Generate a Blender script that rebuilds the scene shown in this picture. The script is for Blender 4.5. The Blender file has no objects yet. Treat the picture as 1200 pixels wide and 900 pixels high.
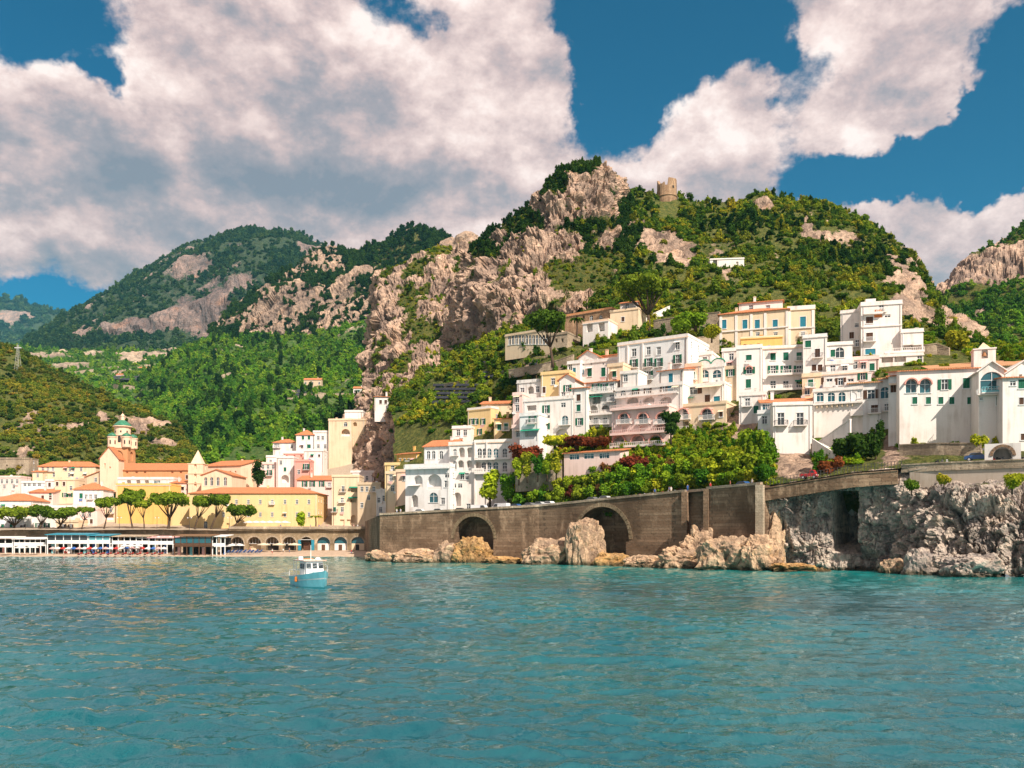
import bpy, bmesh, math, random, zlib
import numpy as np
from mathutils import Vector, Matrix

random.seed(7)
RNG = np.random.default_rng(11)
R = math.radians
scene = bpy.context.scene
COL = scene.collection

# ------------------------------------------------------------------ camera
F, CZ, HY = 1000.0, 5.7, 631.0            # focal length in photo pixels, eye height, horizon row
cam_data = bpy.data.cameras.new("camera")
cam_data.sensor_width = 36.0
cam_data.lens = 30.0
cam_data.shift_y = (HY - 450.0) / 1200.0
cam_data.clip_start = 0.5
cam_data.clip_end = 30000.0
cam = bpy.data.objects.new("camera", cam_data)
cam.location = (0, 0, CZ)
cam.rotation_euler = (R(90), 0, 0)
COL.objects.link(cam)
scene.camera = cam

# ------------------------------------------------------------------ sun and exposure
SUN_AZ, SUN_EL = 35.0, 43.0               # degrees from the camera's back towards the right; elevation
sd = bpy.data.lights.new("sun", 'SUN')
sd.energy = 5.0
sd.angle = R(0.5)
sd.color = (1.0, 0.90, 0.78)
sun = bpy.data.objects.new("sun", sd)
S = Vector((math.sin(R(SUN_AZ)) * math.cos(R(SUN_EL)), -math.cos(R(SUN_AZ)) * math.cos(R(SUN_EL)), math.sin(R(SUN_EL))))
sun.rotation_euler = S.to_track_quat('Z', 'Y').to_euler()
sun.location = (100, -100, 200)
COL.objects.link(sun)
scene.view_settings.view_transform = 'Standard'
scene.view_settings.look = 'None'
scene.view_settings.gamma = 1.0
scene.view_settings.use_curve_mapping = False
scene.view_settings.exposure = 0.68

# ------------------------------------------------------------------ node helper
class NT:
    def __init__(s, tree):
        s.t = tree
    def n(s, typ, ins=None, **kw):
        nd = s.t.nodes.new(typ)
        for k, v in kw.items():
            setattr(nd, k, v)
        if ins:
            for k, v in ins.items():
                sock = nd.inputs[k]
                if hasattr(v, 'is_output') or isinstance(v, bpy.types.NodeSocket):
                    s.t.links.new(v, sock)
                else:
                    sock.default_value = v
        return nd
    def math(s, op, a, b=0.0, c=0.0, clamp=False):
        nd = s.n('ShaderNodeMath', {0: a, 1: b, 2: c}, operation=op, use_clamp=clamp)
        return nd.outputs[0]
    def vmath(s, op, a, b=(0, 0, 0)):
        nd = s.n('ShaderNodeVectorMath', {0: a, 1: b}, operation=op)
        return nd.outputs['Value'] if op in ('LENGTH', 'DOT_PRODUCT', 'DISTANCE') else nd.outputs[0]
    def mix(s, f, a, b, blend='MIX'):
        nd = s.n('ShaderNodeMix', data_type='RGBA', blend_type=blend)
        for sock, v in ((nd.inputs[0], f), (nd.inputs[6], a), (nd.inputs[7], b)):
            if isinstance(v, bpy.types.NodeSocket):
                s.t.links.new(v, sock)
            else:
                if sock.type == 'RGBA' and len(v) == 3:
                    v = (*v, 1)
                sock.default_value = v
        return nd.outputs[2]
    def rng(s, v, a, b, c=0.0, d=1.0, smooth=True):
        nd = s.n('ShaderNodeMapRange', {0: v, 1: a, 2: b, 3: c, 4: d}, clamp=True)
        nd.interpolation_type = 'SMOOTHSTEP' if smooth else 'LINEAR'
        return nd.outputs[0]
    def noise(s, vec, scale, detail=4.0, rough=0.55, dist=0.0):
        nd = s.n('ShaderNodeTexNoise', {'Vector': vec, 'Scale': scale, 'Detail': detail, 'Roughness': rough, 'Distortion': dist})
        return nd.outputs[0]

# ------------------------------------------------------------------ sky: daylight with broken cumulus
world = bpy.data.worlds.new("World")
scene.world = world
world.use_nodes = True
world.cycles.sampling_method = 'MANUAL'
world.cycles.sample_map_resolution = 512
world.node_tree.nodes.clear()
def pdir(px, py):
    return Vector(((px - 600) / F, 1.0, (HY - py) / F)).normalized()
# cloud masses (px, py, half width, half height, weight) turned into directions on the sky
CLOUDS = [(150, 130, 300, 130, .35), (430, 120, 230, 120, .40), (330, 225, 330, 80, .25), (60, 250, 200, 90, .25), (610, 50, 110, 65, .35),
          (560, 240, 170, 45, .2), (850, 160, 85, 75, .75), (920, 222, 90, 45, .5), (1040, 40, 150, 75, .75), (1150, 290, 100, 65, .7), (1050, 125, 70, 35, .5),
          (770, 210, 120, 45, .3), (1010, 270, 90, 26, .3), (640, 110, 70, 70, .2), (200, 300, 260, 60, .15),
          (30, 25, 70, 45, -1.0), (105, 112, 30, 22, -1.0), (475, 2, 62, 34, -.9), (765, 45, 75, 125, -1.15), (700, 150, 55, 65, -.85), (60, 348, 120, 24, -.85), (150, 330, 60, 20, -.4),
          (930, 105, 42, 55, -1.0), (890, 40, 36, 55, -.85), (1050, 190, 170, 40, -1.15), (1195, 120, 60, 100, -1.2), (840, 10, 50, 40, -.8), (1010, 232, 46, 14, -.5), (1090, 238, 60, 18, -.6), (690, 20, 40, 30, -.4)]
DARKS = [(320, 218, 210, 36, .46), (60, 170, 100, 45, .22), (400, 165, 100, 40, .22), (200, 275, 200, 34, .18), (1070, 105, 110, 26, .30), (480, 230, 190, 30, .30), (60, 320, 200, 30, .25), (700, 230, 90, 20, .2)]
g = bpy.data.node_groups.new("cloud_density", 'ShaderNodeTree')
g.interface.new_socket("Vector", in_out='INPUT', socket_type='NodeSocketVector')
g.interface.new_socket("Density", in_out='OUTPUT', socket_type='NodeSocketFloat')
G = NT(g)
gi, go = G.n('NodeGroupInput'), G.n('NodeGroupOutput')
def blobs(nt, vec, items):
    tot = None
    for px, py, rx, ry, w in items:
        c = pdir(px, py)
        sub = nt.vmath('SUBTRACT', vec, tuple(c))
        sc = nt.vmath('MULTIPLY', sub, (F / rx * 1.05, F / (rx + ry) * 1.1, F / ry * 1.05))
        v = nt.rng(nt.vmath('LENGTH', sc), 1.45, 0.15, 0.0, w)
        if w < 0:
            v = nt.math('MULTIPLY', nt.rng(nt.vmath('LENGTH', sc), 1.45, 0.15, 0.0, -w), -1.0)
        tot = v if tot is None else nt.math('ADD', tot, v)
    return tot
wv = gi.outputs[0]
warp = G.n('ShaderNodeTexNoise', {'Vector': wv, 'Scale': 5.0, 'Detail': 3.0})
wv2 = G.vmath('ADD', wv, G.vmath('MULTIPLY', G.vmath('SUBTRACT', warp.outputs['Color'], (.5, .5, .5)), (.10, .10, .08)))
big = G.noise(G.vmath('MULTIPLY', wv2, (1, 1, 1.5)), 3.6, 7.0, 0.60)
puff = G.n('ShaderNodeTexVoronoi', {'Vector': G.vmath('MULTIPLY', wv2, (1, 1, 1.35)), 'Scale': 7.5, 'Detail': 2.0, 'Roughness': 0.55, 'Lacunarity': 2.1}, feature='F1', normalize=True).outputs['Distance']
fine = G.noise(G.vmath('MULTIPLY', wv, (1, 1, 1.5)), 17.0, 5.0, 0.64)
den = G.math('MULTIPLY', G.math('SUBTRACT', big, 0.5), 2.2)
den = G.math('ADD', den, G.math('MULTIPLY', G.math('SUBTRACT', fine, 0.5), 1.05))
den = G.math('ADD', den, G.math('MULTIPLY', G.math('SUBTRACT', 0.42, puff), 0.75))
g.links.new(den, go.inputs[0])

W = NT(world.node_tree)
wout = W.n('ShaderNodeOutputWorld')
sky = W.n('ShaderNodeTexSky', sky_type='NISHITA', sun_disc=False)
sky.sun_elevation = R(SUN_EL)
sky.sun_rotation = R(180 - SUN_AZ)
sky.air_density = 1.0
sky.dust_density = 0.6
sky.ozone_density = 2.0
vec = W.vmath('NORMALIZE', W.n('ShaderNodeTexCoord').outputs['Generated'])
d0 = W.n('ShaderNodeGroup', node_tree=g, ins=None); W.t.links.new(vec, d0.inputs[0])
d1 = W.n('ShaderNodeGroup', node_tree=g); W.t.links.new(W.vmath('ADD', vec, (0.022, -0.006, 0.032)), d1.inputs[0])
relief = W.math('SUBTRACT', d0.outputs[0], d1.outputs[0])
wwarp = W.n('ShaderNodeTexNoise', {'Vector': vec, 'Scale': 6.0, 'Detail': 6.0, 'Roughness': 0.62}).outputs['Color']
vecw = W.vmath('ADD', vec, W.vmath('MULTIPLY', W.vmath('SUBTRACT', wwarp, (.5, .5, .5)), (.20, .20, .17)))
den0 = W.math('ADD', W.math('ADD', d0.outputs[0], 0.36), blobs(W, vecw, CLOUDS))
alpha = W.rng(den0, 0.05, 0.52)
tex = W.noise(W.vmath('MULTIPLY', vec, (1, 1, 1.4)), 6.5, 6.0, 0.62, 0.5)
lit = W.math('ADD', 0.64, W.math('MULTIPLY', relief, 0.95))
lit = W.math('SUBTRACT', lit, W.math('MULTIPLY', blobs(W, vec, DARKS), W.rng(tex, 0.30, 0.62, 0.15, 1.15)))
lit = W.math('SUBTRACT', lit, W.rng(den0, 0.7, 1.7, 0.0, 0.12))
lit = W.math('ADD', lit, W.math('MULTIPLY', W.math('SUBTRACT', tex, 0.5), 0.95), clamp=True)
ramp = W.n('ShaderNodeValToRGB', {0: lit})
cr = ramp.color_ramp
cr.elements[0].position, cr.elements[0].color = 0.0, (1.9, 2.05, 2.5, 1)
cr.elements[1].position, cr.elements[1].color = 1.0, (8.6, 7.3, 6.8, 1)
for pos, c in ((0.3, (3.1, 2.75, 3.0)), (0.55, (5.2, 3.9, 3.8)), (0.8, (7.3, 5.7, 5.3))):
    e = cr.elements.new(pos); e.color = (*c, 1)
skyc = W.mix(1.0, sky.outputs[0], (0.0, 0.40, 0.56), 'MULTIPLY')
colr = W.mix(alpha, skyc, ramp.outputs[0])
bg = W.n('ShaderNodeBackground', {'Color': colr, 'Strength': 0.085})
W.t.links.new(bg.outputs[0], wout.inputs[0])

# ------------------------------------------------------------------ small helpers
def P(px, py, Y):
    return Vector(((px - 600) * Y / F, Y, CZ + (HY - py) * Y / F))
def tag(o, label=None, cat=None, group=None, kind=None):
    if label: o['label'] = label
    if cat: o['category'] = cat
    if group: o['group'] = group
    if kind: o['kind'] = kind
    return o
def mesh(name, V, Fc, mats, smooth=False, mi=None):
    me = bpy.data.meshes.new(name)
    me.from_pydata([tuple(v) for v in V], [], Fc)
    for m in (mats if isinstance(mats, (list, tuple)) else [mats]):
        me.materials.append(m)
    if smooth:
        me.polygons.foreach_set('use_smooth', [True] * len(me.polygons))
    if mi is not None:
        me.polygons.foreach_set('material_index', mi)
    me.update()
    return me
def link(name, me, parent=None, loc=None, rotz=0.0, scale=None):
    o = bpy.data.objects.new(name, me)
    COL.objects.link(o)
    if parent is not None: o.parent = parent
    if loc is not None: o.location = loc
    if rotz: o.rotation_euler = (0, 0, rotz)
    if scale is not None: o.scale = scale
    return o
def empty(name, loc, rotz=0.0):
    o = bpy.data.objects.new(name, None)
    o.empty_display_size = 1.0
    COL.objects.link(o)
    o.location = loc
    o.rotation_euler = (0, 0, rotz)
    return o
class MB:
    """collects simple shapes into one mesh"""
    def __init__(s):
        s.V, s.F = [], []
    def poly(s, pts):
        b = len(s.V); s.V += [tuple(p) for p in pts]; s.F.append(tuple(range(b, b + len(pts)))); return s
    def box(s, x0, x1, y0, y1, z0, z1):
        b = len(s.V)
        s.V += [(x0, y0, z0), (x1, y0, z0), (x1, y1, z0), (x0, y1, z0), (x0, y0, z1), (x1, y0, z1), (x1, y1, z1), (x0, y1, z1)]
        s.F += [(b, b+3, b+2, b+1), (b+4, b+5, b+6, b+7), (b, b+1, b+5, b+4), (b+1, b+2, b+6, b+5), (b+2, b+3, b+7, b+6), (b+3, b, b+4, b+7)]
        return s
    def hexa(s, lo, hi):
        b = len(s.V); s.V += [tuple(p) for p in lo] + [tuple(p) for p in hi]; n = len(lo)
        s.F.append(tuple(b + n - 1 - i for i in range(n))); s.F.append(tuple(b + n + i for i in range(n)))
        for i in range(n):
            j = (i + 1) % n; s.F.append((b + i, b + j, b + n + j, b + n + i))
        return s
    def tube(s, pts, rad, n=6):
        pts = [Vector(p) for p in pts]; rad = rad if isinstance(rad, (list, tuple)) else [rad] * len(pts)
        b = len(s.V)
        for i, p in enumerate(pts):
            t = (pts[min(i + 1, len(pts) - 1)] - pts[max(i - 1, 0)]).normalized()
            a = t.orthogonal().normalized() if i == 0 else (pa - t * pa.dot(t)).normalized()
            pa = a; c = t.cross(a)
            for k in range(n):
                q = 2 * math.pi * k / n
                s.V.append(tuple(p + (a * math.cos(q) + c * math.sin(q)) * rad[i]))
        for i in range(len(pts) - 1):
            for k in range(n):
                l = (k + 1) % n
                s.F.append((b + i*n + k, b + i*n + l, b + (i+1)*n + l, b + (i+1)*n + k))
        s.F.append(tuple(b + n - 1 - k for k in range(n)))
        s.F.append(tuple(b + (len(pts)-1)*n + k for k in range(n)))
        return s
    def lathe(s, prof, n=16, cx=0, cy=0, a0=0.0):
        b = len(s.V)
        for r, z in prof:
            for k in range(n):
                q = a0 + 2 * math.pi * k / n
                s.V.append((cx + r * math.cos(q), cy + r * math.sin(q), z))
        for i in range(len(prof) - 1):
            for k in range(n):
                l = (k + 1) % n
                s.F.append((b + i*n + k, b + i*n + l, b + (i+1)*n + l, b + (i+1)*n + k))
        s.F.append(tuple(b + n - 1 - k for k in range(n)))
        s.F.append(tuple(b + (len(prof)-1)*n + k for k in range(n)))
        return s
    def mesh(s, name, mat, smooth=False):
        return mesh(name, s.V, s.F, mat, smooth)
    def build(s, name, mat, parent=None, loc=None, rotz=0.0, smooth=False):
        return link(name, s.mesh(name, mat, smooth), parent, loc, rotz)

# ------------------------------------------------------------------ numpy gradient noise
_perm = np.random.default_rng(3).permutation(4096)
_grad = np.random.default_rng(4).normal(size=(4096, 3)); _grad /= np.linalg.norm(_grad, axis=1)[:, None]
def gnoise(p):
    i = np.floor(p).astype(np.int64); f = p - i
    u = f * f * f * (f * (f * 6 - 15) + 10)
    out = np.zeros(len(p))
    for dx in (0, 1):
        wx = u[:, 0] if dx else 1 - u[:, 0]
        for dy in (0, 1):
            wy = u[:, 1] if dy else 1 - u[:, 1]
            for dz in (0, 1):
                wz = u[:, 2] if dz else 1 - u[:, 2]
                h = _perm[(_perm[(_perm[(i[:, 0] + dx) & 4095] + i[:, 1] + dy) & 4095] + i[:, 2] + dz) & 4095]
                g3 = _grad[h]
                out += wx * wy * wz * (g3[:, 0] * (f[:, 0] - dx) + g3[:, 1] * (f[:, 1] - dy) + g3[:, 2] * (f[:, 2] - dz))
    return out * 1.6
def fbm(p, octv=5, gain=0.5, ridged=False):
    out = np.zeros(len(p)); a = 1.0; q = np.array(p, float)
    for k in range(octv):
        v = gnoise(q + 17.3 * k)
        out += a * ((1 - 2 * np.abs(v)) if ridged else v)
        a *= gain; q = q * 2.03
    return out
def sstep(a, b, x):
    t = np.clip((x - a) / (b - a), 0, 1); return t * t * (3 - 2 * t)

_cr = np.random.default_rng(9).uniform(size=(4096, 4))
def cells(p):
    """cellular noise: (random value of the nearest cell, distance to the cell edge)"""
    i = np.floor(p).astype(np.int64); f = p - i
    d1 = np.full(len(p), 9.0); d2 = np.full(len(p), 9.0); val = np.zeros(len(p))
    for dx in (-1, 0, 1):
        for dy in (-1, 0, 1):
            for dz in (-1, 0, 1):
                h = _perm[(_perm[(_perm[(i[:, 0] + dx) & 4095] + i[:, 1] + dy) & 4095] + i[:, 2] + dz) & 4095]
                r = _cr[h]
                d = ((np.stack([dx + r[:, 0] - f[:, 0], dy + r[:, 1] - f[:, 1], dz + r[:, 2] - f[:, 2]], 1)) ** 2).sum(1)
                near = d < d1
                d2 = np.where(near, d1, np.minimum(d2, d)); val = np.where(near, r[:, 3], val); d1 = np.where(near, d, d1)
    return val, np.sqrt(d2) - np.sqrt(d1)
def fracture(p, n=3):
    """blocky broken-rock relief in about -1..1, and a block tone in 0..1"""
    w = p + 0.45 * np.stack([fbm(p * .9 + 3, 3), fbm(p * .9 + 31, 3), fbm(p * .9 + 57, 3)], 1)
    out = np.zeros(len(p)); a = 1.0; tone = None; q = w * np.array([1, 1, .62])
    for k in range(n):
        v, e = cells(q + 11.7 * k)
        tone = v if tone is None else tone * .65 + v * .35
        out += a * (1.1 * (v - .5) - .35 * sstep(.16, .0, e)); a *= .52; q = q * 2.15
    return out, tone
# ------------------------------------------------------------------ materials
MATS = {}
def newmat(name):
    m = bpy.data.materials.new(name); m.use_nodes = True; m.node_tree.nodes.clear()
    nt = NT(m.node_tree)
    out = nt.n('ShaderNodeOutputMaterial')
    b = nt.n('ShaderNodeBsdfPrincipled')
    m.node_tree.links.new(b.outputs[0], out.inputs[0])
    MATS[name] = m
    return m, nt, b
def setc(nt, b, col=None, rough=None, normal=None):
    if col is not None: nt.t.links.new(col, b.inputs['Base Color'])
    if rough is not None: nt.t.links.new(rough, b.inputs['Roughness'])
    if normal is not None: nt.t.links.new(normal, b.inputs['Normal'])
def coords(nt, which='Object'):
    return nt.n('ShaderNodeTexCoord').outputs[which]
def bump(nt, h, strength=0.4, dist=0.1):
    return nt.n('ShaderNodeBump', {'Height': h, 'Strength': strength, 'Distance': dist}).outputs[0]
def plaster(name, c, dirt=0.35, dark=None):
    m, nt, b = newmat(name)
    v = coords(nt)
    oi = nt.n('ShaderNodeObjectInfo').outputs['Random']
    v = nt.vmath('ADD', v, nt.n('ShaderNodeCombineXYZ', {0: nt.math('MULTIPLY', oi, 90.0)}).outputs[0])
    big = nt.noise(v, 0.22, 5, 0.6)
    streak = nt.noise(nt.vmath('MULTIPLY', v, (1.3, 1.3, 0.12)), 0.9, 4, 0.6)
    fine = nt.noise(v, 3.0, 4, 0.6)
    dk = dark or tuple(x * y for x, y in zip(c, (0.62, 0.56, 0.50)))
    f = nt.math('MULTIPLY', nt.rng(nt.math('ADD', nt.math('MULTIPLY', streak, 0.6), nt.math('MULTIPLY', big, 0.5)), 0.50, 0.80), dirt * 1.5, clamp=True)
    col = nt.mix(f, c, dk)
    col = nt.mix(nt.math('MULTIPLY', nt.rng(fine, 0.45, 0.75), 0.18), col, tuple(x * 0.75 for x in c))
    setc(nt, b, col, None, bump(nt, fine, 0.3, 0.03))
    b.inputs['Roughness'].default_value = 0.9
    b.inputs['Specular IOR Level'].default_value = 0.2
    return m
def plain(name, c, rough=0.7, var=0.25, scale=2.0, metal=0.0, spec=0.3):
    m, nt, b = newmat(name)
    v = coords(nt)
    n1 = nt.noise(v, scale, 4, 0.6)
    col = nt.mix(nt.rng(n1, 0.3, 0.75), tuple(x * (1 - var) for x in c), c)
    setc(nt, b, col)
    b.inputs['Roughness'].default_value = rough
    b.inputs['Metallic'].default_value = metal
    b.inputs['Specular IOR Level'].default_value = spec
    return m
WHITE = plaster('plaster_white', (0.78, 0.71, 0.66), 0.55)
WHITE2 = plaster('plaster_cool_white', (0.74, 0.72, 0.70), 0.5)
CREAM = plaster('plaster_cream', (0.74, 0.57, 0.39), 0.45)
PALEYEL = plaster('plaster_pale_yellow', (0.74, 0.53, 0.26), 0.38)
YELLOW = plaster('plaster_yellow', (0.72, 0.44, 0.14), 0.35)
TAN = plaster('plaster_tan', (0.62, 0.48, 0.33), 0.45)
PEACH = plaster('plaster_peach', (0.80, 0.56, 0.40), 0.35)
PINK = plaster('plaster_pink', (0.80, 0.58, 0.52), 0.40)
ROSE = plaster('plaster_rose', (0.68, 0.33, 0.27), 0.35)
BRICKC = plaster('plaster_terracotta', (0.60, 0.28, 0.13), 0.40)
GREYPL = plaster('plaster_grey', (0.52, 0.50, 0.48), 0.50)
CONC = plaster('concrete', (0.46, 0.38, 0.31), 0.70)
OLDW = plaster('plaster_weathered', (0.66, 0.62, 0.58), 0.80, (0.20, 0.19, 0.16))
CANVAS = plain('canvas_cream', (0.78, 0.64, 0.46), 0.85)
CANVASW = plain('canvas_white', (0.82, 0.78, 0.74), 0.85)
CANVASP = plain('canvas_pink', (0.75, 0.42, 0.40), 0.85)
TEALROOF = plain('painted_teal', (0.03, 0.26, 0.36), 0.5)
TEAL2 = plain('painted_pale_teal', (0.18, 0.46, 0.50), 0.5)
GREENP = plain('painted_green', (0.015, 0.16, 0.085), 0.5)
GREENA = plain('canvas_green', (0.02, 0.27, 0.16), 0.8)
BROWNP = plain('painted_brown', (0.12, 0.055, 0.03), 0.6)
REDP = plain('painted_red', (0.55, 0.035, 0.03), 0.5)
BLUEP = plain('painted_blue', (0.04, 0.13, 0.42), 0.5)
WHITEP = plain('painted_white', (0.80, 0.79, 0.77), 0.45, 0.1)
ORANGEP = plain('painted_orange', (0.65, 0.19, 0.04), 0.5)
IRON = plain('iron', (0.05, 0.05, 0.05), 0.5)
WOOD = plain('timber', (0.22, 0.12, 0.06), 0.7)
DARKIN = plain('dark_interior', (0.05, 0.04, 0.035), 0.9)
TYRE = plain('rubber', (0.02, 0.02, 0.02), 0.8)
NET = plain('shade_net', (0.045, 0.05, 0.065), 0.9, 0.5, 0.6)
BRASS = plain('copper_orange', (0.42, 0.19, 0.08), 0.6)
VERDI = plain('glazed_green_tile', (0.06, 0.26, 0.15), 0.35, 0.5, 1.5)
BARK = plain('bark', (0.11, 0.07, 0.045), 0.9, 0.5, 4.0)
SKIN = plain('skin', (0.45, 0.25, 0.16), 0.6)
def glassmat(name, c, rough=0.08):
    m, nt, b = newmat(name)
    n1 = nt.noise(coords(nt, 'Object'), 1.3, 3)
    oi = nt.n('ShaderNodeObjectInfo').outputs['Random']
    setc(nt, b, nt.mix(nt.math('MULTIPLY', nt.math('ADD', n1, oi), 0.5), tuple(x * 0.3 for x in c), c))
    b.inputs['Roughness'].default_value = rough
    b.inputs['Specular IOR Level'].default_value = 0.6
    return m
GLASS = glassmat('window_glass', (0.06, 0.075, 0.08))
GLASST = glassmat('window_glass_teal', (0.03, 0.14, 0.17))
def roofmat(name, axis, c=(0.58, 0.175, 0.06)):
    m, nt, b = newmat(name)
    v = coords(nt)
    sx = nt.n('ShaderNodeSeparateXYZ', {0: v})
    a, o = (sx.outputs[0], sx.outputs[1]) if axis == 'x' else (sx.outputs[1], sx.outputs[0])
    rib = nt.math('SINE', nt.math('MULTIPLY', a, 2 * math.pi / 0.42))
    course = nt.math('FRACT', nt.math('MULTIPLY', nt.math('ADD', o, nt.math('MULTIPLY', nt.noise(v, 3.0, 1), 0.15)), 1.0 / 0.55))
    n1 = nt.noise(v, 0.35, 5, 0.65); n2 = nt.noise(v, 3.2, 3, 0.7)
    col = nt.mix(nt.rng(n2, 0.3, 0.7), tuple(x * 0.62 for x in c), tuple(min(1, x * y) for x, y in zip(c, (1.12, 1.35, 1.6))))
    col = nt.mix(nt.math('MULTIPLY', nt.rng(n1, 0.5, 0.72), 0.55), col, (c[0] * 0.5, c[1] * 0.75, c[2] * 0.9))
    h = nt.math('ADD', nt.math('MULTIPLY', rib, 0.5), nt.math('MULTIPLY', course, 0.35))
    setc(nt, b, col, None, bump(nt, h, 0.6, 0.08))
    b.inputs['Roughness'].default_value = 0.85
    return m
TILEX, TILEY = roofmat('roof_tile_across', 'x'), roofmat('roof_tile_along', 'y')
TILEOLD = roofmat('roof_tile_old', 'x', (0.50, 0.22, 0.09))
def stonemat(name, c1, c2, mortar, bw=0.8, bh=0.34, bstr=0.7):
    m, nt, b = newmat(name)
    v = coords(nt)
    sx = nt.n('ShaderNodeSeparateXYZ', {0: v})
    uv = nt.n('ShaderNodeCombineXYZ', {0: nt.math('ADD', sx.outputs[0], sx.outputs[1]), 1: sx.outputs[2]}).outputs[0]
    uv = nt.vmath('ADD', uv, nt.vmath('MULTIPLY', nt.n('ShaderNodeTexNoise', {'Vector': v, 'Scale': 1.3}).outputs['Color'], (.25, .16, 0)))
    bk = nt.n('ShaderNodeTexBrick', {'Vector': uv, 'Color1': (*c1, 1), 'Color2': (*c2, 1), 'Mortar': (*mortar, 1), 'Scale': 1.0,
                                     'Mortar Size': 0.035, 'Mortar Smooth': 0.4, 'Brick Width': bw, 'Row Height': bh, 'Bias': -0.1})
    big = nt.noise(v, 0.10, 6, 0.62); mid = nt.noise(nt.vmath('MULTIPLY', v, (1, 1, 0.35)), 0.5, 6, 0.65); fine = nt.noise(v, 2.2, 5, 0.7)
    col = nt.mix(nt.rng(big, 0.42, 0.66), bk.outputs[0], tuple(x * 0.55 for x in c1))
    col = nt.mix(nt.math('MULTIPLY', nt.rng(mid, 0.52, 0.72), 0.6), col, tuple(min(1, x * 1.7) for x in c2))
    col = nt.mix(nt.math('MULTIPLY', nt.rng(fine, 0.5, 0.72), 0.65), col, tuple(x * 0.30 for x in c1))
    h = nt.math('ADD', nt.math('MULTIPLY', bk.outputs['Fac'], -0.6), nt.math('MULTIPLY', fine, 1.2))
    setc(nt, b, col, None, bump(nt, h, bstr, 0.12))
    b.inputs['Roughness'].default_value = 0.95
    b.inputs['Specular IOR Level'].default_value = 0.1
    return m
STONE = stonemat('sea_wall_stone', (0.22, 0.14, 0.088), (0.33, 0.225, 0.145), (0.16, 0.11, 0.075), 1.5, 0.62, 0.9)
STONEL = stonemat('light_stone', (0.44, 0.34, 0.24), (0.54, 0.43, 0.31), (0.30, 0.23, 0.17), 0.6, 0.3)
STONEA = stonemat('arcade_stone', (0.33, 0.24, 0.145), (0.42, 0.31, 0.20), (0.22, 0.16, 0.10), 0.7, 0.35)
TOWERST = stonemat('tower_stone', (0.36, 0.22, 0.13), (0.44, 0.29, 0.18), (0.2, 0.13, 0.08), 0.7, 0.35)
def cliffmat(name, light, mid, dark, veg, veg2, scale=1.0, warm=(0.48, 0.30, 0.19), wet=False):
    """limestone and scrub ground; the vertex attribute 'rock' says which is which"""
    m, nt, b = newmat(name)
    v = nt.vmath('MULTIPLY', coords(nt), (scale, scale, scale))
    rk = nt.n('ShaderNodeAttribute', attribute_name='rock').outputs['Fac']
    nb = nt.noise(v, 0.045, 6, 0.62, 0.6); ns = nt.noise(nt.vmath('MULTIPLY', v, (1, 1, 0.28)), 0.16, 6, 0.66, 0.8)
    nf = nt.noise(v, 0.55, 8, 0.70, 0.4); nw = nt.noise(v, 0.09, 4, 0.6)
    col = nt.mix(nt.rng(ns, 0.36, 0.66), mid, light)
    col = nt.mix(nt.math('MULTIPLY', nt.rng(nw, 0.54, 0.70), 0.6), col, warm)
    col = nt.mix(nt.math('MULTIPLY', nt.rng(nb, 0.50, 0.70), 0.5), col, dark)
    cr_ = nt.n('ShaderNodeTexVoronoi', {'Vector': nt.vmath('ADD', v, nt.vmath('MULTIPLY', nt.n('ShaderNodeTexNoise', {'Vector': v, 'Scale': 0.5, 'Detail': 4.0}).outputs['Color'], (9, 9, 5))), 'Scale': 0.13}, feature='DISTANCE_TO_EDGE').outputs[0]
    col = nt.mix(nt.math('MULTIPLY', nt.rng(cr_, 0.0, 0.07, 0.5, 0.0), nt.rng(nb, 0.42, 0.6)), col, tuple(x * 0.6 for x in dark))
    col = nt.mix(nt.math('MULTIPLY', nt.rng(nf, 0.50, 0.68), 0.75), col, dark)
    col = nt.mix(nt.math('MULTIPLY', nt.rng(nt.noise(nt.vmath('MULTIPLY', v, (1, 1, 0.2)), 0.42, 5, 0.7, 1.2), 0.54, 0.66), 0.65), col, dark)
    blk = nt.n('ShaderNodeAttribute', attribute_name='block').outputs['Fac']
    col = nt.mix(1.0, col, nt.mix(nt.rng(blk, 0.15, 0.85), (0.62, 0.60, 0.62), (1.30, 1.22, 1.14)), 'MULTIPLY')
    gc = nt.mix(nt.rng(nf, 0.35, 0.65), veg, veg2)
    k = nt.rng(nt.math('ADD', rk, nt.math('MULTIPLY', nt.math('SUBTRACT', nf, 0.5), 0.9)), 0.42, 0.54)
    col = nt.mix(k, gc, col)
    if wet:      # damp, weed-darkened band above the waterline
        pz = nt.n('ShaderNodeSeparateXYZ', {0: nt.n('ShaderNodeNewGeometry').outputs['Position']}).outputs[2]
        col = nt.mix(nt.rng(nt.math('ADD', pz, nt.math('MULTIPLY', nt.math('SUBTRACT', ns, 0.5), 2.5)), 0.25, 1.1, 0.85, 0.0), col, (0.060, 0.048, 0.026))
    h = nt.math('ADD', nt.math('ADD', nt.math('MULTIPLY', nf, 0.7), ns), nt.math('MULTIPLY', nt.rng(cr_, 0.0, 0.2), 0.10))
    setc(nt, b, col, None, bump(nt, h, 1.0, 2.4 / scale))
    b.inputs['Roughness'].default_value = 0.95
    b.inputs['Specular IOR Level'].default_value = 0.1
    return m
G1, G2 = (0.055, 0.08, 0.02), (0.16, 0.155, 0.042)
M_CRAG = cliffmat('crag_limestone', (0.62, 0.45, 0.34), (0.37, 0.275, 0.22), (0.10, 0.078, 0.068), G1, (0.14, 0.125, 0.03), 1.0)
M_HILL = cliffmat('hillside_scrub', (0.60, 0.44, 0.33), (0.37, 0.28, 0.22), (0.10, 0.078, 0.065), G1, G2, 1.0)
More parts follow.
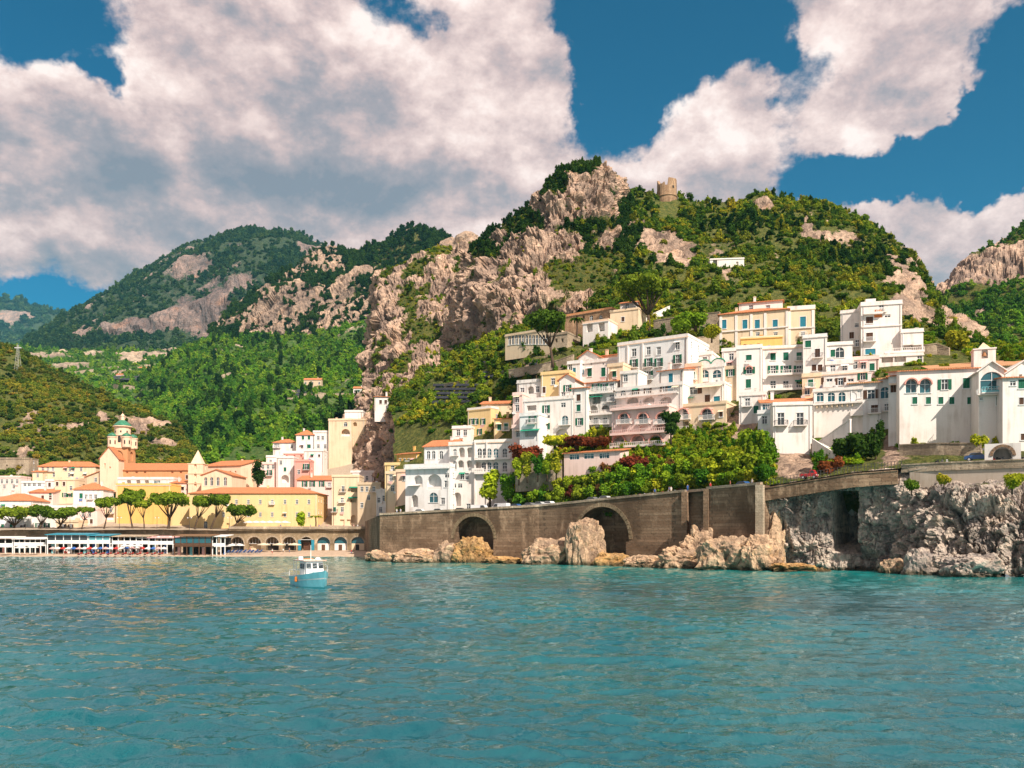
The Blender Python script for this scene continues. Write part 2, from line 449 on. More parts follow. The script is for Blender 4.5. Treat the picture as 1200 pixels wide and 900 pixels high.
M_MID = cliffmat('mid_ridge_rock', (0.52, 0.38, 0.28), (0.34, 0.26, 0.205), (0.10, 0.085, 0.075), (0.055, 0.075, 0.022), (0.17, 0.15, 0.05), 0.45)
M_FAR = cliffmat('far_mountain_rock', (0.36, 0.26, 0.225), (0.22, 0.18, 0.17), (0.08, 0.085, 0.09), (0.03, 0.055, 0.035), (0.07, 0.095, 0.045), 0.22, (0.52, 0.29, 0.19))
M_VAL = cliffmat('valley_ground', (0.55, 0.45, 0.34), (0.42, 0.34, 0.26), (0.14, 0.12, 0.09), (0.045, 0.11, 0.025), (0.12, 0.17, 0.045), 0.5)
M_SEA = cliffmat('sea_cliff_rock', (0.62, 0.53, 0.45), (0.43, 0.38, 0.34), (0.10, 0.095, 0.09), G1, G2, 2.6, (0.44, 0.34, 0.25), True)
M_BOULD = cliffmat('boulder_rock', (0.60, 0.44, 0.30), (0.44, 0.31, 0.21), (0.17, 0.115, 0.075), G1, G2, 4.0, (0.52, 0.31, 0.13), True)
M_YBOULD = cliffmat('ochre_boulder_rock', (0.56, 0.37, 0.18), (0.42, 0.25, 0.10), (0.18, 0.10, 0.045), G1, G2, 4.0, (0.55, 0.30, 0.07), True)
LEAFGAIN = 2.0
def leafmat(name, cols, trans=0.25):
    m = bpy.data.materials.new(name); m.use_nodes = True; m.node_tree.nodes.clear()
    nt = NT(m.node_tree); out = nt.n('ShaderNodeOutputMaterial')
    oi = nt.n('ShaderNodeObjectInfo').outputs['Random']
    ramp = nt.n('ShaderNodeValToRGB', {0: oi}); cr = ramp.color_ramp
    cr.interpolation = 'LINEAR'
    n = len(cols); cols = [tuple(min(.5, x * LEAFGAIN) for x in c) for c in cols]
    cr.elements[0].color = (*cols[0], 1); cr.elements[1].color = (*cols[-1], 1)
    for i in range(1, n - 1):
        e = cr.elements.new(i / (n - 1)); e.color = (*cols[i], 1)
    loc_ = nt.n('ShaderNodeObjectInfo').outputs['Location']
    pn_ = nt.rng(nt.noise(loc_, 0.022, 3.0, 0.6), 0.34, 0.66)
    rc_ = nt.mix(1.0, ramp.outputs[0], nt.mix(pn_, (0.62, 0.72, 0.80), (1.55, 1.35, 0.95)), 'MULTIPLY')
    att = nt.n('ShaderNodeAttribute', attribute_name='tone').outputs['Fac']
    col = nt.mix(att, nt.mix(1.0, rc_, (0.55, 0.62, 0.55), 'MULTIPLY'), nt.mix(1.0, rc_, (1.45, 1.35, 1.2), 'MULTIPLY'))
    d = nt.n('ShaderNodeBsdfDiffuse', {'Color': col, 'Roughness': 0.9})
    t = nt.n('ShaderNodeBsdfTranslucent', {'Color': col})
    mx = nt.n('ShaderNodeMixShader', {0: trans}); nt.t.links.new(d.outputs[0], mx.inputs[1]); nt.t.links.new(t.outputs[0], mx.inputs[2])
    nt.t.links.new(mx.outputs[0], out.inputs[0])
    MATS[name] = m
    return m
L_HILL = leafmat('leaves_hill', [(0.028, 0.058, 0.012), (0.045, 0.088, 0.014), (0.080, 0.125, 0.016), (0.12, 0.15, 0.018), (0.17, 0.155, 0.02), (0.055, 0.10, 0.016)])
L_LEFT = leafmat('leaves_autumn_hill', [(0.020, 0.042, 0.012), (0.045, 0.070, 0.014), (0.075, 0.10, 0.018), (0.115, 0.105, 0.02), (0.045, 0.085, 0.016), (0.15, 0.11, 0.024)])
L_VAL = leafmat('leaves_valley', [(0.028, 0.078, 0.013), (0.045, 0.115, 0.016), (0.070, 0.155, 0.018), (0.11, 0.17, 0.022), (0.04, 0.09, 0.014)])
L_FAR = leafmat('leaves_far', [(0.012, 0.030, 0.018), (0.020, 0.045, 0.022), (0.035, 0.060, 0.024), (0.016, 0.036, 0.020)])
L_DARK = leafmat('leaves_dark', [(0.010, 0.026, 0.008), (0.018, 0.042, 0.011), (0.028, 0.055, 0.014)])
L_PINE = leafmat('leaves_umbrella_pine', [(0.045, 0.080, 0.010), (0.065, 0.105, 0.013), (0.09, 0.125, 0.016)])
L_GARD = leafmat('leaves_garden', [(0.030, 0.085, 0.010), (0.075, 0.15, 0.012), (0.15, 0.20, 0.016), (0.20, 0.20, 0.018), (0.05, 0.12, 0.012)])
L_RED = leafmat('leaves_red_creeper', [(0.075, 0.018, 0.016), (0.10, 0.03, 0.018), (0.09, 0.055, 0.02)])

# ------------------------------------------------------------------ foliage meshes
def leafcloud(name, lobes, n, size, mat, rng, core=True, up=0.25):
    """leaf-sized quads over a set of ellipsoid lobes (cx,cy,cz,rx,ry,rz), plus a solid core in darkened leaf colour against see-through"""
    w = np.array([l[3] * l[4] + l[3] * l[5] for l in lobes]); w = w / w.sum()
    idx = rng.choice(len(lobes), n, p=w)
    L = np.array(lobes)[idx]
    d = rng.normal(size=(n, 3)); d /= np.linalg.norm(d, axis=1)[:, None]
    rad = rng.uniform(0.72, 1.08, n) ** 1.0
    c = L[:, :3] + d * L[:, 3:] * rad[:, None]
    nrm = d + rng.normal(size=(n, 3)) * 0.55 + np.array([0, 0, up]); nrm /= np.linalg.norm(nrm, axis=1)[:, None]
    a = np.cross(nrm, rng.normal(size=(n, 3))); a /= np.linalg.norm(a, axis=1)[:, None]
    b = np.cross(nrm, a)
    s = size * rng.uniform(0.6, 1.35, n)[:, None]
    V = np.stack([c - a * s - b * s * .6, c + a * s - b * s * .7, c + a * s * .8 + b * s * .6, c - a * s * .7 + b * s * .7], 1).reshape(-1, 3)
    Fc = np.arange(n * 4).reshape(-1, 4).tolist()
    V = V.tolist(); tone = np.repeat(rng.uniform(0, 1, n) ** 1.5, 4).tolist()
    if core:
        t = (1 + 5 ** .5) / 2
        iv = np.array([(-1, t, 0), (1, t, 0), (-1, -t, 0), (1, -t, 0), (0, -1, t), (0, 1, t), (0, -1, -t), (0, 1, -t), (t, 0, -1), (t, 0, 1), (-t, 0, -1), (-t, 0, 1)]) / math.sqrt(1 + t * t)
        fc = [(0, 11, 5), (0, 5, 1), (0, 1, 7), (0, 7, 10), (0, 10, 11), (1, 5, 9), (5, 11, 4), (11, 10, 2), (10, 7, 6), (7, 1, 8), (3, 9, 4), (3, 4, 2), (3, 2, 6), (3, 6, 8), (3, 8, 9), (4, 9, 5), (2, 4, 11), (6, 2, 10), (8, 6, 7), (9, 8, 1)]
        for l in lobes:
            bse = len(V)
            V += (np.array(l[:3]) + iv * np.array(l[3:]) * 0.80).tolist()
            Fc += [tuple(bse + i for i in f) for f in fc]
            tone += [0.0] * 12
    me = mesh(name, V, Fc, mat)
    at = me.attributes.new('tone', 'FLOAT', 'POINT'); at.data.foreach_set('value', tone)
    return me
def bush_lobes(rng, k=6, flat=0.75):
    out = [(0, 0, 0.42, 0.62, 0.62, 0.52)]
    for i in range(k):
        q = rng.uniform(0, 6.28); r = rng.uniform(0.3, 0.72)
        out.append((r * math.cos(q), r * math.sin(q), rng.uniform(0.2, 0.8) * flat + 0.05, *(rng.uniform(0.26, 0.46) * np.array([1, 1, .9]))))
    return out
def tall_lobes(rng, k=7):
    out = [(0, 0, 0.8, 0.5, 0.5, 0.7)]
    for i in range(k):
        q = rng.uniform(0, 6.28); r = rng.uniform(0.15, 0.5)
        out.append((r * math.cos(q), r * math.sin(q), rng.uniform(0.3, 1.7), *(rng.uniform(0.25, 0.42) * np.array([1, 1, 1.1]))))
    return out
BUSH = {}
def bushset(key, mat, n=130, size=0.13, tall=2):
    c = bpy.data.collections.new('bushes_' + key)       # source shapes for the scattered scrub
    rng = np.random.default_rng(zlib.crc32(key.encode()) & 0xffff)
    for i in range(5):
        lob = tall_lobes(rng) if i < tall else bush_lobes(rng)
        o = bpy.data.objects.new('bush_%s_%d' % (key, i), leafcloud('bush', lob, n, size, mat, rng))
        c.objects.link(o)
    BUSH[key] = c
    return c
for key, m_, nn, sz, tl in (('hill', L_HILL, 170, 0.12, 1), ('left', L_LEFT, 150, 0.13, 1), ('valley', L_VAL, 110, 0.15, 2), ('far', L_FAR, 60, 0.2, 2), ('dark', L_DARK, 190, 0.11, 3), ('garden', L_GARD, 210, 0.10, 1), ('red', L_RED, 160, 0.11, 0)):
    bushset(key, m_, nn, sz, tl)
def scatter_object(name, label, pts, scl, key, cat):
    """one object that stands for a mass of scrub: points with a geometry-nodes instancer"""
    me = bpy.data.meshes.new(name); n = len(pts)
    me.vertices.add(n); me.vertices.foreach_set('co', np.asarray(pts, np.float32).ravel())
    a = me.attributes.new('bush_scale', 'FLOAT_VECTOR', 'POINT'); a.data.foreach_set('vector', np.asarray(scl, np.float32).ravel())
    a = me.attributes.new('bush_turn', 'FLOAT_VECTOR', 'POINT')
    rot = np.zeros((n, 3)); rot[:, 2] = RNG.uniform(0, 6.28, n); rot[:, :2] = RNG.normal(0, .10, (n, 2))
    a.data.foreach_set('vector', rot.astype(np.float32).ravel())
    a = me.attributes.new('bush_kind', 'INT', 'POINT'); a.data.foreach_set('value', RNG.integers(0, 5, n).astype(np.int32))
    o = link(name, me); tag(o, label, cat, None, 'stuff')
    t = bpy.data.node_groups.new('scatter_' + name, 'GeometryNodeTree')
    t.interface.new_socket('Geometry', in_out='INPUT', socket_type='NodeSocketGeometry')
    t.interface.new_socket('Geometry', in_out='OUTPUT', socket_type='NodeSocketGeometry')
    N = NT(t); gi_, go_ = N.n('NodeGroupInput'), N.n('NodeGroupOutput')
    ci = N.n('GeometryNodeCollectionInfo'); ci.inputs[0].default_value = BUSH[key]; ci.inputs[1].default_value = True; ci.inputs[2].default_value = True
    def attr(nm, ty):
        q = N.n('GeometryNodeInputNamedAttribute', data_type=ty); q.inputs[0].default_value = nm; return q.outputs[0]
    e2r = N.n('FunctionNodeEulerToRotation'); t.links.new(attr('bush_turn', 'FLOAT_VECTOR'), e2r.inputs[0])
    ip = N.n('GeometryNodeInstanceOnPoints')
    t.links.new(gi_.outputs[0], ip.inputs['Points']); t.links.new(ci.outputs[0], ip.inputs['Instance'])
    ip.inputs['Pick Instance'].default_value = True
    t.links.new(attr('bush_kind', 'INT'), ip.inputs['Instance Index']); t.links.new(e2r.outputs[0], ip.inputs['Rotation'])
    t.links.new(attr('bush_scale', 'FLOAT_VECTOR'), ip.inputs['Scale']); t.links.new(ip.outputs[0], go_.inputs[0])
    o.modifiers.new('scatter', 'NODES').node_group = t
    return o

# ------------------------------------------------------------------ terrain lofts
LOFT = {}
def loft(name, rows, ncol, nrow, mat, amp, freq, rock=0.5, blobs_=(), rnoise=0.7, rfreq=0.03, slope_k=0.0, ridge_amp=None, strat=0.0, dent=None, kind='structure', label=None, cat=None, parent=None, seed=0.0, smooth=True, ampf=None):
    """surface through rows of (px, py, distance) control points, foot first; 'rock' marks bare rock"""
    grid = []
    for r in rows:
        r = np.array(r, float); t = (r[:, 0] - r[0, 0]) / (r[-1, 0] - r[0, 0]); u = np.linspace(0, 1, ncol)
        px = np.interp(u, t, r[:, 0]); py = np.interp(u, t, r[:, 1]); Y = np.interp(u, t, r[:, 2])
        grid.append(np.stack([(px - 600) * Y / F, Y, CZ + (HY - py) * Y / F], 1))
    grid = np.array(grid); k = len(rows)
    dist = np.concatenate([[0], np.cumsum(np.linalg.norm(np.diff(grid, axis=0), axis=2).mean(1) + 1e-3)])
    tan = np.zeros_like(grid)
    for i in range(k):
        if i == 0: tan[i] = (grid[1] - grid[0]) / (dist[1] - dist[0])
        elif i == k - 1: tan[i] = (grid[i] - grid[i-1]) / (dist[i] - dist[i-1])
        else:
            a = (grid[i] - grid[i-1]) / (dist[i] - dist[i-1]); b = (grid[i+1] - grid[i]) / (dist[i+1] - dist[i])
            tan[i] = np.where(a * b > 0, 2 * a * b / (a + b + 1e-9 * np.sign(a + b) + 1e-12), 0)
    tt = np.linspace(0, dist[-1], nrow); X = np.zeros((nrow, ncol, 3))
    for j, s in enumerate(tt):
        i = min(np.searchsorted(dist, s, 'right') - 1, k - 2); h = dist[i+1] - dist[i]; x = (s - dist[i]) / h
        X[j] = (2*x**3 - 3*x**2 + 1) * grid[i] + (x**3 - 2*x**2 + x) * h * tan[i] + (-2*x**3 + 3*x**2) * grid[i+1] + (x**3 - x**2) * h * tan[i+1]
    def normals(X):
        du = np.gradient(X, axis=1); dv = np.gradient(X, axis=0); n = np.cross(du, dv)
        return n / (np.linalg.norm(n, axis=2, keepdims=True) + 1e-9)
    N = normals(X)
    flat = X.reshape(-1, 3)
    pxv = 600 + F * flat[:, 0] / flat[:, 1]; pyv = HY - F * (flat[:, 2] - CZ) / flat[:, 1]
    rk = np.full(len(flat), float(rock))
    for cx, cy, rx, ry, w in blobs_:
        q = ((pxv - cx) / rx) ** 2 + ((pyv - cy) / ry) ** 2
        rk += w * np.exp(-q * 1.2)
    rk += rnoise * fbm(flat * rfreq + seed, 4) + slope_k * (0.6 - N.reshape(-1, 3)[:, 2])
    ra = amp if ridge_amp is None else ridge_amp
    rkc = np.clip(rk, 0, 1)
    disp = amp * fbm(flat * freq + 5.1 + seed, 6, 0.52)
    tone = np.full(len(flat), .5)
    if ra > 0:
        fr_, tone = fracture(flat * freq * 2.6 + seed, 3)
        disp += ra * rkc * (.45 * (fbm(flat * freq * np.array([1.5, 1.5, .75]) + 9.7, 7, 0.58, True) - 0.6) + .62 * fr_)
    if strat: disp += strat * rkc * np.sin(flat[:, 2] * 1.1 + 3 * fbm(flat * freq * 1.5, 3))
    if ampf is not None: disp = disp * ampf(pxv, pyv, flat)
    if dent is not None: disp = disp + dent(pxv, pyv, flat)
    X2 = (flat + N.reshape(-1, 3) * disp[:, None])
    ids = np.arange(nrow * ncol).reshape(nrow, ncol)
    Q = np.stack([ids[:-1, :-1], ids[:-1, 1:], ids[1:, 1:], ids[1:, :-1]], 2).reshape(-1, 4)
    me = bpy.data.meshes.new(name); nq = len(Q)
    me.vertices.add(len(X2)); me.vertices.foreach_set('co', X2.astype(np.float32).ravel())
    me.loops.add(nq * 4); me.loops.foreach_set('vertex_index', Q.astype(np.int32).ravel())
    me.polygons.add(nq); me.polygons.foreach_set('loop_start', np.arange(0, nq * 4, 4, dtype=np.int32))
    me.polygons.foreach_set('use_smooth', np.full(nq, smooth))
    me.update(calc_edges=True); me.validate()
    at = me.attributes.new('rock', 'FLOAT', 'POINT'); at.data.foreach_set('value', rk.astype(np.float32))
    at = me.attributes.new('block', 'FLOAT', 'POINT'); at.data.foreach_set('value', tone.astype(np.float32))
    me.materials.append(mat)
    o = link(name, me, parent)
    if parent is None: tag(o, label, cat, None, kind)
    LOFT[name] = dict(X=X2.reshape(nrow, ncol, 3), rk=rk.reshape(nrow, ncol), N=normals(X2.reshape(nrow, ncol, 3)), px=pxv.reshape(nrow, ncol), py=pyv.reshape(nrow, ncol))
    return o
def scatter_on(loftname, name, label, n, smin, smax, key, cat='scrub', thr=0.5, keep=None, zs=(0.7, 1.2), face=-0.35, on_rock=0.0, power=1.6, clump=None):
    L = LOFT[loftname]; X = L['X']
    A, B, C, D = X[:-1, :-1], X[:-1, 1:], X[1:, 1:], X[1:, :-1]
    area = 0.5 * np.linalg.norm(np.cross(C - A, D - B), axis=2)
    rk = (L['rk'][:-1, :-1] + L['rk'][1:, 1:]) / 2
    w = area * (sstep(thr + 0.08, thr - 0.12, rk) + on_rock)
    nrm = L['N'][:-1, :-1]; view = -A / np.linalg.norm(A, axis=2, keepdims=True)
    w = w * ((nrm * view).sum(2) > face)
    if keep is not None: w = w * keep(L['px'][:-1, :-1], L['py'][:-1, :-1])
    if clump: w = w * (0.16 + sstep(-.15, .25, fbm(A.reshape(-1, 3) * clump, 3)).reshape(w.shape))
    w = w.ravel(); pick = RNG.choice(len(w), n, p=w / w.sum())
    s, t = RNG.uniform(size=(2, n, 1))
    a, b, c, d = (q.reshape(-1, 3)[pick] for q in (A, B, C, D))
    p = (1-s)*(1-t)*a + s*(1-t)*b + s*t*c + (1-s)*t*d
    sc = smin + (smax - smin) * RNG.uniform(size=n) ** power
    p[:, 2] -= sc * 0.12
    S3 = np.stack([sc, sc, sc * RNG.uniform(*zs, n)], 1)
    return scatter_object(name, label, p, S3, key, cat)
def pw(xs, ys):
    return lambda x: float(np.interp(x, xs, ys))
YW = pw([420, 445, 560, 700, 800, 895, 1000, 1100, 1200, 1320], [222, 216, 208, 186, 172, 157, 148, 141, 134, 126])   # distance of the sea wall / road edge
RT = pw([440, 560, 700, 800, 895, 1000, 1060, 1200, 1320], [604, 600, 588, 577, 569, 552, 547, 541, 538])               # its top edge in the photograph
# ------------------------------------------------------------------ the land
# far hills at the head of the valley
loft('far_hill', [[(-260, 425, 3600), (40, 425, 3700), (140, 425, 3700)], [(-260, 390, 4600), (0, 388, 4600), (60, 392, 4600), (150, 410, 4600)],
     [(-260, 350, 5200), (-40, 352, 5200), (0, 356, 5200), (25, 358, 5200), (55, 368, 5200), (80, 374, 5200), (150, 388, 5200)],
     [(-260, 400, 6000), (150, 420, 6000)]], 120, 60, M_FAR, 55, 1/700, 0.25, [(30, 372, 40, 10, .25)], 0.4, 1/500)
loft('far_mountain', [[(-20, 448, 1750), (150, 440, 1750), (300, 430, 1750), (460, 420, 1800)],
     [(0, 425, 2100), (110, 412, 2100), (160, 398, 2060), (240, 390, 2040), (300, 385, 2000), (460, 370, 2000)],
     [(10, 415, 2200), (110, 388, 2160), (160, 372, 2120), (240, 352, 2100), (300, 340, 2060), (460, 340, 2050)],
     [(50, 398, 2700), (75, 384, 2700), (110, 364, 2700), (150, 344, 2700), (190, 319, 2700), (230, 295, 2700), (270, 286, 2700), (300, 283, 2700), (330, 282, 2700), (352, 285, 2700), (392, 303, 2700), (470, 345, 2700)],
     [(60, 460, 3300), (470, 460, 3300)]], 360, 190, M_FAR, 30, 1/330, 0.32,
     [(130, 389, 22, 7, .6), (165, 381, 22, 9, .65), (200, 374, 22, 10, .7), (235, 366, 20, 13, .75), (257, 354, 15, 15, .75), (100, 394, 20, 5, .45), (290, 330, 30, 16, .2), (362, 298, 26, 12, .6), (60, 425, 30, 12, .5), (210, 345, 40, 12, .35), (160, 428, 60, 10, .35), (240, 412, 50, 8, .5)], 0.5, 1/170, 0.3, ridge_amp=26, smooth=False)
scatter_on('far_mountain', 'mountain_forest', 'dark blue-green forest over the tall far mountain', 14000, 5, 11, 'far', 'forest', 0.5, clump=1/150)
scatter_on('far_hill', 'distant_forest', 'hazy forest over the most distant hills at the valley head', 1500, 20, 40, 'far', 'forest', 0.55)
loft('valley_slope', [[(20, 540, 760), (200, 540, 760), (340, 520, 780)], [(20, 470, 1000), (120, 470, 1000), (200, 466, 1000), (340, 445, 1050)],
     [(10, 430, 1400), (120, 432, 1400), (220, 428, 1400), (340, 410, 1400)], [(0, 412, 1900), (120, 414, 1850), (220, 412, 1800), (340, 395, 1800)], [(0, 440, 2300), (340, 430, 2300)]],
     220, 110, M_VAL, 9, 1/120, 0.2, [(60, 415, 40, 6, .5), (95, 432, 45, 5, .5), (150, 420, 26, 6, .45), (180, 415, 36, 6, .45), (230, 415, 26, 6, .4), (140, 445, 12, 10, .5), (215, 480, 30, 8, .5)], 0.6, 1/60)
scatter_on('valley_slope', 'valley_woodland', 'green woodland and orchards on the terraced valley floor', 6000, 3, 7, 'valley', 'woodland', 0.45)
loft('middle_ridge', [[(225, 432, 1100), (330, 435, 1050), (430, 430, 950), (580, 430, 900)], [(245, 404, 1220), (300, 398, 1200), (360, 390, 1150), (430, 372, 1050), (580, 370, 950)],
     [(250, 392, 1330), (300, 368, 1290), (360, 340, 1260), (430, 325, 1200), (580, 330, 1080)],
     [(255, 386, 1430), (270, 366, 1430), (300, 344, 1430), (340, 321, 1430), (385, 302, 1430), (405, 297, 1400), (425, 289, 1380), (445, 283, 1380), (462, 280, 1350), (480, 277, 1300), (505, 281, 1250), (530, 296, 1200), (580, 315, 1200)],
     [(255, 440, 1700), (580, 440, 1600)]], 380, 200, M_MID, 18, 1/170, 0.66,
     [(450, 300, 55, 16, -.75), (480, 292, 50, 14, -.6), (350, 330, 60, 8, -.2), (400, 395, 60, 10, .1), (440, 288, 22, 5, .75), (380, 303, 22, 8, .6), (395, 372, 60, 14, .35), (300, 385, 40, 14, .35), (430, 350, 40, 22, .35), (330, 350, 40, 12, -.1)], 1.0, 1/75, 0.45, ridge_amp=17, smooth=False)
scatter_on('middle_ridge', 'ridge_forest', 'dark pine forest and scrub over the middle ridge', 9000, 3, 7, 'dark', 'forest', 0.46, on_rock=0.05, clump=1/80)
loft('valley_hill', [[(170, 610, 405), (250, 612, 400), (330, 612, 400), (470, 630, 400)], [(185, 552, 480), (250, 548, 480), (330, 545, 480), (470, 570, 450)],
     [(175, 515, 680), (220, 502, 690), (270, 482, 700), (330, 468, 720), (470, 472, 690)], [(170, 480, 850), (240, 440, 950), (330, 428, 950), (470, 400, 950)],
     [(165, 455, 1100), (210, 420, 1150), (250, 402, 1200), (300, 394, 1150), (360, 402, 1100), (420, 392, 1080), (470, 360, 1080)], [(165, 500, 1300), (470, 430, 1300)]],
     300, 170, M_VAL, 8, 1/90, 0.12, [(345, 455, 28, 6, .3), (260, 420, 20, 5, .25)], 0.5, 1/50)
scatter_on('valley_hill', 'valley_hill_woodland', 'bright green woodland over the rounded valley hill behind the town', 16000, 2.2, 5.0, 'valley', 'woodland', 0.6, clump=1/45)
loft('left_hill', [[(-140, 575, 385), (40, 575, 392), (150, 575, 392), (250, 585, 380)], [(-140, 520, 430), (40, 530, 425), (120, 545, 420), (200, 555, 410), (245, 562, 405)],
     [(-140, 450, 500), (0, 470, 500), (80, 490, 490), (150, 515, 470), (205, 535, 450), (240, 553, 430)],
     [(-140, 350, 640), (-60, 380, 630), (0, 408, 620), (20, 418, 620), (40, 427, 615), (90, 452, 600), (150, 475, 570), (175, 490, 550), (200, 506, 520), (215, 520, 495), (236, 548, 455)],
     [(-140, 430, 800), (236, 580, 560)]], 280, 150, M_HILL, 6, 1/55, 0.18, [(118, 492, 8, 6, .9), (195, 518, 14, 7, .6), (160, 500, 8, 6, .4), (45, 500, 8, 5, .5)], 0.6, 1/28)
scatter_on('valley_hill', 'valley_hill_trees', 'taller darker trees standing among the bright valley-hill woodland', 700, 3.0, 6.0, 'dark', 'trees', 0.6, zs=(1.0, 1.5), clump=1/60)
scatter_on('left_hill', 'autumn_scrub', 'olive and rust coloured scrub over the hill behind the bell tower', 13000, 1.2, 3.2, 'left', 'scrub', 0.55, clump=1/22)
# right-hand far hill
loft('rocky_hill', [[(1040, 450, 480), (1150, 460, 440), (1330, 460, 420)], [(1060, 412, 560), (1120, 395, 560), (1200, 380, 530), (1330, 370, 500)],
     [(1075, 385, 620), (1110, 355, 630), (1150, 335, 620), (1200, 330, 600), (1330, 330, 580)],
     [(1085, 372, 690), (1097, 351, 690), (1108, 335, 690), (1130, 311, 690), (1145, 297, 690), (1160, 285, 690), (1180, 272, 690), (1200, 262, 690), (1330, 225, 690)],
     [(1085, 440, 850), (1330, 400, 850)]], 240, 150, M_CRAG, 9, 1/70, 0.26, [(1185, 302, 40, 24, 1.2), (1130, 322, 34, 16, 1.0), (1110, 340, 16, 10, .7), (1250, 290, 60, 30, .9), (1140, 290, 20, 8, -.5)], 0.5, 1/40, 0.2, ridge_amp=8, smooth=False)
scatter_on('rocky_hill', 'far_hill_woodland', 'dark green woodland over the rocky hill beyond the convent', 7000, 1.8, 4.2, 'valley', 'woodland', 0.5, clump=1/40)

# cliff on the valley side of the headland
loft('valley_cliff', [[(392, 622, 352), (430, 624, 338), (470, 604, 290), (520, 565, 262), (600, 520, 255)], [(400, 548, 396), (430, 538, 372), (470, 524, 315), (520, 498, 285), (600, 478, 280)],
     [(412, 505, 405), (436, 480, 385), (480, 460, 350), (530, 440, 335), (600, 430, 330)],
     [(428, 462, 440), (438, 430, 425), (480, 415, 405), (530, 410, 395), (600, 400, 390)], [(430, 420, 480), (441, 375, 455), (480, 355, 445), (530, 345, 440), (600, 340, 440)],
     [(432, 395, 510), (441, 345, 500), (452, 328, 498), (470, 315, 495), (490, 306, 492), (505, 300, 490), (520, 294, 490), (540, 290, 490), (600, 292, 500)], [(445, 430, 640), (600, 400, 640)]],
     300, 300, M_CRAG, 4.5, 1/34, 0.76, [(520, 380, 30, 20, -.55), (470, 430, 22, 16, -.45), (505, 400, 40, 10, -.35), (545, 460, 50, 25, -.8), (480, 480, 40, 14, -.35), (530, 500, 30, 20, -.6), (475, 335, 22, 12, -.3), (530, 300, 30, 10, -.55), (425, 560, 30, 30, .35), (455, 350, 14, 30, .4)], 1.0, 1/17, 0.35, ridge_amp=7, smooth=False)
scatter_on('valley_cliff', 'cliff_scrub', 'yellow-green scrub clinging to the valley cliff', 3600, 0.5, 1.7, 'hill', 'scrub', 0.5, on_rock=0.04)

# headland hill: road edge up to the ridge with the ruined tower
PX = [462, 500, 540, 580, 620, 660, 700, 750, 800, 850, 900, 950, 1000, 1050, 1100, 1150, 1260]
def hrow(py, dy):
    return [(x, p, YW(x) + d) for x, p, d in zip(PX, py, dy)]
hill_rows = [
    hrow([640] * 17, [6.5] * 10 + [18] * 7),
    hrow([608, 606, 604, 601, 598, 595, 590, 585, 579, 576, 572, 563, 555, 551, 549, 547, 545], [7.5] * 17),
    hrow([603, 601, 600, 598, 596, 580, 560, 556, 556, 550, 548, 546, 542, 537, 535, 534, 533], [26, 24, 22, 18, 13, 12, 12, 12, 12, 12, 12, 12, 12, 12, 12, 12, 12]),
    hrow([560, 550, 536, 520, 514, 514, 518, 526, 520, 516, 524, 530, 530, 527, 527, 527, 527], [40, 38, 36, 32, 28, 25, 23, 22, 24, 24, 24, 24, 24, 24, 24, 24, 24]),
    hrow([528, 512, 494, 480, 466, 456, 452, 458, 458, 458, 455, 450, 450, 450, 450, 450, 450], [62, 58, 54, 50, 48, 44, 42, 42, 44, 46, 50, 50, 50, 46, 46, 46, 46]),
    hrow([490, 475, 455, 430, 416, 412, 409, 404, 399, 399, 402, 402, 407, 414, 417, 417, 422], [92, 88, 84, 76, 70, 66, 66, 70, 74, 78, 82, 80, 76, 72, 72, 72, 72]),
    hrow([465, 444, 424, 402, 391, 384, 377, 370, 362, 354, 352, 357, 362, 377, 402, 412, 417], [132, 126, 120, 112, 108, 105, 108, 112, 116, 120, 124, 124, 120, 110, 95, 90, 90]),
    [(470, 440, 400), (560, 402, 370), (600, 384, 360), (650, 362, 350), (700, 335, 345), (740, 310, 345), (800, 302, 350), (850, 302, 350), (900, 300, 350), (950, 308, 345), (1000, 315, 340), (1050, 330, 320), (1075, 355, 300), (1100, 394, 260), (1150, 411, 240), (1260, 416, 235)],
    [(480, 400, 450), (560, 362, 450), (620, 335, 450), (680, 285, 450), (720, 246, 450), (735, 235, 450), (752, 236, 450), (770, 244, 450), (800, 245, 450), (825, 249, 450), (850, 250, 450), (872, 246, 450), (878, 238, 450), (900, 237, 450), (908, 242, 448), (930, 247, 445), (955, 255, 443), (1000, 265, 435), (1012, 270, 430), (1030, 281, 425), (1055, 297, 410), (1070, 306, 400), (1082, 322, 385), (1090, 350, 365), (1096, 372, 340), (1112, 380, 310), (1130, 386, 295), (1150, 406, 280), (1260, 420, 270)],
    [(480, 470, 560), (735, 330, 560), (1000, 340, 560), (1100, 440, 470), (1260, 470, 380)]]
loft('headland_hill', hill_rows, 470, 380, M_HILL, 3.2, 1/34, 0.10,
     [(768, 285, 26, 22, 1.0), (795, 300, 24, 18, .7), (1066, 335, 26, 42, 1.1), (985, 283, 34, 9, .75), (944, 268, 7, 12, .9), (1112, 378, 26, 16, 1.0), (1135, 395, 20, 12, .9), (892, 239, 16, 5, 1.0), (868, 505, 26, 26, 1.0), (850, 322, 20, 8, .6),
      (1040, 310, 18, 16, .6), (1000, 300, 20, 12, .5), (1045, 520, 14, 18, .9), (935, 545, 30, 14, .9), (830, 545, 22, 8, .6), (620, 430, 50, 6, .45), (740, 395, 40, 5, .3)], 0.55, 1/22, 0.15, ridge_amp=4.5, ampf=lambda x, y, X: 0.15 + 0.85 * sstep(225, 300, X[:, 1]))
scatter_on('headland_hill', 'headland_scrub', 'green and ochre scrub covering the headland hill below the ruined tower', 19000, 0.6, 3.1, 'hill', 'scrub', 0.52, power=2.4, keep=lambda x, y: ((y < 405) | ((x < 640) & (y < 500))) & ~((np.abs(x - 782) < 13) & (y < 258)), on_rock=0.02, clump=1/18)
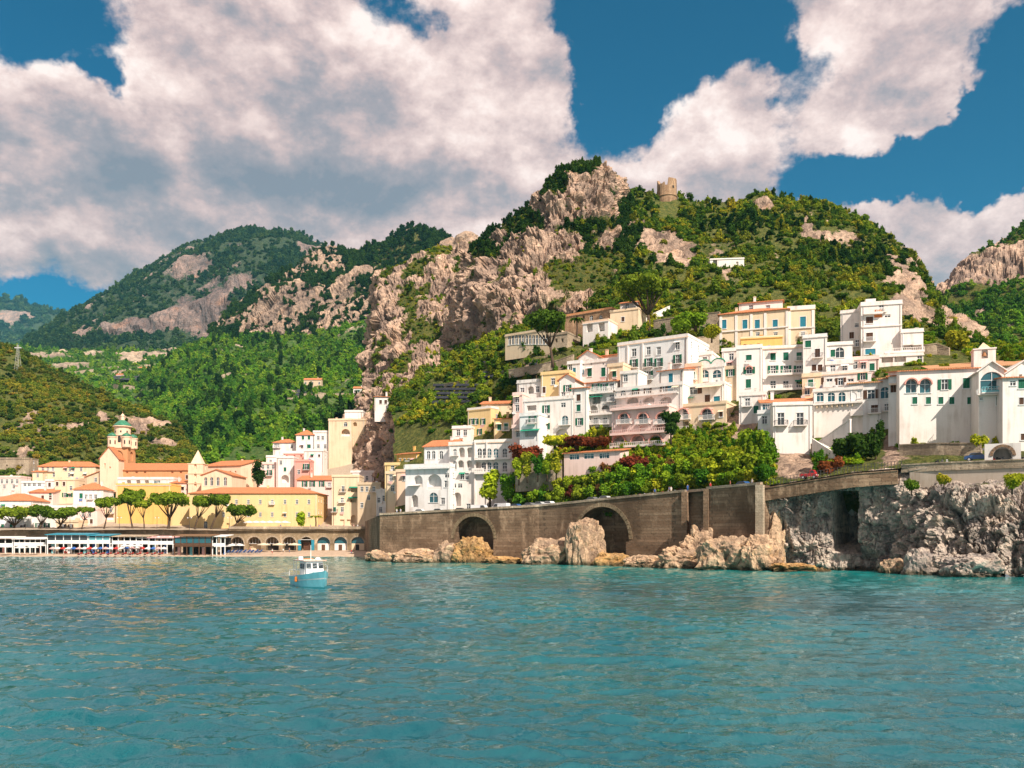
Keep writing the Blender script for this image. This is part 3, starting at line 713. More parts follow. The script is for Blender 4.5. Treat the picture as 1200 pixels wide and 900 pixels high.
scatter_on('headland_hill', 'headland_woods', 'darker woodland patches on the upper headland hill', 1500, 1.2, 2.8, 'dark', 'woodland', 0.55,
           keep=lambda x, y: ((y < 330) & (x < 1100) & ~((np.abs(x - 782) < 15) & (y < 258))) * (0.15 + np.exp(-((x - 690) / 40) ** 2 - ((y - 330) / 25) ** 2) * 6 + np.exp(-((x - 735) / 25) ** 2 - ((y - 270) / 25) ** 2) * 6 + np.exp(-((x - 1010) / 40) ** 2 - ((y - 300) / 14) ** 2) * 3 + np.exp(-((x - 880) / 60) ** 2 - ((y - 262) / 14) ** 2) * 3))
# central crag
loft('crag', [[(508, 455, 400), (548, 445, 350), (600, 415, 325), (650, 395, 322), (700, 365, 328), (768, 330, 345)],
     [(520, 418, 415), (550, 390, 365), (585, 375, 338), (620, 365, 330), (655, 340, 330), (700, 318, 340), (762, 300, 360)],
     [(532, 380, 425), (556, 345, 380), (590, 330, 352), (625, 315, 345), (660, 305, 350), (700, 290, 360), (756, 280, 380)],
     [(540, 335, 430), (562, 305, 400), (590, 296, 378), (625, 285, 370), (660, 268, 370), (705, 255, 372), (750, 262, 400)],
     [(545, 305, 440), (565, 292, 420), (590, 280, 405), (625, 262, 395), (645, 238, 385), (680, 225, 382), (715, 228, 385), (735, 240, 410), (748, 250, 430)],
     [(548, 298, 460), (570, 282, 450), (600, 262, 440), (625, 248, 430), (638, 238, 418), (644, 216, 412), (655, 205, 410), (675, 198, 410), (700, 198, 410), (716, 203, 412), (725, 216, 415), (729, 236, 425), (746, 250, 440)],
     [(560, 340, 540), (640, 300, 520), (746, 320, 540)]], 330, 300, M_CRAG, 4.0, 1/30, 0.88,
     [(672, 202, 30, 9, -1.2), (650, 222, 14, 14, -.8), (605, 262, 42, 15, -1.2), (565, 290, 24, 10, -1.0), (690, 262, 26, 6, -.5), (715, 265, 14, 10, -.9), (730, 250, 14, 14, -1.0), (655, 325, 12, 16, -1.0), (700, 310, 24, 20, -.9), (740, 300, 20, 25, -1.0), (640, 283, 14, 6, -.5), (560, 330, 6, 14, -.4), (590, 320, 8, 12, -.35), (690, 335, 30, 14, -.9)],
     0.65, 1/16, 0.2, ridge_amp=8.5, smooth=False)
scatter_on('crag', 'crag_woods', 'dark evergreen woods crowning the central crag', 1500, 1.0, 2.6, 'dark', 'woodland', 0.5, keep=lambda x, y: (y < 300) * 1.0, zs=(0.8, 1.3))
scatter_on('crag', 'crag_scrub', 'yellow-green scrub on the ledges of the central crag', 1500, 0.5, 1.5, 'hill', 'scrub', 0.5, on_rock=0.05)

# town ground on the valley floor, behind the beach
loft('town_ground', [[(-150, 621, 288), (60, 621, 290), (268, 621, 291), (455, 621, 291)], [(-150, 617, 312), (60, 617, 312), (268, 618, 312), (475, 618, 306)], [(-150, 598, 335), (60, 597, 335), (268, 597, 335), (460, 604, 322)],
     [(-150, 575, 375), (60, 575, 375), (268, 575, 375), (330, 560, 372), (440, 540, 365)], [(-150, 560, 420), (60, 560, 420), (268, 560, 420), (330, 535, 400), (440, 510, 400)]],
     200, 60, plain('town_paving', (0.40, 0.32, 0.24), 0.9), 0.3, 1/20, 0.5, label=None)

# ------------------------------------------------------------------ beach, road
sand = plain('sand', (0.52, 0.38, 0.27), 0.95, 0.3, 0.8)
loft('beach', [[(-200, 656.2, 262), (430, 656.2, 262), (462, 656.5, 258)], [(-200, 650.5, 272), (60, 650.5, 272), (300, 650.3, 272), (462, 650, 268)], [(-200, 645, 292), (60, 645, 292), (300, 645, 292), (462, 645, 292)]], 200, 30, sand, 0.12, 1/4, 0.9)
asphalt = plain('asphalt', (0.10, 0.09, 0.08), 0.95, 0.4, 0.5)
def strip(name, pxs, f_top, d0, d1, mat, dz=0.0):
    V, Fc = [], []
    for x in pxs:
        for d in (d0, d1):
            Y = YW(x) + d; z = CZ + (HY - f_top(x)) * YW(x) / F + dz
            V.append(((x - 600) * YW(x) / F * (1 + 0 * d) + d * 0.55, YW(x) + d * 0.83, z))
    for i in range(len(pxs) - 1):
        Fc.append((2*i, 2*i+2, 2*i+3, 2*i+1))
    o = link(name, mesh(name, V, Fc, mat)); tag(o, kind='structure'); return o
RPX = [430, 445, 500, 560, 630, 700, 760, 803, 850, 895, 950, 1000, 1060, 1120, 1200, 1320]
def edge(px, d=0.0, dz=0.0):
    """a point on the road edge, d metres inland of it"""
    Y = YW(px); return Vector(((px - 600) * Y / F + d * 0.55, Y + d * 0.83, CZ + (HY - RT(px)) * Y / F + dz))
strip('coast_road', RPX, RT, 0.2, 9.5, asphalt, -0.15)

# ------------------------------------------------------------------ sea
def make_sea():
    rows = np.concatenate([[3, 8], np.geomspace(13, 330, 640)]); nc = 500
    s = np.linspace(-1, 1, nc)
    Yg = np.repeat(rows[:, None], nc, 1); Xg = s[None, :] * (Yg * 0.72 + 8)
    rng = np.random.default_rng(5); Z = np.zeros_like(Xg)
    fade_len = np.maximum(np.gradient(rows), 0.12)[:, None] * 1.6
    for k in range(120):
        lam = 0.45 * (7 / 0.45) ** (rng.uniform() ** 1.35) ; th = rng.normal(-1.72, 0.42); slope = 0.042 * (1.0 if lam < 1.6 else (0.85 if lam < 4 else 0.3))
        kx, ky = math.cos(th) * 2 * math.pi / lam, math.sin(th) * 2 * math.pi / lam
        ph = rng.uniform(0, 6.28); a = slope * lam / (2 * math.pi)
        w = np.clip((lam - fade_len) / (fade_len + 1e-6), 0, 1)
        q = kx * Xg + ky * Yg + ph
        Z += a * w * (np.sin(q) + 0.22 * np.cos(2 * q))
    gust = fbm(np.stack([Xg.ravel() * 0.035, Yg.ravel() * 0.02, 0 * Xg.ravel()], 1), 3).reshape(Xg.shape)
    Z *= np.clip(0.95 + 0.75 * gust, 0.35, 1.7)
    V = np.stack([Xg, Yg, Z], 2).reshape(-1, 3)
    ids = np.arange(len(V)).reshape(len(rows), nc)
    Q = np.stack([ids[:-1, :-1], ids[:-1, 1:], ids[1:, 1:], ids[1:, :-1]], 2).reshape(-1, 4)
    # open sea around the detailed water
    b = len(V); ring = []
    big = [(-3000, -3000), (3000, -3000), (3000, 480), (-3000, 480)]
    V = np.concatenate([V, [(x, y, -0.55) for x, y in big]])
    me = bpy.data.meshes.new('sea'); nq = len(Q) + 1
    Q = np.concatenate([Q, [[b, b+1, b+2, b+3]]])
    me.vertices.add(len(V)); me.vertices.foreach_set('co', V.astype(np.float32).ravel())
    me.loops.add(nq * 4); me.loops.foreach_set('vertex_index', Q.astype(np.int32).ravel())
    me.polygons.add(nq); me.polygons.foreach_set('loop_start', np.arange(0, nq * 4, 4, dtype=np.int32)); me.polygons.foreach_set('use_smooth', np.ones(nq, bool))
    me.update(calc_edges=True)
    m, nt, bs = newmat('sea_water')
    v = coords(nt)
    v2 = nt.vmath('MULTIPLY', v, (1, 0.8, 1))
    n1 = nt.noise(v2, 0.85, 5, 0.64, 0.5); n2 = nt.noise(v2, 2.4, 4, 0.6, 0.3); patch = nt.noise(nt.vmath('MULTIPLY', v, (1, 0.6, 1)), 0.035, 4, 0.55)
    # shallow pale bottom along the rocks of the headland: distance to the coast line
    sx = nt.n('ShaderNodeSeparateXYZ', {0: v})
    dist = nt.math('SUBTRACT', nt.math('SUBTRACT', nt.math('MULTIPLY', sx.outputs[0], -0.60), nt.math('MULTIPLY', sx.outputs[1], 0.79)), -152.0)
    shal = nt.rng(nt.math('ADD', dist, nt.math('MULTIPLY', nt.math('SUBTRACT', patch, 0.5), 40.0)), 75.0, 0.0)
    deep = nt.mix(nt.rng(patch, 0.35, 0.65), (0.0006, 0.052, 0.070), (0.002, 0.095, 0.106))
    col = nt.mix(nt.math('MULTIPLY', shal, 0.9), deep, (0.006, 0.19, 0.18))
    h = nt.math('ADD', nt.math('MULTIPLY', n1, 0.7), nt.math('MULTIPLY', n2, 0.16))
    setc(nt, bs, col, None, bump(nt, h, 1.0, 0.22))
    bs.inputs['Roughness'].default_value = 0.03
    bs.inputs['IOR'].default_value = 2.4
    bs.inputs['Specular Tint'].default_value = (0.32, 0.93, 1.0, 1)
    bs.inputs['Specular IOR Level'].default_value = 0.5
    me.materials.append(m)
    o = link('sea', me); tag(o, kind='structure')
make_sea()

# ------------------------------------------------------------------ sea cliff under the road (right)
def cliff_dent(px, py, X):
    d = np.zeros(len(px))
    cave = sstep(975, 979, px) * sstep(1006, 1002, px) * sstep(575, 578, py) * sstep(650, 632, py)
    return -cave * 10.0 - 2.5 * sstep(985, 1000, px) * sstep(1040, 1015, px) * sstep(640, 652, py)
crow = []
for t, dpy, dd in ((0, None, 0), (1, None, 0), (2, None, 0), (3, None, 0), (4, None, 0)):
    row = []
    for x in (886, 900, 930, 960, 1000, 1040, 1075, 1100, 1130, 1160, 1200, 1320):
        Y = YW(x); top = RT(x) + 5; foot = HY + CZ * F / (Y + 2) + 3
        k = (0, 0.3, 0.62, 0.88, 1.0)[t]
        rec = float(np.interp(x, [886, 910, 1000, 1060, 1100, 1320], [0.5, 2.4, 2.8, 1.8, 0, 0]))          # undercut below the road
        out = float(np.interp(x, [886, 1025, 1055, 1085, 1130, 1200, 1320], [0, 0, 2.5, 5.5, 8.0, 8.5, 8.0]))          # rocks that step out to sea
        dY = (rec * (0.6, 1.0, 1.0, 0.75, 0.1)[t]) - out * (1.0, 0.85, 0.65, 0.25, 0.0)[t]
        tp = top + (14 if x > 1070 else 0) * min(1, max(0, (x - 1060) / 60))
        row.append((x, foot + (tp - foot) * k, Y + dY + (1.2 if t == 4 else 0)))
    crow.append(row)
crow.append([(x, y - 3, Y + 6) for x, y, Y in crow[-1]])
loft('sea_cliff', crow, 420, 190, M_SEA, 1.5, 1/7.0, 1.0, [(1150, 568, 40, 6, -.5), (1190, 560, 30, 6, -.7)], 0.3, 1/6, ridge_amp=2.6, smooth=False, dent=cliff_dent, seed=3.0, ampf=lambda x, y, X: 0.12 + (0.38 + 0.5 * sstep(1030, 1090, x)) * sstep(0, 22, y - np.interp(x, [886, 1060, 1120, 1320], [572, 553, 562, 556])))

# boulders
def boulder(label, px, py_top, py_bot, wpx, Y, mat, dep=1.0, seed=0, sub=4, group=None):
    bm = bmesh.new(); bmesh.ops.create_icosphere(bm, subdivisions=sub, radius=1.0)
    P0 = np.array([v.co[:] for v in bm.verts]); s = seed * 7.7; fr_, tone = fracture(P0 * 1.5 + s, 3)
    h = (py_bot - py_top) * Y / F; w = wpx * Y / F
    q = P0 * (1 + 0.30 * fbm(P0 * 1.1 + s, 3)[:, None] + 0.10 * (fbm(P0 * 2.2 + s, 6, .58, True) - 0.5)[:, None] + 0.20 * fr_[:, None])
    q = np.sign(q) * np.abs(q) ** 0.85
    q[:, 2] = np.where(q[:, 2] < -0.35, -0.35 + (q[:, 2] + 0.35) * 0.4, q[:, 2])
    q *= np.array([w / 2, w / 2 * dep, h / 1.45])
    for v, c in zip(bm.verts, q): v.co = c
    me = bpy.data.meshes.new('boulder'); bm.to_mesh(me); bm.free()
    at = me.attributes.new('rock', 'FLOAT', 'POINT'); at.data.foreach_set('value', [1.0] * len(me.vertices))
    at = me.attributes.new('block', 'FLOAT', 'POINT'); at.data.foreach_set('value', tone.astype(np.float32))
    me.materials.append(mat)
    zb = CZ + (HY - py_bot) * Y / F
    o = link('boulder', me, None, ((px - 600) * Y / F, Y, zb + 0.35 * h / 1.45 + 0.1), random.uniform(0, 6))
    o.rotation_euler = (0, 0, 0)
    tag(o, label, 'boulder', group or 'boulders along the foot of the sea wall')
    return o
for i, (lab, x, yt, yb, w, Y, m) in enumerate([
    ('grey-tan boulder at the corner of the sea wall beside the beach', 444, 645, 659, 27, 211, M_BOULD),
    ('long low tan rock left of the ochre rock under the first arch', 487, 645, 661, 46, 204, M_BOULD),
    ('brown cracked rock beside the ochre rock under the first arch', 524, 635, 662, 34, 203, M_BOULD),
    ('large ochre-yellow rock in the mouth of the smaller arch', 554, 629, 662, 42, 202, M_YBOULD),
    ('low ochre ledge between the two arches of the sea wall', 590, 652, 664, 44, 196, M_YBOULD),
    ('low tan rock shelf at the foot of the wall before the tall rock', 643, 631, 665, 52, 188, M_BOULD),
    ('tallest pale rock half filling the larger arch', 686, 605, 665, 40, 183, M_BOULD),
    ('squat ochre rock at the right foot of the larger arch', 716, 648, 666, 34, 177, M_YBOULD),
    ('low pale rock at the wall foot right of the larger arch', 757, 651, 667, 40, 171, M_BOULD),
    ('wide brown rock left of the wall buttress', 800, 641, 668, 54, 164, M_BOULD),
    ('pale rock piled against the recessed wall panel', 824, 617, 660, 44, 166, M_BOULD),
    ('big tawny rock in front of the projecting wall bay', 858, 628, 668, 62, 156, M_BOULD),
    ('tan rock at the right corner of the projecting wall bay', 892, 630, 669, 42, 152, M_BOULD),
    ('tall narrow tan rock against the end of the wall bay', 906, 603, 665, 22, 157, M_BOULD),
    ('row of low ochre stones under the shaded cliff', 928, 660, 670, 40, 147, M_YBOULD),
    ('pale boulder at the cave mouth under the shaded cliff', 1046, 654, 673, 24, 138, M_BOULD),
    ('low rock at the foot of the rightmost cliff', 1140, 648, 676, 60, 128, M_SEA),
    ('angular pale rock at the cliff foot before the dark cleft', 1080, 640, 674, 34, 135, M_SEA)]):
    boulder(lab, x, yt, yb, w * 1.12, Y, m, 0.75, i + 1, 5 if w > 38 else 4)
# small shore stones, too many to count
rngs = np.random.default_rng(8); V, Fc = [], []
oct_ = [(1, 0, 0), (0, 1, 0), (-1, 0, 0), (0, -1, 0), (0, 0, 1), (0, 0, -1)]; of = [(0, 1, 4), (1, 2, 4), (2, 3, 4), (3, 0, 4), (1, 0, 5), (2, 1, 5), (3, 2, 5), (0, 3, 5)]
for i in range(420):
    x = rngs.uniform(432, 960); Y = YW(x) - rngs.uniform(1.0, 7.0); s = rngs.uniform(0.25, 0.9)
    b = len(V); V += [((x - 600) * YW(x) / F + v[0] * s * rngs.uniform(.7, 1.4), Y + v[1] * s * rngs.uniform(.7, 1.3), 0.05 + v[2] * s * rngs.uniform(.5, 1.0)) for v in oct_]
    Fc += [tuple(b + k for k in f) for f in of]
me = mesh('shore_stones', V, Fc, M_YBOULD); at = me.attributes.new('rock', 'FLOAT', 'POINT'); at.data.foreach_set('value', [1.0] * len(V))
tag(link('shore_stones', me), 'loose ochre stones strewn along the waterline of the headland', 'stones', None, 'stuff')
# ------------------------------------------------------------------ building kit
def facade(mb, O, u, n, W, z0, z1, holes, ztop=None):
    """wall sheet in the plane (O, u, up) with real openings; holes: (x, zbase, w, h, arched, recess)"""
    O, u, n = Vector(O), Vector(u), Vector(n)
    up = Vector((0, 0, 1))
    def pt(x, z, d=0.0):
        if ztop is not None and abs(z - z1) < 1e-6: z = z1 + ztop * (x / W)
        return O + u * x + up * z + n * d
    hs = []
    for (x, zb, w, h, ar, rc) in holes:
        x0, x1, a, b = x - w/2, x + w/2, zb, zb + h
        x0, x1, a, b = max(x0, .08), min(x1, W - .08), max(a, z0 + .05), min(b, z1 - .05)
        if x1 - x0 > .15 and b - a > .15: hs.append((x0, x1, a, b, ar, rc))
    xs = sorted({0.0, W, *[h[0] for h in hs], *[h[1] for h in hs]}); zs = sorted({z0, z1, *[h[2] for h in hs], *[h[3] for h in hs]})
    for j in range(len(zs) - 1):
        zc = (zs[j] + zs[j+1]) / 2; run = None
        for i in range(len(xs) - 1):
            xc = (xs[i] + xs[i+1]) / 2
            hole = any(h[0] < xc < h[1] and h[2] < zc < h[3] for h in hs)
            if not hole and run is None: run = xs[i]
            if run is not None and (hole or i == len(xs) - 2):
                e = xs[i] if hole else xs[i+1]
                mb.poly([pt(run, zs[j]), pt(e, zs[j]), pt(e, zs[j+1]), pt(run, zs[j+1])]); run = None
    for x0, x1, a, b, ar, rc in hs:
        cx, r = (x0 + x1) / 2, (x1 - x0) / 2
        if ar:
            rz = min(r, (b - a) * 0.6); zs_ = b - rz; N_ = 10
            arc = [(cx - r * math.cos(math.pi * k / N_), zs_ + rz * math.sin(math.pi * k / N_)) for k in range(N_ + 1)]
            for k in range(N_ // 2): mb.poly([pt(x0, b), pt(*arc[k]), pt(*arc[k+1])])
            for k in range(N_ // 2, N_): mb.poly([pt(x1, b), pt(*arc[k]), pt(*arc[k+1])])
            prof = [(x0, a)] + arc + [(x1, a)]
        else:
            prof = [(x0, a), (x0, b), (x1, b), (x1, a)]
        for k in range(len(prof)):
            p, q = prof[k], prof[(k+1) % len(prof)]
            mb.poly([pt(*p), pt(*q), pt(*q, rc), pt(*p, rc)])
        mb.poly([pt(*p, rc) for p in prof])
_wc = {}
def arcpts(w, h, z0=0.0):
    r = w / 2; rz = min(r, h * .6); zs_ = z0 + h - rz
    return [(-w/2, z0)] + [(-r * math.cos(math.pi * k / 8), zs_ + rz * math.sin(math.pi * k / 8)) for k in range(9)] + [(w/2, z0)]
def winmesh(kind, w, h):
    """frame, pane and shutter meshes of a window type, shared between alike windows; origin at the sill centre, y into the wall"""
    key = (kind, round(w, 1), round(h, 1))
    if key in _wc: return _wc[key]
    w, h = key[1], key[2]
    fr, pn, sh = MB(), MB(), []
    arched = kind in 'aALBQ'
    fw = 0.09
    wood = WHITEP
    if kind in 'rsbaABdwz':
        pts = arcpts(w, h) if arched else [(-w/2, 0), (-w/2, h), (w/2, h), (w/2, 0)]
        pn.poly([(x, 0.20, z) for x, z in pts])
        fr.box(-w/2, -w/2 + fw, .10, .18, 0, h * (.65 if arched else 1)); fr.box(w/2 - fw, w/2, .10, .18, 0, h * (.65 if arched else 1))
        fr.box(-fw/2, fw/2, .10, .18, 0, h - .03); fr.box(-w/2, w/2, .11, .17, h * .62, h * .62 + fw)
        if not arched: fr.box(-w/2, w/2, .10, .18, h - fw, h)
        if kind == 'w':
            nb = max(3, int(w / 1.0))
            for k in range(1, nb): fr.box(-w/2 + w*k/nb - .04, -w/2 + w*k/nb + .04, .09, .19, 0, h - .1)
        if arched:
            ap = arcpts(w, h)
            for k in range(1, 9): fr.tube([(ap[k][0], .14, ap[k][1]), (ap[k+1][0], .14, ap[k+1][1])], .05, 4)
        if kind not in 'bBwz': fr.box(-w/2 - .14, w/2 + .14, -.14, .06, -.13, -.002)
        if kind in 'rsbd': fr.box(-w/2 - .12, w/2 + .12, -.05, .03, h + .002, h + .14)
    if kind in 'gkq':     # closed shutters fill the opening
        for sgn in (-1, 1):
            m = MB(); x0, x1 = (-w/2 + .02, -.015) if sgn < 0 else (.015, w/2 - .02)
            m.box(x0, x1, .08, .14, .02, h - .02)
            ns = max(4, int(h / .14))
            for k in range(ns): m.box(x0 + .06, x1 - .06, .055, .085, .06 + (h - .12) * k / ns, .06 + (h - .12) * (k + .6) / ns)
            sh.append(m)
        fr.box(-w/2 - .14, w/2 + .14, -.14, .06, -.13, .01); fr.box(-w/2 - .12, w/2 + .12, -.05, .03, h - .01, h + .12)
        for sg in (-1, 1): fr.box(sg * (w/2 + .055) - .055, sg * (w/2 + .055) + .055, -.045, .025, -.02, h + .02)
    if kind in 'sbdB':     # open shutters beside the opening
        for sgn in (-1, 1):
            m = MB(); x0, x1 = (-w - .02, -w/2 - .03) if sgn < 0 else (w/2 + .03, w + .02)
            m.box(x0, x1, -.09, -.02, .02, h - .02)
            ns = max(4, int(h / .14))
            for k in range(ns): m.box(x0 + .05, x1 - .05, -.115, -.088, .06 + (h - .12) * k / ns, .06 + (h - .12) * (k + .6) / ns)
            sh.append(m)
    if kind in 'LlOoQ':
        fr = None; pn = None
    shm = {'g': GREENP, 'k': BROWNP, 'q': TEALROOF, 'd': BROWNP}.get(kind, GREENP)
    gl = GLASST if kind in 'AwB' else GLASS
    res = (fr.mesh('window', wood) if fr and fr.V else None, pn.mesh('pane', gl) if pn and pn.V else None, [m.mesh('shutter', shm) for m in sh])
    _wc[key] = res
    return res
_bc = {}
def balcony_mesh(w, d=1.0, solid=False):
    key = (round(w, 1), round(d, 1), solid)
    if key in _bc: return _bc[key]
    w, d = key[0], key[1]
    sl = MB().box(-w/2, w/2, -d, -.004, -.16, 0)
    for k in (-.35, .35): sl.hexa([(k*w - .08, -.5*d, -.17), (k*w + .08, -.5*d, -.17), (k*w + .08, -.005, -.55), (k*w - .08, -.005, -.55)], [(k*w - .08, -.5*d, -.162), (k*w + .08, -.5*d, -.162), (k*w + .08, -.005, -.162), (k*w - .08, -.005, -.162)])
    rl = MB()
    if solid:
        rl.box(-w/2, w/2, -d, -d + .12, .001, .95); rl.box(-w/2, -w/2 + .12, -d + .121, -.004, .001, .95); rl.box(w/2 - .12, w/2, -d + .121, -.004, .001, .95)
    else:
        rl.box(-w/2, w/2, -d, -d + .06, .93, 1.0); rl.box(-w/2, -w/2 + .06, -d + .061, -.004, .93, 1.0); rl.box(w/2 - .06, w/2, -d + .061, -.004, .93, 1.0)
        nb = max(4, int(w / .16))
        for k in range(nb + 1): x = -w/2 + .03 + (w - .06) * k / nb; rl.box(x - .018, x + .018, -d + .012, -d + .048, .002, .93)
        for y in (-.75*d, -.5*d, -.25*d):
            rl.box(-w/2 + .012, -w/2 + .048, y - .018, y + .018, .002, .93); rl.box(w/2 - .048, w/2 - .012, y - .018, y + .018, .002, .93)
    _bc[key] = (sl.mesh('balcony', WHITE), rl.mesh('railing', WHITE if solid else (WHITEP if int(w * 10) % 3 else IRON)))
    return _bc[key]
DEF = {'r': (1.15, 1.7), 's': (1.1, 1.8), 'g': (1.1, 1.7), 'k': (1.15, 1.7), 'q': (1.1, 1.7), 'd': (0.95, 1.6), 'a': (1.0, 1.8), 'A': (1.4, 2.2), 'b': (1.1, 2.3), 'B': (1.2, 2.3), 'L': (3.0, 2.8), 'l': (2.4, 2.2), 'o': (0.9, 1.2), 'O': (0.8, 1.1), 'w': (6.0, 1.6), 'z': (1.3, 1.1), 'Q': (1.0, 2.0)}
REC = {'L': 1.6, 'l': 1.6, 'o': 0.5, 'O': 0.5, 'Q': 0.8}
HOUSES = []
def roof_mesh(kind, W, dep, H, rise, ov, mat, th=0.22):
    m = MB(); x0, x1, y0, y1 = -W/2 - ov, W/2 + ov, -ov, dep + ov
    if kind == 'shed':
        r2 = rise * (dep + 2*ov) / dep
        m.hexa([(x0, y0, H - rise*ov/dep), (x1, y0, H - rise*ov/dep), (x1, y1, H + rise*(1 + ov/dep)), (x0, y1, H + rise*(1 + ov/dep))], [(x0, y0, H + th - rise*ov/dep), (x1, y0, H + th - rise*ov/dep), (x1, y1, H + th + rise*(1 + ov/dep)), (x0, y1, H + th + rise*(1 + ov/dep))])
    elif kind == 'gx':
        ym = dep / 2; s = rise / ym; e = H - s * ov
        m.hexa([(x0, y0, e), (x1, y0, e), (x1, ym, H + rise), (x0, ym, H + rise)], [(x0, y0, e + th), (x1, y0, e + th), (x1, ym, H + rise + th), (x0, ym, H + rise + th)])
        m.hexa([(x0, ym + .001, H + rise), (x1, ym + .001, H + rise), (x1, y1, e), (x0, y1, e)], [(x0, ym + .001, H + rise + th), (x1, ym + .001, H + rise + th), (x1, y1, e + th), (x0, y1, e + th)])
    elif kind == 'gy':
        s = rise / (W/2); e = H - s * ov
        m.hexa([(x0, y0, e), (0, y0, H + rise), (0, y1, H + rise), (x0, y1, e)], [(x0, y0, e + th), (0, y0, H + rise + th), (0, y1, H + rise + th), (x0, y1, e + th)])
        m.hexa([(.001, y0, H + rise), (x1, y0, e), (x1, y1, e), (.001, y1, H + rise)], [(.001, y0, H + rise + th), (x1, y0, e + th), (x1, y1, e + th), (.001, y1, H + rise + th)])
    elif kind == 'hip':
        k = min(W, dep) / 2 * 0.98
        if W >= dep: ra, rb = (-W/2 + k, dep/2), (W/2 - k, dep/2)
        else: ra, rb = (0, k), (0, dep - k)
        A, B, C, D = (x0, y0, H + .02), (x1, y0, H + .02), (x1, y1, H + .02), (x0, y1, H + .02)
        A2, B2, C2, D2 = [(p[0], p[1], H + th) for p in (A, B, C, D)]
        r1, r2 = (*ra, H + rise + th), (*rb, H + rise + th)
        b = len(m.V); m.V += [A, B, C, D, A2, B2, C2, D2, r1, r2]
        m.F += [(b+3, b+2, b+1, b), (b, b+1, b+5, b+4), (b+1, b+2, b+6, b+5), (b+2, b+3, b+7, b+6), (b+3, b, b+4, b+7)]
        if W >= dep: m.F += [(b+4, b+5, b+9, b+8), (b+5, b+6, b+9), (b+6, b+7, b+8, b+9), (b+7, b+4, b+8)]
        else: m.F += [(b+4, b+5, b+8), (b+5, b+6, b+9, b+8), (b+6, b+7, b+9), (b+7, b+4, b+8, b+9)]
    return m.mesh('roof', mat)
hrng = random.Random(21)
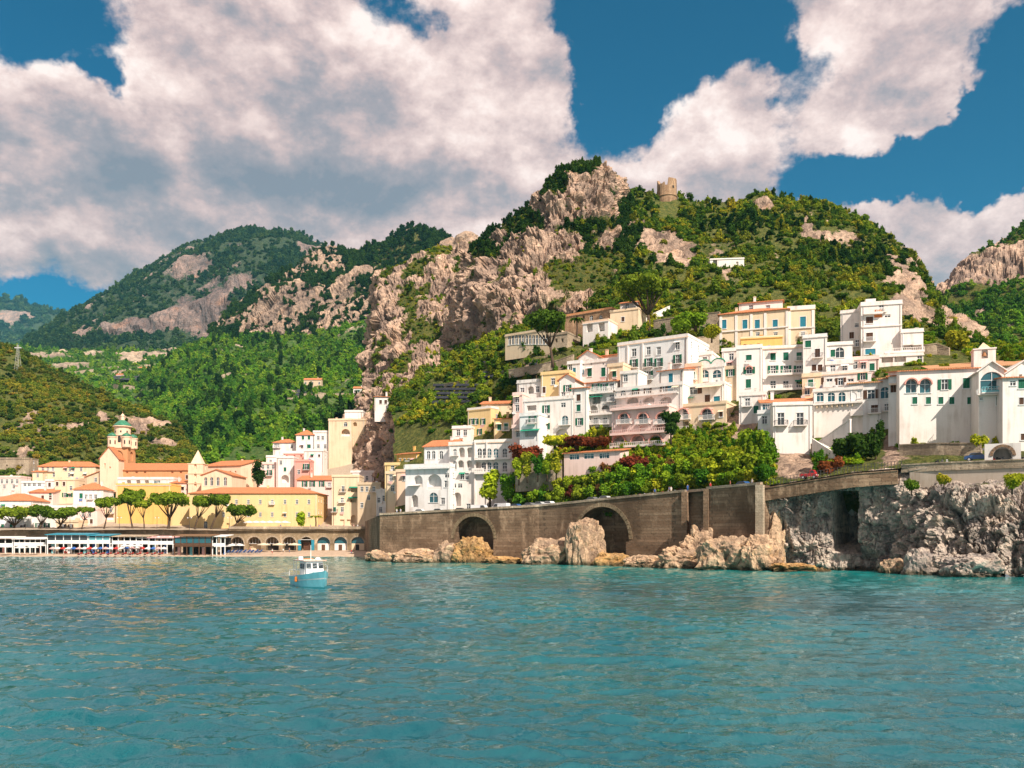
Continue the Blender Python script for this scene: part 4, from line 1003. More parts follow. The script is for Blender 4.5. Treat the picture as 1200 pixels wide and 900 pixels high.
def house(name, label, x0, x1, yt, yb, Y, a, dep, wall=None, roof=('flat',), wins=(), cat='house', foot=5.0, group=None, side=True, trim=None, clutter=True, extra=None):
    """box house whose front spans photo columns x0..x1 and rows yt..yb at distance Y, turned by a degrees"""
    wall = wall or WHITE
    ar = R(a); ca, sa = math.cos(ar), math.sin(ar)
    C = P((x0 + x1) / 2, yb, Y)
    def tpos(px):
        k = (px - 600) / F; return (k * C.y - C.x) / (ca - k * sa)
    tL, tR = tpos(x0), tpos(x1); W = tR - tL; tm = (tL + tR) / 2
    org = Vector((C.x + tm * ca, C.y + tm * sa, C.z)); H = (yb - yt) * Y / F
    root = empty(name, org, ar); tag(root, label, cat, group)
    def loc(px, py):
        t = tpos(px); Yp = C.y + t * sa
        return t - tm, CZ + (HY - py) * Yp / F - C.z
    holes, items = [], []
    for w_ in wins:
        kind, py, pxs = w_[0], w_[1], w_[2]
        k0 = kind[0]; ww, hh = DEF[k0]
        if len(w_) > 3 and w_[3]: ww = w_[3]
        if len(w_) > 4 and w_[4]: hh = w_[4]
        for px in pxs:
            x, z = loc(px, py); zb = z - hh / 2
            x = max(-W/2 + ww/2 + .2, min(W/2 - ww/2 - .2, x)); zb = max(-foot + .3, min(H - hh - .25, zb))
            holes.append((x + W/2, zb, ww, hh, k0 in 'aALBQ', REC.get(k0, 0.24)))
            items.append((kind, x, zb, ww, hh))
    mb = MB()
    facade(mb, (-W/2, 0, 0), (1, 0, 0), (0, 1, 0), W, -foot, H, holes)
    sitems = []
    for sgn in (1, -1):
        sh = []
        if side and H > 3 and dep > 4:
            nst = max(1, int(H / 3.3)); nc = max(1, int(dep / 4.2))
            for i in range(nst):
                for j in range(nc):
                    if hrng.random() < 0.72:
                        d = dep * (j + .5) / nc; zb = H * (i + .32) / nst
                        sh.append((d if sgn > 0 else dep - d, zb, .9, 1.3, False, .24)); sitems.append((sgn, d, zb))
        if sgn > 0: facade(mb, (W/2, 0, 0), (0, 1, 0), (-1, 0, 0), dep, -foot, H, sh)
        else: facade(mb, (-W/2, dep, 0), (0, -1, 0), (1, 0, 0), dep, -foot, H, sh)
    mb.poly([(-W/2, dep, -foot), (-W/2, dep, H), (W/2, dep, H), (W/2, dep, -foot)])
    rk = roof[0]
    if rk == 'gy':
        rise = roof[1]; mb.poly([(-W/2, 0, H), (W/2, 0, H), (0, 0, H + rise)]); mb.poly([(-W/2, dep, H), (0, dep, H + rise), (W/2, dep, H)])
    if rk == 'gx':
        rise = roof[1]
        for sx in (-W/2, W/2): mb.poly([(sx, 0, H), (sx, dep, H), (sx, dep/2, H + rise)])
    if rk == 'shed':
        rise = roof[1]
        for sx in (-W/2, W/2): mb.poly([(sx, 0, H), (sx, dep, H), (sx, dep, H + rise)])
        mb.poly([(-W/2, dep, H), (W/2, dep, H), (W/2, dep, H + rise), (-W/2, dep, H + rise)])
    mb.poly([(-W/2, 0, H), (W/2, 0, H), (W/2, dep, H), (-W/2, dep, H)])
    mb.build('wall', wall, root)
    if rk == 'flat':
        ph = roof[1] if len(roof) > 1 else 0.55
        pm = roof[2] if len(roof) > 2 else wall
        p = MB(); t = .25; e = .10
        p.box(-W/2 - e, W/2 + e, -e, t, H - .12, H + ph); p.box(-W/2 - e, W/2 + e, dep - t, dep + e, H - .12, H + ph)
        p.box(-W/2 - e, -W/2 + t, t + .001, dep - t - .001, H - .12, H + ph); p.box(W/2 - t, W/2 + e, t + .001, dep - t - .001, H - .12, H + ph)
        p.build('parapet', pm, root)
        MB().box(-W/2 - e - .12, W/2 + e + .12, -e - .12, -e - .002, H - .34, H - .16).build('cornice', trim or wall, root)
    else:
        ov = 0.45
        mat = TILEX if rk in ('shed', 'gx', 'hip') else TILEY
        if len(roof) > 2: mat = roof[2]
        link('roof', roof_mesh(rk, W, dep, H, roof[1], ov, mat), root)
    for kind, x, zb, ww, hh in items:
        fr, pn, shs = winmesh(kind[0], ww, hh)
        fo = None
        if fr is not None:
            fo = link('window', fr, root, (x, 0, zb))
            if pn is not None: link('pane', pn, fo)
        if pn is None and fo is None and kind[0] in 'L' and False: pass
        for s_ in shs: link('shutter', s_, root, (x, 0, zb))
        if 'B' in kind[1:] or 'P' in kind[1:]:
            sl, rl = balcony_mesh(ww + 1.3, 1.0, 'P' in kind[1:])
            bo = link('balcony', sl, root, (x, 0, zb - .03)); link('railing', rl, bo)
        if 'R' in kind[1:]:      # parapet rail inside a loggia
            MB().box(-ww/2 + .01, ww/2 - .01, .12, .24, 0.003, .9).build('loggia_rail', WHITE, root, (x, 0, zb))
        if 'H' in kind[1:]:      # brick-red hood over an arch
            m = MB(); r = ww/2 + .28; pts = [(-r * math.cos(math.pi * k / 10), zb + hh - ww/2 + (ww/2 + .28) * math.sin(math.pi * k / 10)) for k in range(11)]
            for k in range(10):
                (xa, za), (xb, zb_) = pts[k], pts[k+1]; f = (ww/2 + .04) / r; zc = zb + hh - ww/2
                ia, ib = (xa * f, zc + (za - zc) * f), (xb * f, zc + (zb_ - zc) * f)
                m.hexa([(xa, -.75, za), (xb, -.75, zb_), (ib[0], -.75, ib[1]), (ia[0], -.75, ia[1])], [(xa, -.003, za), (xb, -.003, zb_), (ib[0], -.003, ib[1]), (ia[0], -.003, ia[1])])
            m.build('arch_hood', ROSE, root, (x, 0, 0))
        if 'W' in kind[1:]:      # small awning
            MB().hexa([(-ww*.8, -1.1, zb + hh - .25), (ww*.8, -1.1, zb + hh - .25), (ww*.8, -.01, zb + hh + .25), (-ww*.8, -.01, zb + hh + .25)], [(-ww*.8, -1.1, zb + hh - .2), (ww*.8, -1.1, zb + hh - .2), (ww*.8, -.01, zb + hh + .3), (-ww*.8, -.01, zb + hh + .3)]).build('awning', GREENA, root, (x, 0, 0))
    if clutter:
        if W > 4 and H > 5:
            for sx in ((-1, 1) if hrng.random() < .4 else (hrng.choice((-1, 1)),)):
                x = sx * (W/2 - hrng.uniform(.25, .6)); MB().tube([(x, -.10, -.5), (x, -.10, H - .3)], .07, 5).build('drainpipe', hrng.choice([GREYPL, BROWNP, WHITEP]), root)
        for kind, x, zb, ww, hh in items:
            q = hrng.random()
            if kind in ('r', 's', 'k', 'd', 'b', 'g') and ww < 1.8:
                if q < .13:
                    am = hrng.choice([CANVASW, CANVAS, GREENA, CANVASP]); MB().hexa([(-ww*.75, -.9, hh - .35), (ww*.75, -.9, hh - .35), (ww*.75, -.06, hh + .12), (-ww*.75, -.06, hh + .12)], [(-ww*.75, -.9, hh - .3), (ww*.75, -.9, hh - .3), (ww*.75, -.06, hh + .17), (-ww*.75, -.06, hh + .17)]).build('awning', am, root, (x, 0, zb))
                elif q < .22:
                    MB().box(-.42, .42, -.36, -.01, -.75, -.2).build('air_conditioner', hrng.choice([WHITEP, GREYPL]), root, (x + hrng.choice((-1, 1)) * .9, 0, zb))
                elif q < .36 and zb > 2:
                    sl, rl = balcony_mesh(ww + 1.1, .8, False); bo = link('balcony', sl, root, (x, 0, zb - .15)); link('railing', rl, bo)
                elif q < .44:
                    m = MB(); m.box(-.7, .7, -.42, -.40, -.22, -.19)
                    for kx in range(4): m.box(-.62 + kx * .33, -.36 + kx * .33, -.42, -.40, -.8 - hrng.uniform(0, .25), -.2)
                    m.build('laundry', hrng.choice([CANVASW, CANVASP, BLUEP, CANVASW]), root, (x, 0, zb))
    fr, pn, shs = winmesh('r', .9, 1.3)
    for sgn, d, zb in sitems:
        fo = link('window', fr, root, (sgn * W/2, d, zb), sgn * math.pi / 2); link('pane', pn, fo)
    if clutter and rk == 'flat' and W > 5:
        for k in range(hrng.choice([1, 2, 2, 3])):
            x, y = hrng.uniform(-W/2 + 1, W/2 - 1), hrng.uniform(1, max(1.2, dep - 1.5)); q = hrng.random()
            if q < .45: MB().box(-.35, .35, -.3, .3, 0, 1.0).box(-.45, .45, -.4, .4, 1.001, 1.12).build('chimney', wall, root, (x, y, H))
            elif q < .75: MB().lathe([(.5, 0), (.55, .1), (.55, 1.0), (.3, 1.15), (.05, 1.18)], 10).build('water_tank', hrng.choice([WHITEP, BLUEP, GREYPL]), root, (x, y, H))
            else: MB().tube([(0, 0, 0), (0, 0, 2.4)], .04, 4).box(-.5, .5, -.02, .02, 2.1, 2.14).box(-.35, .35, -.02, .02, 1.7, 1.74).build('aerial', IRON, root, (x, y, H))
    elif clutter and W > 5:
        MB().box(-.35, .35, -.3, .3, 0, 1.7).box(-.42, .42, -.37, .37, 1.701, 1.85).build('chimney', wall, root, (hrng.uniform(-W/3, W/3), dep * .45, H + (roof[1] * .6)))
    if extra: extra(root, W, H, dep, loc)
    HOUSES.append((root, W, H, dep))
    return root
def rng_(a, b, n):
    return [a + (b - a) * i / (n - 1) for i in range(n)]
def canopy(root, xa, xb, z, d, mat, name='awning', drop=.35):
    MB().hexa([(xa, -d, z - drop), (xb, -d, z - drop), (xb, -.01, z), (xa, -.01, z)], [(xa, -d, z - drop + .06), (xb, -d, z - drop + .06), (xb, -.01, z + .06), (xa, -.01, z + .06)]).build(name, mat, root)
def terrace(root, xa, xb, z, d, mat=WHITE, rail=WHITE):
    sl = MB().box(xa, xb, -d, -.004, z - .22, z).build('terrace', mat, root)
    m = MB().box(xa, xb, -d, -d + .12, z + .002, z + .3).box(xa, xb, -d, -d + .10, z + .9, z + 1.0)
    n = max(3, int((xb - xa) / .5))
    for k in range(n + 1): x = xa + .06 + (xb - xa - .12) * k / n; m.box(x - .05, x + .05, -d + .01, -d + .09, z + .3, z + .9)
    m.build('railing', rail, sl)

# ------------------------------------------------------------------ left town behind the beach
ruin = house('stone_ruin', 'ruined tan stone wall block at the hill foot left of the long cream house', -10, 34, 537, 562, 398, 0, 8, STONEL, ('flat', .3), [('o', 546, [8, 26]), ('o', 555, [2, 18])], 'ruin', clutter=False)
house('long_house', 'long cream house with wide orange roof under the wooded hill', 45, 112, 547, 562, 395, 2, 9, CREAM, ('hip', 2.6), [('r', 549.5, [50, 56, 62, 77, 82, 86, 95]), ('r', 556.5, [52, 63, 81, 85, 100])])
house('small_annex', 'low annex with orange roof at the end of the long cream house', 38, 50, 553, 563, 390, 2, 6, CREAM, ('shed', 1.0), [('r', 557, [44])])
house('low_house', 'low pink terrace house below the stone ruin', -10, 24, 559, 575, 362, 0, 8, PINK, ('flat',), [('r', 564, [2, 8, 14, 20]), ('r', 570, [5, 16])])
house('low_house', 'low bluish-white flat house with a row of small windows', 25, 53, 565, 577, 356, 0, 8, WHITE2, ('flat', .5), [('z', 568, [29, 34, 40, 46])])
house('house', 'cream house with brown shuttered windows and sloping orange roof', 34, 62, 577, 594, 340, 3, 8, PINK, ('shed', 1.6), [('k', 583, [50, 59]), ('g', 577, [59])])
house('house', 'white seafront villa with broad orange hip roof', -14, 38, 587, 604, 328, 0, 14, WHITE2, ('hip', 3.0), [('r', 594, [4, 16, 29])])
house('house', 'ochre-topped cream block with two green shutters', 64, 88, 562, 590, 346, 0, 8, CREAM, ('flat',), [('k', 567, [67, 75]), ('s', 580, [76, 82]), ('r', 572, [83])])
house('house', 'narrow white house wedged beside the ochre-topped block', 53, 65, 563, 586, 350, 0, 7, WHITE, ('flat',), [('k', 568, [58]), ('r', 576, [58])])
house('house', 'small peach house with flat roof behind the orange-roofed white villa', 82, 98, 560, 576, 356, 0, 7, PEACH, ('flat',), [('r', 566, [88, 94])])
house('house', 'white house with bright orange hip roof and one green shuttered window', 86, 121, 574, 600, 328, 4, 10, WHITE, ('hip', 2.8), [('g', 581, [95], 1.3, 2.0), ('r', 582, [101, 106, 112])])
house('gable_house', 'tan gabled house with green shuttered windows beside the yellow wall', 100, 139, 559, 590, 350, 0, 10, TAN, ('gy', 2.6, TILEY), [('r', 557, [118]), ('s', 567, [120, 132]), ('s', 581, [122, 132]), ('r', 560.5, [112])])
for i, (xa, xb, yt, Y, m, lab, ws) in enumerate([
    (-12, 36, 607, 306, WHITE2, 'long low white seafront house with green shutters behind the pines', [('g', 617, [3, 13]), ('d', 617, [27])]),
    (36, 66, 603, 307, WHITE, 'white seafront house with two tall green shuttered windows', [('s', 616, [45, 55], 1.1, 1.9)]),
    (18, 46, 594, 318, PEACH, 'pale peach house rising behind the low seafront row', [('r', 600, [26, 36])]),
    (58, 90, 594, 318, WHITE, 'white house with arched niche behind the beach pines', [('a', 603, [66]), ('r', 602, [76, 84])]),
    (66, 92, 611, 307, CREAM, 'low cream shop front with brown roof edge behind the teal pavilion', [('d', 617, [74, 83])]),
    (90, 114, 597, 314, PINK, 'pink house with flower terrace beside the lone tall pine', [('r', 603, [97, 105]), ('k', 611, [101, 107])]),
    (112, 137, 588, 320, CREAM, 'cream house with covered balcony next to the yellow wall', [('lR', 606, [126], 4.5, 2.2), ('r', 597, [118, 130])])]):
    house('seafront_house', lab, xa, xb, yt, 623, Y, 0, 8, m, ('flat',), ws, group='houses behind the beach')
# cathedral group
house('cathedral_nave', 'long brick-orange church nave under a sloping tiled roof', 122, 222, 551, 566, 352, 0, 12, BRICKC, ('shed', 3.6), [('o', 553.5, [138, 149, 160, 170, 202, 212], .9, .7), ('k', 559, [219])], 'church', side=False, clutter=False)
house('church_gable', 'tall cream church gable in front of the bell tower', 117, 139, 537, 562, 348, 0, 5, PEACH, ('gy', 4.6, TILEY), [('o', 546, [123], .5, 2.2), ('o', 548, [129], .6, .8)], 'church', side=False, clutter=False)
house('roof_terrace_house', 'low white house with arched openings under the church nave', 138, 203, 561, 572, 338, 0, 8, WHITE, ('flat', .7), [('L', 564.5, [151, 162, 172], 1.8, 1.6), ('w', 565.5, [184], 2.6, 1.6)], side=False)
house('house', 'narrow pink house between the white terrace house and the church belfry', 200, 221, 566, 585, 334, 0, 7, PINK, ('shed', 1.2), [('r', 571, [207]), ('k', 572, [214])])
house('palace', 'tall blank yellow palace wall behind the umbrella pines', 136, 200, 568, 624, 318, 0, 10, YELLOW, ('flat', .5, YELLOW), [('o', 620, [183], 1.6, 1.8), ('o', 620, [147], 1.0, 1.2)], 'building', trim=WHITE, side=False)
house('palace', 'paler yellow palace wing between the pines and the long yellow building', 198, 262, 581, 623, 316, 0, 10, PALEYEL, ('flat', .5), [('r', 588, [211, 229]), ('a', 607, [241], 1.3, 3.4), ('k', 593, [246], 1.2, 3.5), ('r', 603, [262])], 'building', side=False)
def belfry():
    Y = 332; c = P(229, 585, Y); s = Y / F
    root = empty('church_belfry', c); tag(root, 'square cream belfry with pointed spire and three stacked windows', 'belfry')
    w = 8.6 * s; H = 42 * s; mb = MB(); holes = [((w), (585 - py) * s - .9, 1.0, 1.9, True, .5) for py in (547, 557, 568)]
    facade(mb, (-w, 0, 0), (1, 0, 0), (0, 1, 0), 2*w, -6, H, holes)
    facade(mb, (w, 0, 0), (0, 1, 0), (-1, 0, 0), 2*w, -6, H, holes); facade(mb, (-w, 2*w, 0), (0, -1, 0), (1, 0, 0), 2*w, -6, H, [])
    mb.poly([(-w, 2*w, -6), (-w, 2*w, H), (w, 2*w, H), (w, 2*w, -6)]); mb.poly([(-w, 0, H), (w, 0, H), (w, 2*w, H), (-w, 2*w, H)])
    mb.build('wall', PEACH, root)
    for k in range(4): MB().box(-w - .18, w + .18, -.18, 2*w + .18, H - .25 - k * 11.5 * s, H - k * 11.5 * s + .003).build('cornice', CREAM, root)
    MB().hexa([(-w*.75, .25*w, H + .01), (w*.75, .25*w, H + .01), (w*.75, 1.75*w, H + .01), (-w*.75, 1.75*w, H + .01)], [(-.1, w - .1, H + 16*s), (.1, w - .1, H + 16*s), (.1, w + .1, H + 16*s), (-.1, w + .1, H + 16*s)]).build('spire', PEACH, root)
    MB().tube([(0, w, H + 16*s), (0, w, H + 19*s)], .06, 4).build('cross', IRON, root)
belfry()
house('parish_church', 'peach church front with shallow gable and three tall arched windows', 236, 272, 557, 584, 326, -4, 14, PEACH, ('gy', 2.2, TILEY), [('a', 564, [241, 248, 255.5, 264], 1.2, 3.2)], 'church', side=False, clutter=False)
house('church_aisle', 'peach church aisle with long orange roof behind the church front', 238, 282, 546, 562, 345, -18, 12, PEACH, ('shed', 3.0), [('o', 553, [270, 276], .8, .8)], 'church', side=False, clutter=False)
house('house', 'small cream house with orange roof beside the church aisle', 270, 303, 546, 566, 362, 0, 8, CREAM, ('gx', 2.2), [('g', 552, [296]), ('r', 553, [280, 288])])
house('house', 'low tan house under the orange-roofed pair beside the dark tree', 280, 300, 556, 572, 350, 0, 6, TAN, ('shed', 1.2), [('r', 562, [286, 293])])
def campanile():
    Y = 374; s = Y / F; c = P(139, 548, Y)
    root = empty('bell_tower', c); tag(root, 'ornate ochre bell tower with green tiled dome and four corner turrets', 'bell tower')
    w = 10.5 * s; H1 = 24 * s; mb = MB()
    facade(mb, (-w, 0, 0), (1, 0, 0), (0, 1, 0), 2*w, -8, H1, [(w * .95, 9 * s, 4.2, 4.2, True, .5)])
    facade(mb, (w, 0, 0), (0, 1, 0), (-1, 0, 0), 2*w, -8, H1, [(w, 9 * s, 3.0, 4.0, True, .5)]); facade(mb, (-w, 2*w, 0), (0, -1, 0), (1, 0, 0), 2*w, -8, H1, [])
    mb.poly([(-w, 2*w, -8), (-w, 2*w, H1), (w, 2*w, H1), (w, 2*w, -8)]); mb.poly([(-w, 0, H1), (w, 0, H1), (w, 2*w, H1), (-w, 2*w, H1)])
    mb.build('base', BRICKC, root)
    MB().box(-w - .2, w + .2, -.2, 2*w + .2, H1 - .35, H1 + .05).build('cornice', CREAM, root)
    H2 = H1 + 14 * s; r = 9.4 * s
    drum = MB().lathe([(r, H1 + .06), (r, H2), (r * 1.08, H2 + .05), (r * 1.08, H2 + .3)], 8, 0, w, math.pi / 8).build('belfry_stage', PEACH, root)
    for k in range(8):
        q = math.pi / 4 * k - math.pi / 2; m = MB(); rr = r * math.cos(math.pi / 8) + .02
        m.hexa([(x, -.02, z + H1 + 2.2) for x, z in arcpts(1.3, 3.0)], [(x, .05, z + H1 + 2.2) for x, z in arcpts(1.3, 3.0)])
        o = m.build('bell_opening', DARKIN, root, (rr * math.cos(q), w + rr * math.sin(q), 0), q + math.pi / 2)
    H3 = H2 + 10.5 * s; r3 = 9.5 * s
    MB().lathe([(r3 * .95, H2 + .31), (r3 * .95, H3), (r3 * 1.16, H3 + .1), (r3 * 1.16, H3 + .45)], 16, 0, w).build('drum', PEACH, root)
    for k in range(8):
        q = math.pi / 4 * k - math.pi / 2 + .2
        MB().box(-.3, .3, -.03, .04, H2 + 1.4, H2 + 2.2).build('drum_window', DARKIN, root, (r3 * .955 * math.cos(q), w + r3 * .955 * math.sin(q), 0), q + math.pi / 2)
    hd = 8.8 * s
    dome = MB().lathe([(r3 * 1.14, H3 + .46), (r3 * 1.0, H3 + .3 * hd), (r3 * .72, H3 + .62 * hd), (r3 * .4, H3 + .88 * hd), (.7, H3 + hd)], 20, 0, w).build('dome', VERDI, root, smooth=True)
    hl = H3 + hd
    MB().lathe([(.85, hl - .1), (.7, hl + 1.7), (.95, hl + 1.75), (.6, hl + 2.3), (.1, hl + 2.9)], 8, 0, w).build('lantern', PEACH, root)
    MB().tube([(0, w, hl + 2.8), (0, w, hl + 4.0)], .08, 5).build('finial', BRASS, root)
    for i, (sx, sy) in enumerate(((-1, 0), (1, 0), (1, 2), (-1, 2))):
        x, y = sx * w * .80, sy * w + (.2 * w if sy == 0 else -.2 * w)
        t = MB().lathe([(1.95, H1 + .06), (1.95, H1 + 4.2), (2.15, H1 + 4.3), (2.15, H1 + 4.7)], 12, x, y).build('turret', PEACH, root)
        MB().lathe([(2.15, H1 + 4.71), (1.7, H1 + 5.6), (.8, H1 + 6.2), (.1, H1 + 6.5)], 12, x, y).build('turret_dome', VERDI, t, smooth=True)
        for k in range(6):
            q = k * math.pi / 3 - math.pi / 2
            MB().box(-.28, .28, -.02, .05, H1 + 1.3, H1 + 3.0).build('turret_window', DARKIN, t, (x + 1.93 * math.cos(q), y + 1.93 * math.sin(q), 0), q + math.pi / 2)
campanile()
# long yellow building and the cluster to its right
house('long_building', 'long yellow seafront building with orange roof and two rows of windows', 222, 372, 578.5, 620, 307, 0, 17, PALEYEL, ('hip', 2.6),
      [('r', 588, [264, 277, 291, 305, 319, 334, 348, 362], .95, 1.5), ('r', 603, [262, 291, 305, 319, 334, 348, 362], .95, 1.5), ('a', 615, [241], 1.3, 2.6), ('o', 616, [267], 1.0, 1.8)], 'building')
house('house', 'white house with broad orange roof directly above the long yellow building', 348, 393, 562.5, 592, 332, 0, 10, PINK, ('shed', 2.2), [('b', 567, [357, 366, 377]), ('r', 568, [386])])
house('house', 'salmon-red house with a white balcony door', 345, 364, 540, 568, 348, 0, 9, ROSE, ('flat',), [('bB', 547, [359], 1.4, 2.4), ('r', 553, [350])])
house('house', 'tall white house with brick arch opening at its foot', 324, 344, 536, 572, 352, 0, 9, WHITE, ('flat',), [('g', 550, [334]), ('r', 542, [329]), ('L', 561, [334], 3.2, 3.2)])
house('house', 'stepped pale pink house beside the dark round tree', 303, 326, 543, 572, 354, 0, 9, PINK, ('flat',), [('r', 547, [308, 314, 320]), ('bB', 554, [316])])
house('house', 'stacked little white house over the pale pink one', 312, 330, 535, 552, 362, 0, 8, WHITE, ('flat',), [('r', 541, [317, 325])])
house('house', 'white cube house with two red shuttered windows', 356, 379, 528, 552, 354, 0, 8, WHITE, ('flat',), [('k', 534, [366, 374], .9, 1.1)])
house('house', 'red-fronted terrace house under a white parapet', 332, 357, 531, 548, 360, 0, 8, ROSE, ('flat', .9, WHITE), [('o', 535, [336, 345, 353])])
house('house', 'white hillside house with small orange hip roof and dark windows', 320, 348, 519, 538, 374, 0, 9, WHITE, ('hip', 2.0), [('r', 522, [323, 326]), ('r', 523, [342])])
house('house', 'taller white hillside house with orange pyramid roof and green windows', 347, 368, 510, 536, 370, 0, 8, WHITE, ('hip', 2.6), [('g', 512.5, [355, 362]), ('g', 523, [362], 1.6, 1.7), ('r', 523, [354])])
house('house', 'white hillside house with flat roof and grey windows', 367, 387, 506, 536, 370, 0, 8, WHITE, ('flat',), [('r', 513, [373, 378]), ('r', 523, [373, 381])])
house('house', 'small white house with orange shed roof at the cliff edge', 380, 393, 511, 530, 374, 0, 7, WHITE, ('shed', 1.4), [('r', 516, [386]), ('L', 531, [381], 2.2, 2)])
house('chapel_house', 'cream house with two arched loggias below the cliff', 385, 412, 492, 516, 368, -4, 9, CREAM, ('flat',), [('LR', 507, [405], 3.8, 3.2), ('a', 497, [405], 1.6, 1.8)], foot=16)
house('house', 'white flat-roofed house above the arched loggia house', 404, 425, 482, 498, 374, 0, 8, WHITE, ('flat',), [('L', 495, [414, 420], 1.8, 1.6)])
house('house', 'rustic tan house built against the cliff with an arch', 411, 427, 492, 506, 370, -6, 7, TAN, ('flat',), [('L', 497, [416], 1.8, 1.8)], foot=12)
house('apartment_block', 'tall cream apartment block with green awnings and balconies', 389, 421, 558, 619, 311, 0, 10, CREAM, ('flat',),
      [('rB', 573, [402], 1.1, 2.0), ('lW', 574, [415], 2.2, 1.8), ('lW', 586, [414], 2.2, 1.8), ('rB', 586, [401]), ('gB', 597, [392]), ('r', 597, [401]), ('o', 612, [401, 409], 1.6, 2.0), ('L', 608, [414], 1.8, 2.8)], 'building')
house('house', 'white rooftop house behind the tall cream apartment block', 411, 438, 553, 582, 336, 0, 9, WHITE, ('flat',), [('r', 560, [420, 430])])
house('house', 'cream house with dark roof terrace beside the apartment block', 419, 446, 567, 618, 306, -8, 10, TAN, ('flat',), [('r', 573, [424, 430, 438]), ('r', 583, [432]), ('r', 592, [424])])
house('house', 'white house at the wall corner with climbing red flowers', 441, 459, 575, 618, 292, -10, 8, WHITE, ('flat',), [('r', 584, [450], 1.2, 2), ('r', 586, [444]), ('r', 597, [446])])
house('house', 'cream terraced house left of the big white hotel', 452, 478, 554, 606, 252, -14, 8, CREAM, ('flat',), [('r', 560, [458, 465]), ('r', 572, [460])])
house('house', 'narrow cream house above the terraced one left of the hotel', 451, 468, 544, 568, 262, -10, 7, PALEYEL, ('flat',), [('r', 549, [460])])
house('house', 'peach house front between the hotel and the old terraces', 464, 480, 552, 598, 246, -16, 7, PEACH, ('flat',), [('r', 560, [474])])
house('house', 'long ochre house with orange roof behind the big white hotel', 465, 489, 532, 556, 262, -34, 9, YELLOW, ('shed', 1.6), [('r', 540, [469, 474, 479, 484], .8, 1.3)])
house('cliff_house', 'small white house standing on the cliff edge among scrub', 439, 458, 465, 480, 352, 0, 8, WHITE, ('shed', 1.2), [('k', 471, [446, 452])])
house('cliff_house', 'tiny white cottage with blue trim high on the cliff', 486, 497, 444, 452, 365, 0, 6, WHITE2, ('flat',), [('r', 447, [491])])
house('cliff_house', 'low cream cottage beside the cliff path wall', 500, 520, 444, 452, 372, 0, 6, CREAM, ('flat',), [('r', 447, [506, 514])])
# ------------------------------------------------------------------ headland houses
A = -30
# the big white hotel
def hotel():
    r = house('hotel', 'big white arched hotel directly above the smaller sea-wall arch', 526, 558, 520.5, 600, 226, -18, 16, WHITE, ('flat', .7, WHITE), [('aB', 530, [533]), ('Lr', 530, [541, 550.5], 1.7, 2.6), ('a', 545, [533], 1.0, 2.2), ('LR', 545.5, [540, 550], 1.7, 2.8), ('r', 558, [542, 547]), ('z', 569, [532, 539]), ('L', 585, [536], 2.1, 3.6), ('r', 594, [549])], 'hotel', group=None, trim=PEACH)
    return r
hotel()
house('hotel_wing', 'right wing of the white hotel with two rows of arched windows', 556, 600, 517.5, 575, 223, -16, 15, WHITE, ('flat', .6, WHITE), [('a', 531, [562, 568, 591.5], 1.3, 2.5), ('A', 531, [573, 581], 1.4, 2.5), ('LP', 547, [560], 1.7, 2.7), ('a', 547, [567, 591.5], 1.3, 2.5), ('A', 547, [573, 581], 1.4, 2.5), ('a', 560, [591], 1.1, 1.8)], 'hotel', trim=PEACH,
      extra=lambda r, W, H, d, loc: (terrace(r, -W/2 + .3, W/2 - .3, loc(580, 538)[1], 1.1), terrace(r, -W/2 + .3, W/2 - .3, loc(580, 554.5)[1], 1.1), [MB().box(.0, .35, -.35, -.004, -8, H).build('pilaster', WHITE, r, (x, 0, 0)) for x in (-W/2 + .01, -W/2 + W * .32, W/2 - .36)]))
house('hotel_wing', 'upper left wing of the white hotel under an orange gable roof', 497, 528, 523, 562, 232, -22, 12, WHITE2, ('gx', 2.2), [('a', 533, [502, 508, 517], 1.1, 2.2)], 'hotel')
house('hotel_wing', 'lower left wing of the white hotel with one very large arch', 475, 527, 547, 603, 226, -20, 10, WHITE2, ('flat', .8, WHITE2), [('LR', 565, [509], 4.2, 4.2), ('LR', 564, [490], 2.6, 3.2), ('A', 583, [508], 2.6, 2.6), ('z', 557, [525]), ('r', 567, [523]), ('L', 587, [486], 2.0, 3.2), ('r', 587, [519])], 'hotel',
      extra=lambda r, W, H, d, loc: (canopy(r, -W/2 + 1.0, -W/2 + 4.6, loc(490, 568)[1], 1.6, CANVASW), terrace(r, -W/2, W/2, H - .4, .9, WHITE2, WHITE2)))
house('house', 'yellow house with dark green shutters above the white hotel', 548, 575, 479, 514, 246, -34, 12, PALEYEL, ('flat', .5, WHITE), [('s', 494, [553, 558, 566], .9, 1.7), ('s', 506, [553, 562], .9, 1.7)])
house('house', 'cream upper storey with shallow roof over the yellow shuttered house', 564, 602, 473, 512, 247, -10, 10, CREAM, ('gx', 1.4), [('g', 501, [584, 592], 1.0, 1.7), ('r', 480, [580])])
house('house', 'small yellow house with green doors beside the creeper terrace', 579, 602, 491, 513, 238, -8, 7, PALEYEL, ('shed', .9), [('g', 500, [585, 593], 1.1, 1.9)])
house('house', 'tiny white house with awning behind the hotel roof', 530, 552, 501, 520, 244, -12, 7, WHITE, ('flat',), [('r', 507, [537, 545])])
def scallop(r, x, z):
    pts = [(x - 1.65 * math.cos(math.pi * k / 12), z + 1.1 * math.sin(math.pi * k / 12)) for k in range(13)]
    MB().hexa([(a_, -.08, b_) for a_, b_ in pts], [(a_, .12, b_) for a_, b_ in pts]).build('scalloped_parapet', WHITE, r)
    MB().tube([(a_, -.02, b_ + .03) for a_, b_ in pts], .16, 5).build('scalloped_trim', GREENA, r)
